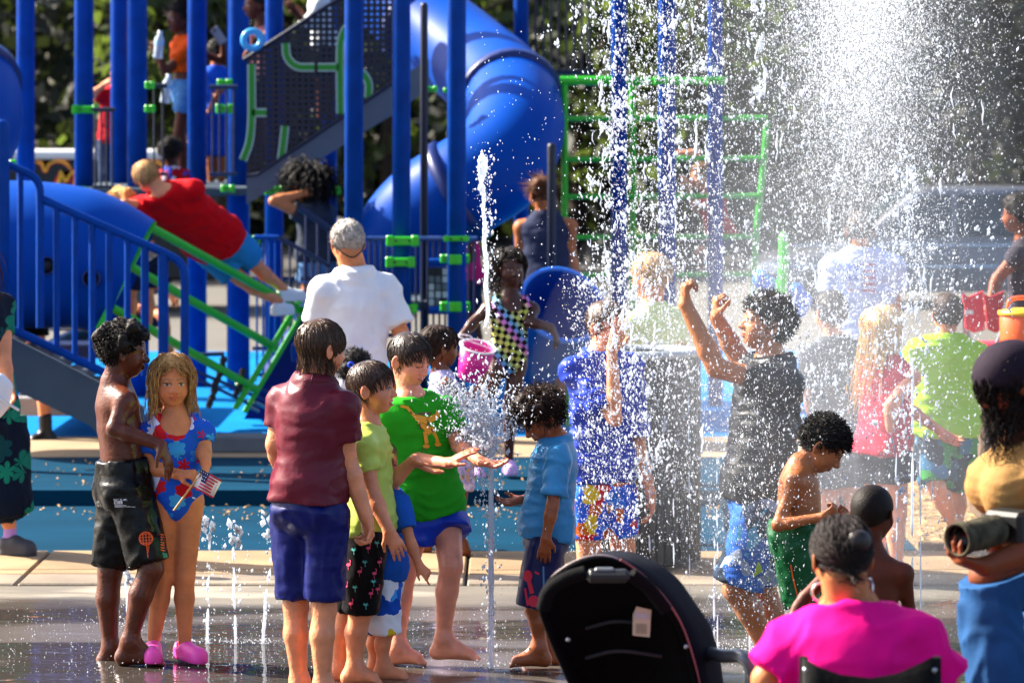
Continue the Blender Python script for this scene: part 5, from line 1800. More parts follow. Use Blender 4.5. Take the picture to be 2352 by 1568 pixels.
def shoe_shape(s, ank, toe, fl, clog=False, boot=0.0):
    d = toe - ank; d[2] = 0; d = unit(d); sd = np.cross(d, [0, 0, 1.0]); z = np.array([0, 0, 1.0])
    sole = toe[2] + 0.0
    heel = np.array([*(ank - d * fl * 0.16)[:2], sole]); ball = np.array([*(toe - d * fl * 0.16)[:2], sole])
    s.rc(heel + z * fl * 0.17, ball + z * fl * 0.15, fl * 0.155, fl * 0.175, 0.02)
    s.rc(heel + z * fl * 0.24, heel + d * fl * 0.22 + z * fl * 0.27, fl * 0.13, fl * 0.14, 0.02)
    s.rc(heel + d * fl * 0.25 + z * fl * 0.25, ball + z * fl * 0.13, fl * 0.14, fl * 0.15, 0.02)
    s.rc(heel + z * fl * 0.05, ball + z * fl * 0.05, fl * 0.16, fl * 0.185, 0.01)
    if boot: s.rc(heel + d * fl * 0.13 + z * fl * 0.2, heel + d * fl * 0.15 + z * (fl * 0.3 + boot), fl * 0.17, fl * 0.17, 0.02)
    s.cut(np.array([0, 0, sole - 0.002]), -z)
    if clog:
        s.rc(heel + d * fl * 0.12 + z * fl * 0.3, heel + d * fl * 0.16 + z * fl * 0.6, fl * 0.135, fl * 0.2, 0.01, 's')


def shoes(info, legs, m, name='shoe', fl=None, clog=False, boot=0.0, sole=None, vox=0.006):
    for lg in legs:
        s = SDF(); a = info['px'](lg[1]); t = info['px'](lg[2])
        shoe_shape(s, a, t, fl or 0.165 * info['h'], clog, boot)
        V, Q = s.extract(vox)
        o = link(name, mesh_from(name, V - info['base'], Q), m, info['o'])
        if sole:
            s2 = SDF(); d = t - a; d[2] = 0; d = unit(d); L = fl or 0.165 * info['h']
            h0 = np.array([*(a - d * L * .16)[:2], t[2]]); b0 = np.array([*(t - d * L * .16)[:2], t[2]])
            s2.rc(h0 + [0, 0, .012], b0 + [0, 0, .012], L * .175, L * .2, .01); s2.cut([0, 0, t[2] + .024], [0, 0, 1]); s2.cut([0, 0, t[2] - .003], [0, 0, -1])
            V, Q = s2.extract(vox)
            link('sole', mesh_from('sole', V - info['base'], Q), sole, o)


# --- the group in the splash pad, left to right
lR, lL = ((347, 1306, -0.10), (297, 1476, -0.10), (380, 1528, -0.10)), ((253, 1312, 0.06), (254, 1492, 0.06), (325, 1533, 0.06))
p1 = person(1, 545, 1.46, (287, 806, 122), (263, 872), (289, 1118), 112, hyaw=100, hpitch=6, skin='dark', wet=True, sw=0.88, nosew=1.25, lip=1.3, jaw=0.95,
       R=((262, 985, -0.17), (370, 1022, -0.20), (393, 1078, -0.2), dict(curl=14, pn=(-0.6, 0.3, -0.4))),
       L=((322, 1010, 0.14), (366, 998, 0.02), (432, 1008, 0.0), dict(curl=25, pn=(0, -1, -0.3))), legR=lR, legL=lL,
       hair=AFRO(vol=0.05, n=2200, lump=True),
       bottom=dict(mat=cloth_mat('wet_black', '#050506', wet=True, rough=0.30, bump=0.35), len=0.93, ease=0.020, flare=1.7, top=0.27, wr=0.012, dir=(16, 16, 10)),
       label='shirtless boy in shiny black swim shorts standing at the left, turned to the right')
lR, lL = ((374, 1325, 0), (352, 1478, 0), (352, 1524, -0.16)), ((424, 1322, 0), (424, 1478, 0), (466, 1524, -0.13))
p2 = person(2, 545, 1.31, (394, 874, 120), (403, 951), (405, 1146), 8, hyaw=14, hpitch=5, skin='fair2', sw=0.86, iris='#4a3a2a', brow='#8a684a', leg=0.93,
       R=((347, 1072, -0.02), (409, 1089, -0.15), (440, 1088, -0.17), dict(curl=60, pn=(0, 0.5, -1))),
       L=((468, 1032, -0.02), (473, 1064, -0.10), (470, 1090, -0.13), dict(curl=60, pn=(-1, 0, 0))), legR=lR, legL=lL,
       hair=dict(style='long', clear=True, col='#b08450', n=900, len=1.05, lenback=1.3, seg=11, grav=0.5, thick=0.009, front=0.29, jit=0.5, hug=0.35, sweep=(0, -0.1, 0)),
       suit=dict(mat=cloth_mat('floral', '#2a5fc4'), sleeve=0.55, wr=0.004), feet=False,
       label='long haired girl in a floral swimsuit and pink clogs holding a small flag')
shoes(p2, (lR, lL), mat('clog_pink', '#f04cb4', rough=0.45), 'clog', fl=0.20, clog=True)
p3 = person(3, 580, 1.50, (741, 799, 128), (722, 876), (712, 1160), 152, hyaw=122, hpitch=6, skin='fair', wet=True, sw=0.86, wm=1.22, dm=1.25, arm=1.15, leg=0.94, belly=0.012, buns=0.95, neckr=1.1,
       L=((633, 1020, 0.05), (655, 1105, 0.17), (690, 1130, 0.2), dict(curl=40)),
       R=((797, 1055, -0.02), (840, 1185, -0.02), (850, 1245, 0.0), dict(curl=55, pn=(-0.4, -0.3, 0))),
       legL=((680, 1395, 0.06), (688, 1568, 0.06), (705, 1597, 0.2)), legR=((744, 1398, -0.03), (742, 1575, -0.05), (790, 1600, 0.1)),
       hair=WETH(col='#46301f', n=2000, len=0.45, lenback=0.75, seg=9, grav=0.3, front=0.2, nape=-0.36, hug=0.6),
       shirt=dict(mat=cloth_mat('maroon_wet', '#5c1526', wet=True, bump=0.22, bscale=30), hem=0.03, sleeve=0.62, ease=0.011, wr=0.010, dir=(7, 7, 20), neck=0.01),
       bottom=dict(mat=cloth_mat('navy_wet', '#0c2084', wet=True, bump=0.25), len=0.90, ease=0.014, flare=2.0, wr=0.012, dir=(20, 20, 6)),
       label='boy in a wet maroon shirt and navy shorts with his back turned')
lR, lL = ((828, 1408, -0.02), (814, 1538, -0.02), (876, 1567, -0.03)), ((798, 1408, 0.10), (778, 1540, 0.12), (832, 1560, 0.12))
p4 = person(4, 566, 1.31, (857, 891, 120), (843, 974), (850, 1222), 82, hyaw=76, hpitch=-2, skin='fair', wet=True, sw=0.95, wm=1.05, mouth=1, arm=1.08,
       R=((856, 1135, -0.14), (893, 1218, -0.18), (928, 1285, -0.18), dict(curl=18, pn=(-0.3, 1, 0))),
       L=((893, 1112, 0.12), (952, 1055, 0.06), (982, 1078, 0.05), dict(curl=20, pn=(0.3, 0, 1))), legR=lR, legL=lL,
       hair=WETH(col='#3c281b', n=1800, len=0.30, front=0.29, nape=-0.33, sweep=(0.2, 0.4, 0)),
       shirt=dict(mat=cloth_mat('limeyellow', '#c4d860', wet=True, bump=0.3), hem=-0.02, sleeve=0.5, ease=0.012, wr=0.010),
       bottom=dict(mat=cloth_mat('flamingo', '#0e0d10', bump=0.3, rough=0.35), len=0.97, ease=0.016, flare=1.9, wr=0.010, dir=(18, 18, 8)),
       label='laughing boy in a pale lime shirt and black flamingo shorts')
lR, lL = ((884, 1452, -0.03), (880, 1530, -0.03), (938, 1561, -0.05)), ((866, 1452, 0.07), (862, 1528, 0.07), (915, 1556, 0.07))
p5 = person(5, 560, 0.95, (872, 1062, 104), (893, 1122), (884, 1322), 78, hyaw=85, hpitch=8, skin='fair', sw=1.0, wm=1.1, dm=1.1,
       R=((944, 1248, -0.16), (962, 1296, -0.18), (998, 1336, -0.18), dict(curl=[5, 45, 50, 50], pn=(-0.3, 0.8, -0.4), sh=(917, 1152, -0.10))),
       legR=lR, legL=lL, hair=WETH(col='#6a4a30', n=300, len=0.3),
       shirt=dict(mat=cloth_mat('toddler_blue', '#1c56b0'), hem=-0.03, sleeve=0.65, ease=0.014, wr=0.008),
       bottom=dict(mat=cloth_mat('toddler_shorts', '#1f63c8'), len=1.0, ease=0.02, flare=1.9, wr=0.010, dir=(18, 18, 8)),
       label='toddler in blue shirt and blue white shorts half hidden behind the lime shirt boy')
lR, lL = ((929, 1316, -0.02), (913, 1486, -0.02), (977, 1525, -0.05)), ((1036, 1300, -0.08), (1018, 1470, -0.05), (1100, 1515, -0.08))
p6 = person(6, 548, 1.37, (943, 826, 118), (944, 911), (985, 1180), 34, hyaw=52, hpitch=16, skin='pink', wet=True, sw=1.05, wm=1.1, closed=True, brow='#4a3020', lipc='#b0605a',
       R=((915, 1048, -0.02), (1030, 1064, -0.28), (1084, 1032, -0.30), dict(curl=6, pn=(0.5, 0.2, -0.8), thumb=-1)),
       L=((1054, 1024, -0.05), (1100, 1058, -0.25), (1142, 1068, -0.28), dict(curl=20, pn=(0, -0.3, 1))), legR=lR, legL=lL,
       hair=WETH(col='#2c1d15', n=1800, len=0.30, front=0.31, sweep=(0.5, 0.35, 0)),
       shirt=dict(mat=cloth_mat('green', '#2fae22', wet=False, bump=0.35), hem=-0.02, sleeve=0.72, ease=0.020, sl=1.8, flare=0.25, wr=0.012),
       bottom=dict(mat=cloth_mat('royal', '#1440c8', wet=True), len=0.36, ease=0.018, flare=2.2, wr=0.010),
       label='boy in a bright green shirt and blue shorts splashing the tall jet')
p7 = person(7, 440, 1.20, (1012, 797, 98), (1012, 852), (1052, 1055), 100, hyaw=112, hpitch=4, skin='brown', sw=0.95, wet=True, near=True,
       R=((1066, 924, -0.12), (1102, 888, -0.14), (1138, 850, -0.12), dict(curl=18, pn=(0.4, 0.6, 0.4))),
       legR=((1052, 1165, -0.05), (1060, 1255, -0.05), (1082, 1277, -0.05)), legL=((1020, 1172, 0.08), (975, 1248, 0.08), (992, 1272, 0.08)),
       hair=dict(style='short', col='#2a1a14', n=420, len=0.35, lenback=0.35, grav=0.1, thick=0.022, front=0.24, nape=-0.3, hug=1.0, vol=0.01, sweep=(0, -0.8, 0)),
       shirt=dict(mat=cloth_mat('lavender', '#c8b8e0'), hem=-0.1, sleeve=0, ease=0.010, wr=0.008),
       bottom=dict(mat=cloth_mat('lavender_print', '#b8a4d4'), len=0.62, ease=0.014, top=0.2),
       label='small girl in lavender with braided hair raising her hand toward the pink bucket')
lR, lL = ((1118, 915, -0.1), (1096, 1040, 0.05), (1104, 1108, -0.02)), ((1172, 932, -0.05), (1169, 1055, 0.0), (1176, 1092, -0.12))
p8 = person(8, 375, 1.45, (1172, 615, 90), (1173, 678), (1168, 826), 12, hyaw=20, hpitch=3, skin='deep', wet=True, near=True, sw=0.9, leg=0.82, wm=0.95,
       R=((1090, 738, -0.05), (1062, 770, -0.12), (1066, 790, -0.12), dict(curl=70)),
       L=((1216, 740, -0.05), (1266, 752, -0.1), (1286, 792, -0.1), dict(curl=25, pn=(-0.5, 0.3, -0.5))), legR=lR, legL=lL, feet=False,
       hair=dict(style='long', clear=True, col='#1b1210', n=260, len=0.6, lenback=1.1, seg=9, grav=0.4, thick=0.020, front=0.28, jit=0.4, hug=0.4, flow=(-0.12, -0.05, 0)),
       suit=dict(mat=cloth_mat('checker', '#202020'), wr=0.003),
       label='girl in a rainbow checkered swimsuit running past the blue slide')
shoes(p8, (lR, lL), mat('clog_lilac', '#c8a0d8', rough=0.5), 'clog', fl=0.23, clog=True, vox=0.008)
lL, lR = ((1226, 1398, -0.06), (1240, 1490, -0.06), (1170, 1529, -0.06)), ((1252, 1398, 0.07), (1262, 1490, 0.07), (1195, 1526, 0.07))
p9 = person(9, 550, 1.15, (1240, 958, 112), (1279, 1006), (1253, 1226), -82, hyaw=-72, hpitch=38, skin='brown2', wet=True, sw=1.0, wm=1.05, dm=1.15, leg=0.95,
       L=((1268, 1165, -0.17), (1254, 1236, -0.18), (1247, 1296, -0.17), dict(curl=20, pn=(0, 1, 0))),
       R=((1240, 1140, 0.12), (1198, 1148, 0.05), (1142, 1158, 0.02), dict(curl=18, pn=(0, -0.5, 1), thumb=1)), legL=lL, legR=lR,
       hair=AFRO(vol=0.06, col='#2a1a13', n=2200, len=0.2, lump=True, front=0.18, nape=-0.30, grav=0.2, curl=0.03),
       shirt=dict(mat=cloth_mat('skyblue_wet', '#3f97d0', wet=True, bump=0.5, bscale=24), hem=-0.05, sleeve=0.78, ease=0.014, sl=1.8, wr=0.014),
       bottom=dict(mat=cloth_mat('navy_swim', '#131a48', wet=True), len=0.97, ease=0.022, flare=1.8, wr=0.010, dir=(18, 18, 8)),
       label='small curly haired boy in a light blue shirt looking down at the jet')
lL, lR = ((1434, 1290, 0.03), (1432, 1395, 0.03), (1455, 1413, -0.07)), ((1352, 1290, -.03), (1352, 1395, -.03), (1372, 1413, -0.13))
p10 = person(10, 500, 1.45, (1396, 748, 112), (1381, 806), (1385, 1118), 28, hyaw=48, hpitch=6, skin='fair', wet=True, sw=1.0, wm=1.12, closed=True,
       L=((1470, 1045, 0.02), (1495, 1135, -0.03), (1500, 1192, -0.03), dict(curl=30, pn=(-1, 0, 0))),
       R=((1412, 962, -0.22), (1405, 800, -0.20), (1428, 742, -0.20), dict(curl=12, pn=(0, 1, 0.1), sh=(1322, 855, -0.06))), legL=lL, legR=lR,
       hair=WETH(col='#4a3222', n=700, len=0.3),
       shirt=dict(mat=cloth_mat('royal_wet', '#1a3fc0', wet=True, bump=0.6, bscale=18), hem=0.04, sleeve=0.80, ease=0.018, wr=0.016),
       bottom=dict(mat=cloth_mat('cartoon_shorts', '#2858d0'), len=0.66, ease=0.010, flare=2.0),
       label='boy in a royal blue shirt covering his face under the falling water')
p11 = person(11, 425, 1.50, (1494, 636, 108), (1498, 702), (1510, 935), -150, hyaw=-128, hpitch=6, skin='fair', near=True, vb=0.011, sw=0.9,
       L=((1452, 810, -0.05), (1462, 900, -0.1)), R=((1558, 812, 0), (1560, 900, 0.05)), legL=((1495, 1100), (1495, 1230), (1500, 1245, .1)), legR=((1530, 1100), (1530, 1230), (1535, 1245, .1)),
       hair=dict(style='short', col='#b08a5c', n=500, len=0.14, grav=0.1, thick=0.012, front=0.25, nape=-0.3, vol=0.0),
       shirt=dict(mat=cloth_mat('pale_yellow', '#dfe8a4'), hem=-0.1, sleeve=0.7, ease=0.016), bottom=dict(mat=cloth_mat('grey_short', '#606878'), len=0.8),
       label='blond boy in a pale yellow shirt standing behind the black trash can')
lL, lR = ((1692, 1352, -0.08), (1766, 1500, -0.02), (1740, 1530, -0.02)), ((1752, 1355, 0.08), (1785, 1498, 0.12), (1765, 1525, 0.1))
p12 = person(12, 545, 1.57, (1757, 742, 128), (1772, 824), (1738, 1150), -72, hyaw=-78, hpitch=-12, skin='tan', wet=True, sw=1.0, wm=1.12, dm=1.15, arm=1.15, leg=1.05,
       L=((1645, 845, -0.22), (1575, 700, -0.20), (1572, 640, -0.2), dict(curl=75, pn=(1, 0.2, 0))),
       R=((1690, 810, 0.18), (1646, 730, 0.16), (1645, 680, 0.15), dict(curl=75, pn=(1, 0.2, 0))), legL=lL, legR=lR,
       hair=AFRO(vol=0.04, col='#1e1814', n=1600, len=0.12, front=0.2),
       shirt=dict(mat=cloth_mat('charcoal_wet', '#22262e', wet=True, bump=0.6, bscale=18), hem=0.0, sleeve=0.6, ease=0.022, wr=0.016),
       bottom=dict(mat=cloth_mat('patch_shorts', '#24456c'), len=0.95, ease=0.025, flare=1.9, wr=0.012),
       label='dark haired boy in a charcoal shirt raising both fists in the spray')
p13 = person(13, 566, 1.08, (1893, 1022, 124), (1838, 1062), (1828, 1236), 76, hyaw=80, hpitch=40, skin='olive', wet=True, sw=1.0, wm=1.05, dm=1.15, belly=0.01,
       R=((1786, 1206, -0.14), (1890, 1186, -0.20), (1925, 1166, -0.2), dict(curl=75, pn=(0, 0.6, 0.5))),
       L=((1880, 1200, 0.10), (1920, 1190, 0.02), (1940, 1170, 0), dict(curl=70)),
       legR=((1842, 1396, -0.05), (1845, 1520, -0.05), (1890, 1562, -0.05)), legL=((1862, 1396, 0.08), (1870, 1518, 0.08), (1910, 1558, 0.08)),
       hair=AFRO(vol=0.035, n=2200, col='#15110f', front=0.2),
       bottom=dict(mat=cloth_mat('green_swim', '#0c5a30', wet=True, bump=0.5, bscale=20), len=0.98, ease=0.024, flare=1.6, wr=0.014, dir=(22, 22, 7), top=0.22),
       label='small shirtless boy in dark green swim shorts looking down at his fists')
# --- near the camera
p14 = person(14, 650, 1.0, (2006, 1178, 130), (2003, 1268), (1988, 1470), 162, hyaw=150, skin='dark', sw=1.15, near=True, vb=0.009, jaw=0.95,
       L=((1848, 1372, 0.1), (1800, 1452, 0.05)), R=((2088, 1400, 0.02), (2080, 1480, 0.1)), legL=((1960, 1600, .2), (1960, 1750, .2)), legR=((2020, 1600, .2), (2020, 1750, .2)),
       hair=dict(style='buzz', col='#140c08', front=0.2, nape=-0.25), bottom=dict(mat=cloth_mat('kid_red', '#a02020'), len=0.9),
       label='small bare backed boy with a shaved head in front of the pink shirt woman')
p15 = person(15, 800, 1.66, (1931, 1277, 176), (1950, 1396), (1985, 1800), 172, hyaw=-168, hpitch=4, tilt=-9, skin='tan', sw=0.94, wm=1.24, dm=1.4, near=True, vb=0.010, arm=1.2, neckr=1.15,
       L=((1762, 1560, 0.0), (1790, 1700, 0.25)), R=((2172, 1580, 0.02), (2150, 1700, 0.25)),
       legL=((1900, 1830, 0.45), (1900, 2150, 0.5), (1900, 2200, .7)), legR=((2050, 1830, 0.45), (2050, 2150, 0.5), (2050, 2200, .7)),
       hair=dict(style='short', col='#2a2220', n=1300, len=0.45, grav=-0.02, thick=0.012, front=0.24, nape=-0.40, vol=0.022, jit=0.2, hug=1.0, sweep=(0, -1.2, 0.5)),
       shirt=dict(mat=cloth_mat('hot_pink', '#f20a86', bump=0.25, bscale=9), hem=0.0, sleeve=0.86, ease=0.024, sl=1.5, wr=0.022, dir=(6, 6, 11), vox=0.011, neck=-0.005),
       bottom=dict(mat=cloth_mat('jeans_dark', '#22304c'), len=1.5, ease=0.02, vox=0.014, name='jeans'),
       label='woman in a hot pink shirt seated in a folding chair, dark bun, hoop earrings')
p16 = person(16, 740, 1.65, (2316, 880, 164, 0.0), (2362, 1000, 0.05), (2420, 1290, 0.1), -78, hyaw=-78, hpitch=24, skin='brown', sw=1.0, wm=1.1, dm=1.25, bust=0.052, near=True, vb=0.010, arm=1.1,
       L=((2400, 1250, -0.16), (2262, 1300, -0.28), (2190, 1282, -0.31), dict(curl=40, pn=(0.1, 0.2, 1))),
       R=((2330, 1230, 0.3), (2290, 1250, 0.1), (2250, 1230, 0.05), dict(curl=55, pn=(0, -0.7, 0.5))),
       legL=((2270, 1325, -0.12), (2290, 1600, -0.15), (2250, 1650, -.15)), legR=((2410, 1340, 0.3), (2430, 1640, 0.3), (2390, 1690, .3)),
       hair=dict(style='long', col='#120d0b', n=700, len=0.95, lenback=1.0, seg=14, grav=0.5, thick=0.014, curl=0.05, cfreq=5, front=-0.12, nape=-0.45, vol=0.02, hug=0.3),
       shirt=dict(mat=cloth_mat('tan_rib', '#a8804c', bump=0.2, bscale=60), hem=0.05, sleeve=0.52, ease=0.010, wr=0.006, vox=0.009),
       bottom=dict(mat=cloth_mat('denim', '#2b5c94', bump=0.4, bscale=14, var=0.25), len=1.9, ease=0.022, flare=1.7, wr=0.020, vox=0.011, name='jeans', dir=(14, 14, 5)),
       label='crouching woman in a tan ribbed top and jeans holding a camera at the right edge')
# --- people farther back
def far(pid, *a, **k):
    k.setdefault('near', False)
    return person(pid, *a, **k)


SHORTH = lambda c, **k: {**dict(style='short', col=c, n=400, len=0.22, grav=0.15, thick=0.015, vol=0.0, hug=0.9), **k}
LONGH = lambda c, **k: {**dict(style='long', col=c, n=300, len=1.0, lenback=1.3, seg=9, grav=0.4, thick=0.025), **k}

p18 = person(18, 430, 1.735, (797, 556, 100), (815, 624), (818, 925), -166, hyaw=-160, hpitch=4, skin='fair2', sw=0.90, wm=1.1, dm=1.2, near=True, vb=0.011, arm=1.1, neckr=1.15,
       L=((722, 760, 0.02), (750, 890, 0.18)), R=((922, 768, 0.0), (905, 890, 0.15)), legL=((790, 1090), (790, 1230), (785, 1250, .15)), legR=((850, 1090), (850, 1230), (855, 1250, .15)),
       hair=dict(style='short', col='#a8a29c', n=1300, len=0.16, grav=0.15, thick=0.009, front=0.30, nape=-0.42, vol=0.012, hug=1.0, jit=0.2),
       shirt=dict(mat=cloth_mat('white_tee', '#dcdce2', bump=0.2, bscale=10), hem=-0.12, sleeve=0.80, ease=0.022, sl=1.6, flare=0.2, wr=0.014, dir=(8, 8, 8)),
       bottom=dict(mat=cloth_mat('khaki', '#6a6250'), len=0.95), label='grey haired man in a white shirt with his back turned beyond the children')
lR, lL = ((582, 604, 1.05), (656, 668, 1.2), (700, 690, 1.3)), ((552, 640, 0.95), (642, 692, 1.1), (672, 722, 1.2))
p19 = person(19, 342, 1.50, (338, 407, 76, .25), (371, 441, .22), (502, 560, 0.85), -168, hyaw=-150, hpitch=20, hroll=-35, skin='fair', sw=1.25, wm=1.2, dm=1.1, near=True, vb=0.011,
       L=((285, 468, 0.1), (305, 505, 0.2)), R=((395, 440, 0.45), (340, 470, 0.45)), legR=lR, legL=lL, feet=False,
       hair=dict(style='short', col='#a07a4c', n=500, len=0.13, grav=0.1, thick=0.013, front=0.25, nape=-0.3, vol=0.0),
       shirt=dict(mat=cloth_mat('red', '#d80818', bump=0.25, bscale=10), hem=0.0, sleeve=0.75, ease=0.022, wr=0.018, dir=(9, 9, 9)),
       bottom=dict(mat=cloth_mat('skyshort', '#2a90d8', bump=0.3), len=0.80, ease=0.025, flare=2.0), label='boy in a red shirt and light blue shorts lying on the green ladder')
shoes(p19, (lR, lL), mat('shoe_white', '#d8dcdc', rough=0.6), 'sneaker', fl=0.24, vox=0.009)
far(20, 338, 1.15, (277, 462, 62, 0.25), (290, 500, 0.3), (325, 590, 0.35), -120, skin='fair', hair=LONGH('#c8a060', len=0.5, lenback=0.6, curl=0.06), shirt=dict(mat=cloth_mat('pattern_grey', '#8a8a90'), hem=-0.1, sleeve=0.8),
    bottom=dict(mat=cloth_mat('navy_bg', '#18203c'), len=0.9), L=((300, 545, 0.2), (330, 560, 0.2)), R=((320, 550, 0.5), (340, 570, 0.5)), legL=((300, 670, .3), (300, 760, .3)), legR=((340, 670, .4), (340, 760, .4)),
    label='blond child leaning over the blue tunnel beside the red shirt boy')
far(21, 325, 1.25, (306, 598, 68, 0.2), (305, 640, 0.2), (300, 720, 0.2), 40, skin='tan', hair=AFRO(n=2*200, col='#15110f'), shirt=dict(mat=cloth_mat('grey_blue', '#5c7080'), hem=-0.1, sleeve=0.7),
    bottom=dict(mat=cloth_mat('navy_bg', '#18203c'), len=0.95), L=((370, 655, 0.1), (398, 685, -0.05)), R=((280, 680, 0.1), (310, 700, 0.0)), legL=((375, 725, -0.05), (388, 810, 0.0), (400, 835, -.1)), legR=((270, 745, -0.1), (270, 830, 0.0), (285, 850, -.1)),
    label='child in navy shorts sitting under the green ladder')
p22 = far(22, 279, 1.40, (411, 44, 66), (424, 82), (424, 206), -62, hyaw=-58, skin='dark', sw=0.95, near=False, nosew=1.2, lip=1.2, vh=0.006,
    L=((379, 168, -0.08), (363, 120, -0.15), (357, 100, -0.15), dict(curl=50)), R=((516, 142, 0.15), (512, 98, 0.1), (500, 82, 0.05), dict(curl=50)),
    legL=((412, 305, -0.03), (420, 395, 0)), legR=((440, 305, 0.05), (440, 395, 0.05)), hair=AFRO(n=2*400, vol=0.10, len=0.3, front=0.3),
    shirt=dict(mat=cloth_mat('orange', '#e85208', bump=0.2), hem=0.32, sleeve=0.55, ease=0.018), bottom=dict(mat=cloth_mat('denim_light', '#4a78a8', var=0.2), len=0.5, ease=0.014, top=0.2),
    label='girl in an orange crop top on the play deck holding a water bottle', ground=1.76)
far(23, 288, 1.15, (391, 348, 60), (395, 386), (400, 480), 165, skin='dark', hair=AFRO(n=2*500, vol=0.09), shirt=dict(mat=cloth_mat('red_floral', '#b01420'), hem=-0.1, sleeve=0.7),
    L=((360, 430), (370, 470)), R=((435, 430), (430, 470)), label='child with black curly hair in a red patterned shirt beneath the orange top girl')
far(24, 274, 1.25, (499, 122, 62, 0.3), (497, 155, 0.3), (497, 258, 0.3), -165, skin='brown2', hair=AFRO(n=2*250, col='#100c0b'), shirt=dict(mat=cloth_mat('royal_bg', '#1450c0'), hem=-0.1, sleeve=0.75),
    bottom=dict(mat=cloth_mat('blue_bg', '#1040a8'), len=1.2), L=((474, 212, .3), (395, 214, -.05), (386, 205, -.1), dict(curl=50)), R=((503, 212, .2), (484, 246, 0.15)), legL=((485, 340, .3), (485, 430, .3)), legR=((508, 340, .3), (508, 430, .3)),
    label='child in a blue shirt and blue shorts behind the middle posts on the deck')
far(25, 272, 1.4, (276, 160, 64, 0.1), (268, 200, 0.1), (262, 318, 0.1), -150, skin='fair', hair=SHORTH('#5a3c22'), shirt=dict(mat=cloth_mat('red2', '#c8081c'), hem=-0.12, sleeve=0.35),
    bottom=dict(mat=cloth_mat('jeans_bg', '#1c2c48'), len=1.9, name='jeans'), L=((214, 216, 0.0), (236, 198, 0.0)), R=((300, 250, .2), (300, 290, .2)), legL=((250, 400), (250, 470)), legR=((275, 400), (275, 470)),
    label='person in a red shirt and dark jeans behind the far left deck rail')
p26 = person(26, 310, 1.60, (706, 414, 78), (724, 462), (726, 590), -115, hyaw=-105, hpitch=8, skin='tan', near=True, vb=0.012, sw=1.05, wm=1.15,
    L=((628, 462, -0.28), (700, 444, -0.16), (720, 440, -.1)), R=((640, 455, 0.15), (700, 446, 0.0), (720, 440, 0)), legL=((712, 680, -.05), (712, 790, 0)), legR=((740, 680, 0.1), (740, 790, .1)),
    hair=dict(style='long', col='#0e0b0b', n=900, len=0.75, lenback=0.95, seg=9, grav=0.25, thick=0.022, curl=0.06, cfreq=3, vol=0.16, front=0.15, nape=-0.4),
    shirt=dict(mat=cloth_mat('slate', '#3c4452'), hem=-0.08, sleeve=0.35, ease=0.018), bottom=dict(mat=cloth_mat('denim_bg', '#5c80a4', var=0.3), len=0.6, ease=0.016),
    label='woman with voluminous black hair in a grey shirt leaning on the rail', ground=0.4)
far(27, 300, 1.35, (1044, 464, 70), (1068, 504), (1078, 640), -85, hyaw=-80, skin='dark', sw=0.9, hair=LONGH('#100c0c', len=0.9), shirt=dict(mat=cloth_mat('pink_bg', '#d0246c'), hem=-0.1, sleeve=0),
    bottom=dict(mat=cloth_mat('navy_bg', '#18203c'), len=0.7), L=((1085, 590, -.1), (1050, 610, -.15)), legL=((1060, 740), (1070, 840)), legR=((1090, 740), (1095, 840)), label='girl in profile behind a post under the spiral slide, pink top')
p28 = person(28, 322, 1.65, (1243, 443, 76), (1252, 490), (1258, 680), 172, hyaw=-150, skin='olive', near=True, vb=0.012, sw=1.0, wm=1.1, arm=1.1,
    L=((1196, 590, 0.05), (1185, 660, 0.1)), R=((1310, 580, 0), (1330, 660, 0.05)), legL=((1240, 820), (1240, 950)), legR=((1285, 820), (1285, 950)),
    hair=dict(style='short', col='#4a2a18', n=400, len=0.4, grav=-0.25, thick=0.016, vol=0.01), shirt=dict(mat=cloth_mat('tank_navy', '#2a3048'), hem=-0.1, sleeve=0, ease=0.012),
    bottom=dict(mat=cloth_mat('black_bg', '#101114'), len=0.6), label='woman in a dark tank top, brown hair in a bun, behind the slide exit')
p29 = person(29, 360, 1.66, (1976, 530, 86), (1980, 578), (1985, 800), 178, skin='tan', near=True, vb=0.012, sw=1.1, wm=1.15,
    L=((1903, 690, 0), (1906, 770, .1)), R=((2056, 690, 0), (2050, 770, .1)), legL=((1960, 950), (1960, 1080)), legR=((2010, 950), (2010, 1080)), hair=SHORTH('#3a2c24'),
    shirt=dict(mat=cloth_mat('flagtee', '#b4c4ec'), hem=-0.06, sleeve=0.75, ease=0.028, wr=0.014), bottom=dict(mat=cloth_mat('stripe_shorts', '#c03040'), len=0.8),
    label='man in a white shirt printed with a flag beside the silver car')
far(30, 430, 1.40, (1908, 718, 98), (1916, 778), (1928, 990), -158, skin='fair', hair=SHORTH('#2e2620', n=500), shirt=dict(mat=cloth_mat('graphite', '#3a3e46'), hem=-0.1, sleeve=0.8, ease=0.02), bottom=dict(mat=cloth_mat('navy_bg', '#18203c'), len=0.9),
    L=((1858, 900, 0), (1868, 980, .1)), R=((1988, 900, 0), (1985, 980, .1)), legL=((1905, 1130), (1905, 1235)), legR=((1955, 1130), (1955, 1235)), label='short haired boy in a graphite shirt deep in the spray')
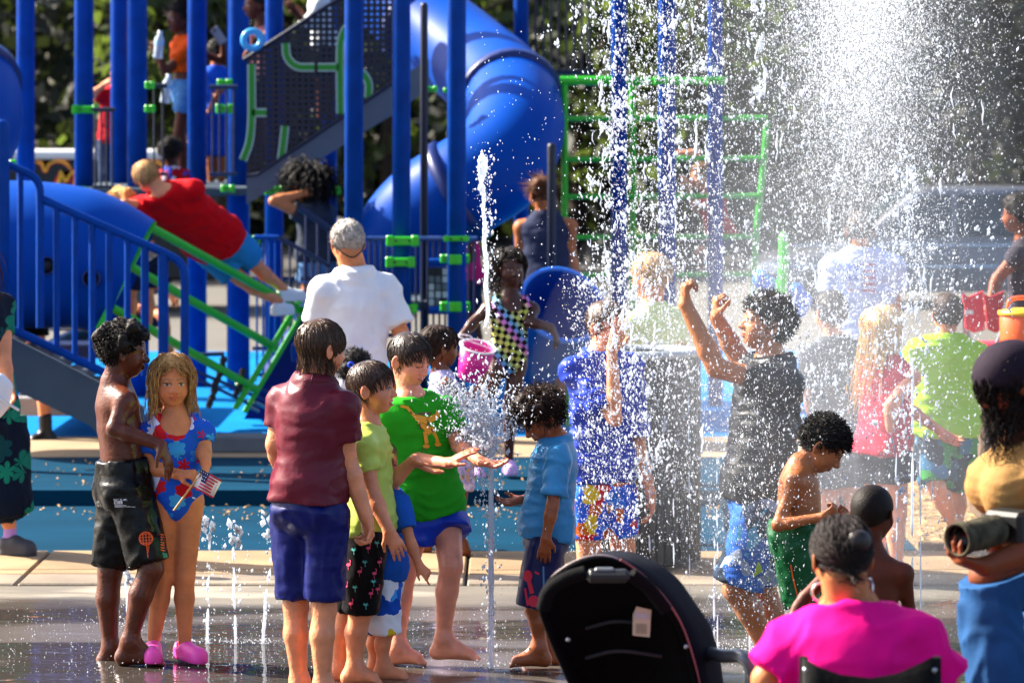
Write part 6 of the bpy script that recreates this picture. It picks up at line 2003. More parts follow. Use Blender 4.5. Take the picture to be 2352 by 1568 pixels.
far(31, 470, 1.36, (2032, 752, 98), (2042, 822), (2030, 1028), 138, hyaw=120, skin='pink', vb=0.010, hair=LONGH('#e4bc78', lenback=2.2, len=1.0, n=420, seg=14, thick=0.016, hug=0.5, flow=(0.06, -0.05, 0)), shirt=dict(mat=cloth_mat('coral', '#e02848', bump=0.4), hem=-0.08, sleeve=0, ease=0.014),
    bottom=dict(mat=cloth_mat('charcoal_bg', '#22242c'), len=0.45, ease=0.02), L=((2075, 930, .15), (2160, 990, .1)), R=((2046, 930, -.15), (2044, 1000, -.1)), legL=((2020, 1180, .1), (2020, 1305, .1), (2035, 1338, .2)), legR=((2060, 1180), (2060, 1310), (2080, 1344, .15)),
    label='girl with a long blond ponytail in a red tank top and dark shorts')
p32 = person(32, 440, 1.36, (2176, 722, 94), (2172, 775), (2170, 995), -175, skin='fair', near=True, vb=0.011, sw=1.08, wm=1.15, hair=SHORTH('#3a2a20', n=500),
    shirt=dict(mat=cloth_mat('neon', '#a8e010', bump=0.3), hem=-0.03, sleeve=0.85, ease=0.024, sl=1.6, wr=0.014), bottom=dict(mat=cloth_mat('green_print', '#26463a'), len=0.92, ease=0.02),
    L=((2104, 880, .05), (2130, 950, .15)), R=((2252, 870, .05), (2275, 925, .15)), legL=((2150, 1118, -.1), (2196, 1215, .1), (2180, 1262, .0)), legR=((2200, 1120, .15), (2195, 1235, .1), (2195, 1270, .2)),
    label='boy in a neon yellow green shirt walking away behind the spray')
far(33, 372, 1.6, (2338, 492, 86), (2356, 552), (2362, 745), -120, skin='brown', hair=AFRO(n=2*500, vol=0.09), shirt=dict(mat=cloth_mat('dusk', '#34303a'), hem=-0.1, sleeve=0.3), bottom=dict(mat=cloth_mat('black_bg', '#101114'), len=1.0),
    L=((2290, 640, -.1), (2275, 690, -.2)), legL=((2340, 900), (2340, 1030)), legR=((2390, 900), (2390, 1030)), label='person in dark clothes with bare arms standing before the silver car')
far(34, 297, 1.2, (1612, 406, 66), (1628, 446), (1655, 540), -60, skin='fair', hair=SHORTH('#7a5a3a'), shirt=dict(mat=cloth_mat('red3', '#c01428'), hem=-0.1, sleeve=0.7), bottom=dict(mat=cloth_mat('navy_bg', '#18203c'), len=0.9),
    L=((1600, 480, -.1), (1580, 430, -.1)), R=((1600, 352, 0.1), (1556, 352, 0.1), None, dict(sh=(1640, 440))), legL=((1610, 580, -.2), (1615, 640, -.1)), legR=((1640, 600, -.2), (1645, 660, -.1)), label='child in a red shirt climbing on the green frame')
far(36, 296, 1.3, (588, 12, 66), (602, 62), (606, 170), -70, skin='dark', hair=AFRO(n=2*200), L=((566, 130, -.15), (585, 100, -.25)), R=((600, 120, .1), (590, 100, .0)), shirt=dict(mat=cloth_mat('mauve', '#8c5c60'), hem=-0.1, sleeve=0), bottom=dict(mat=cloth_mat('black_bg', '#101114'), len=.8),
    legL=((590, 260), (590, 340)), legR=((615, 260), (615, 340)), label='child on the upper stair carrying a blue swim ring')
far(37, 292, 1.3, (735, -60, 66), (730, -15), (745, 100), -80, skin='dark', hair=AFRO(n=2*100), shirt=dict(mat=cloth_mat('white_bg', '#c8ccd0'), hem=-0.1, sleeve=1.5), bottom=dict(mat=cloth_mat('black_bg', '#101114'), len=.8), L=((705, 60, -.15), (682, 30, -.2)), R=((720, 60, .1), (700, 40, .1)),
    legL=((735, 190), (735, 270)), legR=((755, 190), (755, 270)), label='child in white sleeves at the top of the stair panel, cut by the frame')
far(38, 455, 1.2, (819, 852, 96), (816, 905), (815, 1080), 150, skin='dark', hair=AFRO(n=2*300, vol=0.04, col='#120e0d'), shirt=dict(mat=cloth_mat('plum', '#5a2c48'), hem=-0.1, sleeve=0.6), legL=((800, 1180), (800, 1280)), legR=((835, 1180), (835, 1280)),
    label='child with black hair and a blue hair tie hidden behind the lime shirt boy')
lR, lL = ((92, 842, 0), (103, 985, 0), (66, 1027, -0.05)), ((38, 770, .1), (58, 905, .3), (30, 945, .3))
p39 = far(39, 336, 1.62, (85, 470, 72), (84, 515), (72, 690), -70, skin='fair', hair=LONGH('#1a1416'), shirt=dict(mat=cloth_mat('black_bg', '#101114'), hem=-0.1, sleeve=0.6), bottom=dict(mat=cloth_mat('black_bg', '#101114'), len=0.55),
    L=((95, 610), (60, 660)), R=((70, 610, .2), (50, 660, .2)), legR=lR, legL=lL, feet=False, label='walking person in black with laced black boots behind the stair rail')
shoes(p39, (lR, lL), mat('boot_black', '#0c0c0e', rough=0.4), 'boot', fl=0.27, boot=0.12, vox=0.009, sole=mat('boot_sole', '#2a2620', rough=0.8))
lL = ((10, 1140, 0), (24, 1215, 0), (72, 1270, -.05)); lR = ((-25, 1140, .1), (-20, 1215, .1), (15, 1268, .05))
p40 = person(40, 440, 1.60, (-58, 600, 100), (-40, 665), (-18, 960), 60, skin='fair', hair=LONGH('#4a3020'), near=True, vb=0.012, shirt=dict(mat=cloth_mat('tropic', '#0c1c30'), hem=-0.1, sleeve=0.5),
    bottom=dict(mat=cloth_mat('tropic', '#0c1c30'), len=1.55, ease=0.05, flare=1.6, name='trousers', wr=0.02, dir=(16, 16, 4)), legL=lL, legR=lR, feet=False, L=((10, 830, -.1), (20, 890, -.2)), R=((-80, 830), (-60, 900)),
    label='person in dark leaf print clothes and purple socks at the left edge')
shoes(p40, (lL, lR), mat('sock_purple', '#b48ad0', rough=0.8), 'sock', fl=0.20, boot=0.06, vox=0.007)
shoes(p40, (((10, 1140), (30, 1215, -.02), (80, 1276, -.06)),), mat('slide_grey', '#3c3c42', rough=0.6), 'slide_sandal', fl=0.25, vox=0.007)
# ------------------------------------------------------------------ things worn, prints
def head_part(info, name, m, fn, vox=.006):
    s = SDF(); C, R_, hh = info['C'], info['HR'], info['hh']
    fn(s, lambda x, y, z: C + R_ @ (np.array([x, y, z]) * hh), R_, hh)
    V, Q = s.extract(vox)
    return link(name, mesh_from(name, V - info['base'], Q), m, info['o'])


def cap_fn(s, T, R_, hh):
    s.ell(T(0, -.06, .16), np.array([.43, .52, .43]) * hh, R_)
    s.cut(T(0, .3, .10), R_ @ np.array([0, .45, -1.0]))
    s.ell(T(0, -.55, .0), np.array([.2, .12, .12]) * hh, R_, .02)


head_part(p16, 'head_wrap', cloth_mat('cap_plum', '#231a26', bump=.4, bscale=14), cap_fn, .008)
head_part(p15, 'hair_bun', hair_mat('#221a18', True), lambda s, T, R_, hh: s.ell(T(-.10, -.46, .22), np.array([.17, .13, .15]) * hh, R_))
head_part(p28, 'hair_bun', hair_mat('#5a3218'), lambda s, T, R_, hh: s.ell(T(.28, -.32, .30), np.array([.15, .15, .15]) * hh, R_), .01)
head_part(p22, 'hair_bun', hair_mat('#1a1411'), lambda s, T, R_, hh: s.ell(T(0, -.15, .62), np.array([.25, .25, .22]) * hh, R_), .01)


def ring_part(info, name, c, r, rr, m, nrm=(0, 1, 0), n=26):
    nrm = unit(nrm); u = unit(np.cross(nrm, [0, .1, 1])); v = np.cross(nrm, u)
    mb = MB(); mb.tube([c + (u * math.cos(t) + v * math.sin(t)) * r for t in np.linspace(0, 6.283, n, endpoint=False)], rr, 8, closed=True)
    o = mb.build(name, m); o.parent = info['o']; o.location = -Vector(info['base']); return o


ring_part(p15, 'hoop_earring', P(1886, 1359, 800, .0), 21 / 800, .0035, mat('silver', '#e0dce0', rough=.15, metal=.9))
ring_part(p15, 'hoop_earring', P(1999, 1350, 800, .0), 21 / 800, .0035, mat('silver', '#e0dce0'), nrm=(1, .15, 0))
# glasses cord of the grey haired man
C_, R_, h_ = p18['C'], p18['HR'], p18['hh']
T_ = lambda x, y, z: C_ + R_ @ (np.array([x, y, z]) * h_)
mb = MB(); mb.tube(catmull([T_(.33, .28, .02), T_(.385, .0, .0), T_(.36, -.2, -.08), T_(.2, -.40, -.28), T_(0, -.44, -.36), T_(-.2, -.40, -.24), T_(-.36, -.2, -.08), T_(-.385, .0, .0), T_(-.33, .28, .02)], 6), .004, 6)
o = mb.build('glasses_cord', mat('cord_black', '#141416')); o.parent = p18['o']; o.location = -Vector(p18['base'])
# tie in the hair of the hidden child
ring_part(PEOPLE[38], 'hair_tie', P(806, 838, 455, -.12), .012, .006, mat('tie_blue', '#1848d0'))


# ---- printed cloth
def add_flowers(m, base, cols, scale=22.0):
    n, L, b = nodes_of(m)
    tc = n.new('ShaderNodeTexCoord')
    mp_ = n.new('ShaderNodeMapping'); mp_.inputs['Scale'].default_value = (1, .35, 1); L.new(tc.outputs['Object'], mp_.inputs[0])
    vo = n.new('ShaderNodeTexVoronoi'); vo.inputs['Scale'].default_value = scale; vo.inputs['Randomness'].default_value = .75
    L.new(mp_.outputs[0], vo.inputs['Vector'])
    # petals: the distance to the cell centre changes with the angle round it
    sub = n.new('ShaderNodeVectorMath'); sub.operation = 'SUBTRACT'; L.new(mp_.outputs[0], sub.inputs[0]); L.new(vo.outputs['Position'], sub.inputs[1])
    sep = n.new('ShaderNodeSeparateXYZ'); L.new(sub.outputs[0], sep.inputs[0])

    def mt(op, a, bb=None):
        q = n.new('ShaderNodeMath'); q.operation = op
        for i, v in enumerate((a, bb)):
            if v is None: continue
            if isinstance(v, (int, float)): q.inputs[i].default_value = v
            else: L.new(v, q.inputs[i])
        return q.outputs[0]
    an = mt('ARCTAN2', sep.outputs['Z'], sep.outputs['X'])
    pet = mt('ADD', mt('MULTIPLY', mt('ABSOLUTE', mt('SINE', mt('MULTIPLY', an, 3.0))), .16), .40)
    ins = mt('LESS_THAN', vo.outputs['Distance'], pet)
    core = mt('LESS_THAN', vo.outputs['Distance'], .09)
    rp = n.new('ShaderNodeValToRGB'); rp.color_ramp.interpolation = 'CONSTANT'
    sc = n.new('ShaderNodeSeparateColor'); L.new(vo.outputs['Color'], sc.inputs[0]); L.new(sc.outputs[0], rp.inputs[0])
    while len(rp.color_ramp.elements) < len(cols): rp.color_ramp.elements.new(.5)
    for i, c in enumerate(cols):
        e = rp.color_ramp.elements[i]; e.position = i / len(cols); e.color = (*lin(c), 1)
    m1 = n.new('ShaderNodeMix'); m1.data_type = 'RGBA'; m1.inputs['A'].default_value = (*lin(base), 1); L.new(rp.outputs[0], m1.inputs['B']); L.new(ins, m1.inputs['Factor'])
    m2 = n.new('ShaderNodeMix'); m2.data_type = 'RGBA'; L.new(m1.outputs['Result'], m2.inputs['A']); m2.inputs['B'].default_value = (*lin('#14285c'), 1); L.new(core, m2.inputs['Factor'])
    L.new(m2.outputs['Result'], b.inputs['Base Color'])


add_flowers(MATS['cloth_floral'], '#1d55c8', ['#c8202c', '#3c9ce0', '#e4e4f0', '#2c80d8', '#b81424', '#d8d8f0'], 14)
add_flowers(MATS['cloth_red_floral'], '#b01420', ['#e8e0e0', '#2848b0', '#b01420'], 24)
add_flowers(MATS['cloth_lavender_print'], '#b8a4d4', ['#d0a060', '#e0d4f0', '#b8a4d4'], 40)


def add_blotches(m, cols, scale=12.0, warp=.06):
    """irregular printed patches"""
    n, L, b = nodes_of(m)
    tc = n.new('ShaderNodeTexCoord')
    no = n.new('ShaderNodeTexNoise'); no.inputs['Scale'].default_value = 14; L.new(tc.outputs['Object'], no.inputs['Vector'])
    sc_ = n.new('ShaderNodeVectorMath'); sc_.operation = 'SCALE'; sc_.inputs['Scale'].default_value = warp; L.new(no.outputs['Color'], sc_.inputs[0])
    ad = n.new('ShaderNodeVectorMath'); ad.operation = 'ADD'; L.new(tc.outputs['Object'], ad.inputs[0]); L.new(sc_.outputs[0], ad.inputs[1])
    vo = n.new('ShaderNodeTexVoronoi'); vo.inputs['Scale'].default_value = scale; L.new(ad.outputs[0], vo.inputs['Vector'])
    se = n.new('ShaderNodeSeparateColor'); L.new(vo.outputs['Color'], se.inputs[0])
    rp = n.new('ShaderNodeValToRGB'); rp.color_ramp.interpolation = 'CONSTANT'; L.new(se.outputs[0], rp.inputs[0])
    while len(rp.color_ramp.elements) < len(cols): rp.color_ramp.elements.new(.5)
    for i, c in enumerate(cols):
        e = rp.color_ramp.elements[i]; e.position = i / len(cols); e.color = (*lin(c), 1)
    L.new(rp.outputs[0], b.inputs['Base Color'])


add_blotches(MATS['cloth_cartoon_shorts'], ['#2454d0', '#d82030', '#2f7ae0', '#e0b820', '#2454d0', '#2a62d8', '#d06020'], 17)
add_blotches(MATS['cloth_green_print'], ['#22303c', '#24523c', '#1c2834', '#2f8a3c', '#22303c', '#30688c'], 14)
add_blotches(MATS['cloth_toddler_shorts'], ['#1a4cb0', '#e4e6ec', '#1f63c8', '#1a4cb0', '#3f98e4', '#e0e4ec', '#e0be28'], 15)
add_blotches(MATS['cloth_patch_shorts'], ['#2a3650', '#2a5cb0', '#24303f', '#3a70c0', '#8c98b0'], 8)
add_flowers(MATS['cloth_tropic'], '#0a1628', ['#0f6a58', '#0a1628', '#0c4048', '#147860'], 7)
add_flowers(MATS['cloth_pattern_grey'], '#8a8a90', ['#c0b8a8', '#404850', '#a89888'], 30)


def checker(m):
    n, L, b = nodes_of(m)
    tc = n.new('ShaderNodeTexCoord'); mp_ = n.new('ShaderNodeMapping'); mp_.inputs['Rotation'].default_value = (0, math.radians(35), 0); mp_.inputs['Scale'].default_value = (1, 0.0001, 1)
    L.new(tc.outputs['Object'], mp_.inputs[0])
    ck = n.new('ShaderNodeTexChecker'); ck.inputs['Scale'].default_value = 34; L.new(mp_.outputs[0], ck.inputs['Vector'])
    sep = n.new('ShaderNodeSeparateXYZ'); L.new(tc.outputs['Object'], sep.inputs[0])
    ad = n.new('ShaderNodeMath'); ad.operation = 'MULTIPLY_ADD'; ad.inputs[1].default_value = 1.3; L.new(sep.outputs['X'], ad.inputs[0]); L.new(sep.outputs['Z'], ad.inputs[2])
    ml = n.new('ShaderNodeMath'); ml.operation = 'MULTIPLY'; ml.inputs[1].default_value = 3.2; L.new(ad.outputs[0], ml.inputs[0])
    fr = n.new('ShaderNodeMath'); fr.operation = 'FRACT'; L.new(ml.outputs[0], fr.inputs[0])
    rp = n.new('ShaderNodeValToRGB'); L.new(fr.outputs[0], rp.inputs[0])
    cols = ['#c8d860', '#e070c0', '#50a8e0', '#c8d070', '#d0c060', '#c8d860']
    while len(rp.color_ramp.elements) < len(cols): rp.color_ramp.elements.new(.5)
    for i, c in enumerate(cols):
        e = rp.color_ramp.elements[i]; e.position = i / (len(cols) - 1); e.color = (*lin(c), 1)
    ck.inputs['Color2'].default_value = (*lin('#101014'), 1); L.new(rp.outputs[0], ck.inputs['Color1']); L.new(ck.outputs[0], b.inputs['Base Color'])


checker(MATS['cloth_checker'])


def stripes(m, c1, c2, sc, axis='X'):
    n, L, b = nodes_of(m)
    tc = n.new('ShaderNodeTexCoord'); sep = n.new('ShaderNodeSeparateXYZ'); L.new(tc.outputs['Object'], sep.inputs[0])
    ml = n.new('ShaderNodeMath'); ml.operation = 'MULTIPLY'; ml.inputs[1].default_value = sc; L.new(sep.outputs[axis], ml.inputs[0])
    fr = n.new('ShaderNodeMath'); fr.operation = 'FRACT'; L.new(ml.outputs[0], fr.inputs[0])
    gt = n.new('ShaderNodeMath'); gt.operation = 'GREATER_THAN'; gt.inputs[1].default_value = .5; L.new(fr.outputs[0], gt.inputs[0])
    mx = n.new('ShaderNodeMix'); mx.data_type = 'RGBA'; mx.inputs['A'].default_value = (*lin(c1), 1); mx.inputs['B'].default_value = (*lin(c2), 1)
    L.new(gt.outputs[0], mx.inputs['Factor']); L.new(mx.outputs['Result'], b.inputs['Base Color'])


stripes(MATS['cloth_stripe_shorts'], '#d8d4dc', '#c02838', 16)

ORI = mat('print_orange', '#e8581c', rough=.5); WHI = mat('print_white', '#d8d8dc', rough=.5); GRN = mat('print_green', '#2a8060', rough=.5); PNK = mat('print_pink', '#d8486c', rough=.5)
# black shorts: orange mesh ball, side bars, small white lettering
ball = [bar(cx - 14 + k * 7, 1236 - math.sqrt(max(0, 15 ** 2 - (k * 7 - 14) ** 2)), cx - 14 + k * 7 + 1, 1236 + math.sqrt(max(0, 15 ** 2 - (k * 7 - 14) ** 2)), 2.6) for cx in (335,) for k in range(5)]
ball += [bar(335 - math.sqrt(max(1, 15 ** 2 - dy * dy)), 1236 + dy, 335 + math.sqrt(max(1, 15 ** 2 - dy * dy)), 1236 + dy - 2, 2.6) for dy in (-9, -2, 5, 11)]
ball += [bar(335 + 15 * math.cos(a), 1236 + 15 * math.sin(a), 335 + 15 * math.cos(a + .42), 1236 + 15 * math.sin(a + .42), 3.2) for a in np.linspace(0, 6.28, 15)]
ball += [bar(337, 1251, 340, 1280, 2.6), bar(342, 1252, 341, 1268, 1.8)]
decal(p1, 'shorts', ball, ORI, 'ball_print')
decal(p1, 'shorts', [bar(369, 1226 + k * 6, 378, 1228 + k * 6, 2.6) for k in range(7)], ORI, 'bar_print')
decal(p1, 'shorts', [[(372, 1268), (384, 1270), (386, 1280), (376, 1282)]], GRN, 'patch_print')
decal(p1, 'shorts', [[(373, 1283), (386, 1281), (387, 1293), (376, 1294)]], WHI, 'patch_print')
FONT = {'B': '111101110101111', 'U': '101101101101111', 'I': '111010010010111', 'L': '100100100100111', 'T': '111010010010010', 'O': '111101101101111', 'A': '111101111101101', 'S': '111100111001111', '.': '000000000000010', ' ': '0' * 15}
txt = []
for i, ch in enumerate('BUILT TO LAST.'):
    for k, bit in enumerate(FONT[ch]):
        if bit == '1':
            x = 261 + i * 2.35 + (k % 3) * .62; y = 1145 + (k // 3) * .75
            txt.append([(x, y), (x + .66, y), (x + .66, y + .8), (x, y + .8)])
decal(p1, 'shorts', txt, WHI, 'lettering')
decal(p1, 'shorts', [[(262, 1150), (271, 1150), (271, 1157), (262, 1157)], [(272, 1150), (281, 1150), (281, 1157), (272, 1157)]], WHI, 'box_print')
decal(p1, 'shorts', [bar(264, 1151.5, 269, 1155.5, 1.2), bar(269, 1151.5, 264, 1155.5, 1.2), bar(274, 1153, 279, 1152, 1.2), bar(274, 1155.5, 279, 1155, 1.2)], NEAR_BLACK, 'box_mark', off=.007)
decal(p1, 'shorts', [bar(263, 1159.5, 290, 1160.5, 1.0), bar(263, 1161.8, 300, 1163, 1.0), bar(264, 1164.3, 311, 1163.5, 1.0)], WHI, 'line_print')
# flamingo shorts
TEALP = mat('print_teal', '#5ac0b8', rough=.5)
for (x, y) in ((846, 1258), (800, 1296), (826, 1312), (852, 1362), (793, 1345), (860, 1316), (872, 1290), (806, 1385), (868, 1352)):
    decal(p4, 'shorts', [ngon(x, y, 5.5, 8, 3.6), bar(x + 3, y - 1, x + 5, y - 9, 1.8), bar(x + 5, y - 9, x + 2, y - 11, 1.8), bar(x - 1, y + 3, x, y + 12, 1.1)], PNK, 'flamingo_print')
for (x, y) in ((866, 1246), (815, 1348), (838, 1290), (812, 1262), (840, 1388), (858, 1335)):
    decal(p4, 'shorts', [bar(x, y, x + 1, y + 11, 1.2)] + [bar(x, y, x + 6 * math.cos(a), y + 4 * math.sin(a) - 1, 1.5) for a in (0.3, 1.2, 2.2, 3.1, 4.0, 5.4)], TEALP, 'palm_print')
# green shirt: tawny clawed animal figure
TAW = mat('print_tawny', '#d8981c', rough=.6); TDK = mat('print_umber', '#5a4030', rough=.6)
an_ = [[(926, 936), (934, 930), (962, 960), (985, 962), (1004, 948), (1012, 966), (1006, 985), (990, 1006), (972, 1000), (962, 985)], [(974, 995), (986, 1000), (980, 1020), (984, 1030), (972, 1032), (974, 1016)], [(996, 985), (1010, 1000), (1014, 1022), (1002, 1026), (1000, 1010), (988, 998)]]
decal(p6, 'shirt', [bar(920, 932, 938, 936, 6), bar(934, 934, 958, 962, 7), bar(955, 958, 982, 966, 15), bar(966, 964, 992, 992, 20), bar(984, 966, 1004, 955, 14), bar(1002, 958, 1007, 944, 10), bar(976, 990, 980, 1018, 9), bar(994, 986, 1006, 1016, 8), ngon(979, 1024, 8, 8, 5), ngon(1006, 1020, 8, 8, 5)], TAW, 'animal_print')
for pl_ in [bar(960, 950, 992, 948, 5), bar(964, 972, 966, 986, 3), bar(980, 962, 984, 976, 2.5), bar(942, 944, 946, 950, 3), bar(990, 984, 996, 992, 2.5), bar(972, 1030, 970, 1035, 2), bar(980, 1030, 981, 1036, 2), bar(1002, 1026, 1001, 1031, 2), bar(1010, 1025, 1012, 1030, 2)]:
    decal(p6, 'shirt', [pl_], TDK, 'animal_mark', off=.007)
# toddler: plain yellow shape on the blue shirt
decal(p5, 'shirt', [ngon(898, 1190, 15, 12, 26), bar(890, 1160, 886, 1150, 6)], mat('print_yellow', '#e4c020', rough=.6), 'yellow_print')
# curly haired boy: red panels on shirt front and shorts
REDP = mat('print_red', '#c01c38', rough=.6)
decal(p9, 'shirt', [[(1208, 1080), (1222, 1030), (1230, 1032), (1216, 1090)], [(1200, 1120), (1212, 1080), (1220, 1090), (1204, 1150)]], REDP, 'red_panel')
decal(p9, 'shorts', [ngon(1212, 1322, 11, 10, 14), bar(1214, 1330, 1222, 1362, 10), ngon(1226, 1380, 14, 10), bar(1206, 1350, 1212, 1390, 5), bar(1228, 1312, 1238, 1318, 5)], REDP, 'red_print')
decal(p9, 'shorts', [bar(1248, 1300, 1249, 1350, 4)], mat('print_steel', '#4878a8', rough=.6), 'side_stripe')
# patchwork swim shorts in the spray
decal(p12, 'shorts', [[(1700, 1180), (1760, 1165), (1780, 1200), (1740, 1250), (1705, 1290), (1690, 1240)]], mat('print_aqua', '#2c88b0', rough=.5), 'patch_print')
decal(p12, 'shorts', [[(1740, 1290), (1772, 1290), (1765, 1335), (1730, 1325)]], mat('print_lime', '#a8c828', rough=.5), 'patch_print')
decal(p12, 'shorts', [[(1655, 1230), (1675, 1220), (1680, 1330), (1652, 1325)]], mat('print_ink', '#202838', rough=.5), 'patch_print')
# flag on the man's shirt, pointed red stripes on the green shorts
decal(p29, 'shirt', [[(1940, 605), (1978, 605), (1978, 642), (1940, 642)]], mat('print_navy', '#5070c8', rough=.6), 'flag_print')
decal(p29, 'shirt', [bar(1982, 607 + k * 15, 2010, 608 + k * 15, 6) for k in range(5)] + [bar(1948, 652 + k * 14, 2010, 653 + k * 14, 5) for k in (0, 1)], mat('print_rose', '#b84860', rough=.6), 'flag_print')
decal(p13, 'shorts', [bar(1816, 1296, 1822, 1330, 3), bar(1822, 1330, 1832, 1368, 3)], ORI, 'piping')

# ------------------------------------------------------------------ folding chair of the seated woman
fc_ = tag(empty('folding_chair', G(1990, 800)), 'black folding chair that the woman in pink sits in', 'chair')
BK = mat('chair_black', '#060607', rough=.7, spec=.12, bump=.2, bscale=40)
V, Fc = [], []
tp = [(1842, 1510), (1850, 1512), (1880, 1530), (1930, 1548), (2000, 1556), (2060, 1546), (2110, 1524), (2140, 1508), (2156, 1514)]
for i, (x, y) in enumerate(tp):
    bow = .05 * math.sin(math.pi * i / 8)
    V += [P(x, y, 830, -.05 - bow), P(x, 1720, 830, -.02 - bow), P(x, y, 830, -.062 - bow), P(x, 1720, 830, -.032 - bow)]
for i in range(8):
    a = i * 4; b = a + 4
    Fc += [(a, a + 1, b + 1, b), (a + 2, b + 2, b + 3, a + 3), (a, b, b + 2, a + 2), (a + 1, a + 3, b + 3, b + 1)]
Fc += [(0, 2, 3, 1), (32, 33, 35, 34)]
mb = MB(); mb.add(V, Fc, True); child(mb, 'backrest', BK, fc_)
for x in (1846, 2152):
    mb = MB(); mb.tube([P(x, 1508, 830, -.04), P(x, 1750, 830, 0), P(x, 2195, 830, .25)], .012, 10); child(mb, 'leg', BK, fc_)
    mb = MB(); mb.tube([P(x, 1760, 830, 0), P(x, 1790, 830, .45), P(x, 2130, 830, .3)], .012, 10); child(mb, 'leg', BK, fc_)
mb = MB(); mb.box(P(1999, 1810, 830, .25), (.38, .42, .03), bev=.01); child(mb, 'seat', BK, fc_)
for x in (1851, 2146):
    mb = MB(); mb.lathe([(0, .005), (.006, .004), (.008, 0)], 10, P(x, 1538, 830, -.075), R=[[1, 0, 0], [0, 0, -1], [0, 1, 0]]); child(mb, 'rivet', STEEL, fc_)

# ------------------------------------------------------------------ stroller
strl = tag(empty('stroller', G(1450, 740)), 'black baby stroller with its canopy up in the foreground', 'stroller')
BF = mat('stroller_fabric', '#0d0d12', rough=.85, spec=.1, var=.15, bump=.25, bscale=30); BF2 = mat('stroller_navy', '#14162a', rough=.8, spec=.12, bump=.25, bscale=20)
ST = 740
hoop1 = catmull([P(1345, 1640, ST, .02), P(1300, 1540, ST, -.02), P(1262, 1450, ST, -.05), P(1243, 1385, ST, -.08), P(1262, 1340, ST, -.10), P(1300, 1308, ST, -.12), P(1344, 1288, ST, -.13), P(1386, 1284, ST, -.13), P(1430, 1298, ST, -.12), P(1490, 1345, ST, -.10), P(1540, 1405, ST, -.08), P(1572, 1470, ST, -.05), P(1600, 1570, ST, -.02), P(1606, 1650, ST, .02)], 5)
hoop2 = catmull([P(1360, 1640, ST, .40), P(1330, 1540, ST, .42), P(1310, 1450, ST, .45), P(1305, 1400, ST, .48), P(1325, 1370, ST, .5), P(1355, 1350, ST, .52), P(1400, 1338, ST, .54), P(1450, 1332, ST, .54), P(1500, 1334, ST, .52), P(1552, 1346, ST, .5), P(1590, 1400, ST, .46), P(1626, 1450, ST, .42), P(1642, 1530, ST, .40), P(1640, 1650, ST, .38)], 5)


def loft(curves, name, m, par, th=.006):
    V = np.concatenate(curves); n = len(curves[0])
    Fc = [(j * n + i, j * n + i + 1, (j + 1) * n + i + 1, (j + 1) * n + i) for j in range(len(curves) - 1) for i in range(n - 1)]
    mb = MB(); mb.add(V, Fc, True); o = child(mb, name, m, par)
    md = o.modifiers.new('solid', 'SOLIDIFY'); md.thickness = th; md.offset = 0
    return o


mids = []
for t in (0.0, .2, .4, .6, .8, 1.0):
    c = hoop1 * (1 - t) + hoop2 * t
    c = c + np.array([0, 0, 1.0]) * (.055 * math.sin(math.pi * t) - .012 * abs(math.sin(2.5 * math.pi * t))) * np.sin(np.linspace(0, math.pi, len(c)))[:, None]
    c[:, 0] += np.linspace(-.02, .05, len(c)) * math.sin(math.pi * t)
    mids.append(c)
loft(mids, 'canopy', BF2, strl)
mb = MB(); mb.tube(hoop1, .011, 10); child(mb, 'canopy_hoop', BF, strl)
n1 = len(hoop1)
mb = MB(); mb.tube(hoop1[int(n1 * .60):] + np.array([.006, -.006, .012]), .004, 6); child(mb, 'piping', mat('piping_rose', '#8c5454', rough=.6), strl)
mb = MB(); mb.tube(hoop1[int(n1 * .30):int(n1 * .62)] + np.array([0, 0, .012]), .003, 6); child(mb, 'piping', mat('piping_pale', '#a09090', rough=.6), strl)
# padded handle bar in front of the hoop
hb = catmull([P(1247, 1398, ST, -.20), P(1262, 1356, ST, -.22), P(1300, 1328, ST, -.24), P(1345, 1314, ST, -.25)], 6)
mb = MB(); mb.tube(hb, .021, 12); child(mb, 'handle_pad', mat('foam', '#0c0c0e', rough=.9, spec=.1, bump=.3, bscale=150), strl)
hb = catmull([P(1450, 1318, ST, -.24), P(1490, 1350, ST, -.22), P(1530, 1400, ST, -.2)], 6)
mb = MB(); mb.tube(hb, .021, 12); child(mb, 'handle_pad', mat('foam', '#1c1c1e'), strl)
mb = MB(); mb.box(P(1396, 1322, ST, -.25), (.135, .05, .04), bev=.014); child(mb, 'release_grip', mat('grip', '#15161a', rough=.45), strl)
mb = MB(); mb.box(P(1388, 1308, ST, -.25), (.06, .03, .014), bev=.005); child(mb, 'button', mat('grip2', '#50545a', rough=.4), strl)
# seat back hanging inside the hoop
cs = []
for t in np.linspace(0, 1, 7):
    c = hoop1[4:-4].copy(); ctr = P(1440, 1730, ST, .12)
    c = c * (1 - t) + ctr * t; c[:, 1] += .16 * math.sin(t * math.pi / 2)
    cs.append(c)
loft(cs, 'seat_back', BF, strl)
for k, y_ in enumerate((1432, 1500)):
    mb = MB(); mb.tube(catmull([P(1345, y_ + 10, ST, .02), P(1420, y_ - 6, ST, .0), P(1520, y_ + 6, ST, .02)], 6), .006, 6); child(mb, 'seam', mat('seam', '#1a1a20', rough=.7), strl)
lbl = MB(); lbl.prism([P(1462, 1392, ST, -.05), P(1496, 1400, ST, -.05), P(1492, 1462, ST, -.05), P(1453, 1458, ST, -.05), P(1454, 1410, ST, -.05)], (0, .002, 0)); lb_ = child(lbl, 'care_label', mat('label_paper', '#b8b494', rough=.7), strl)
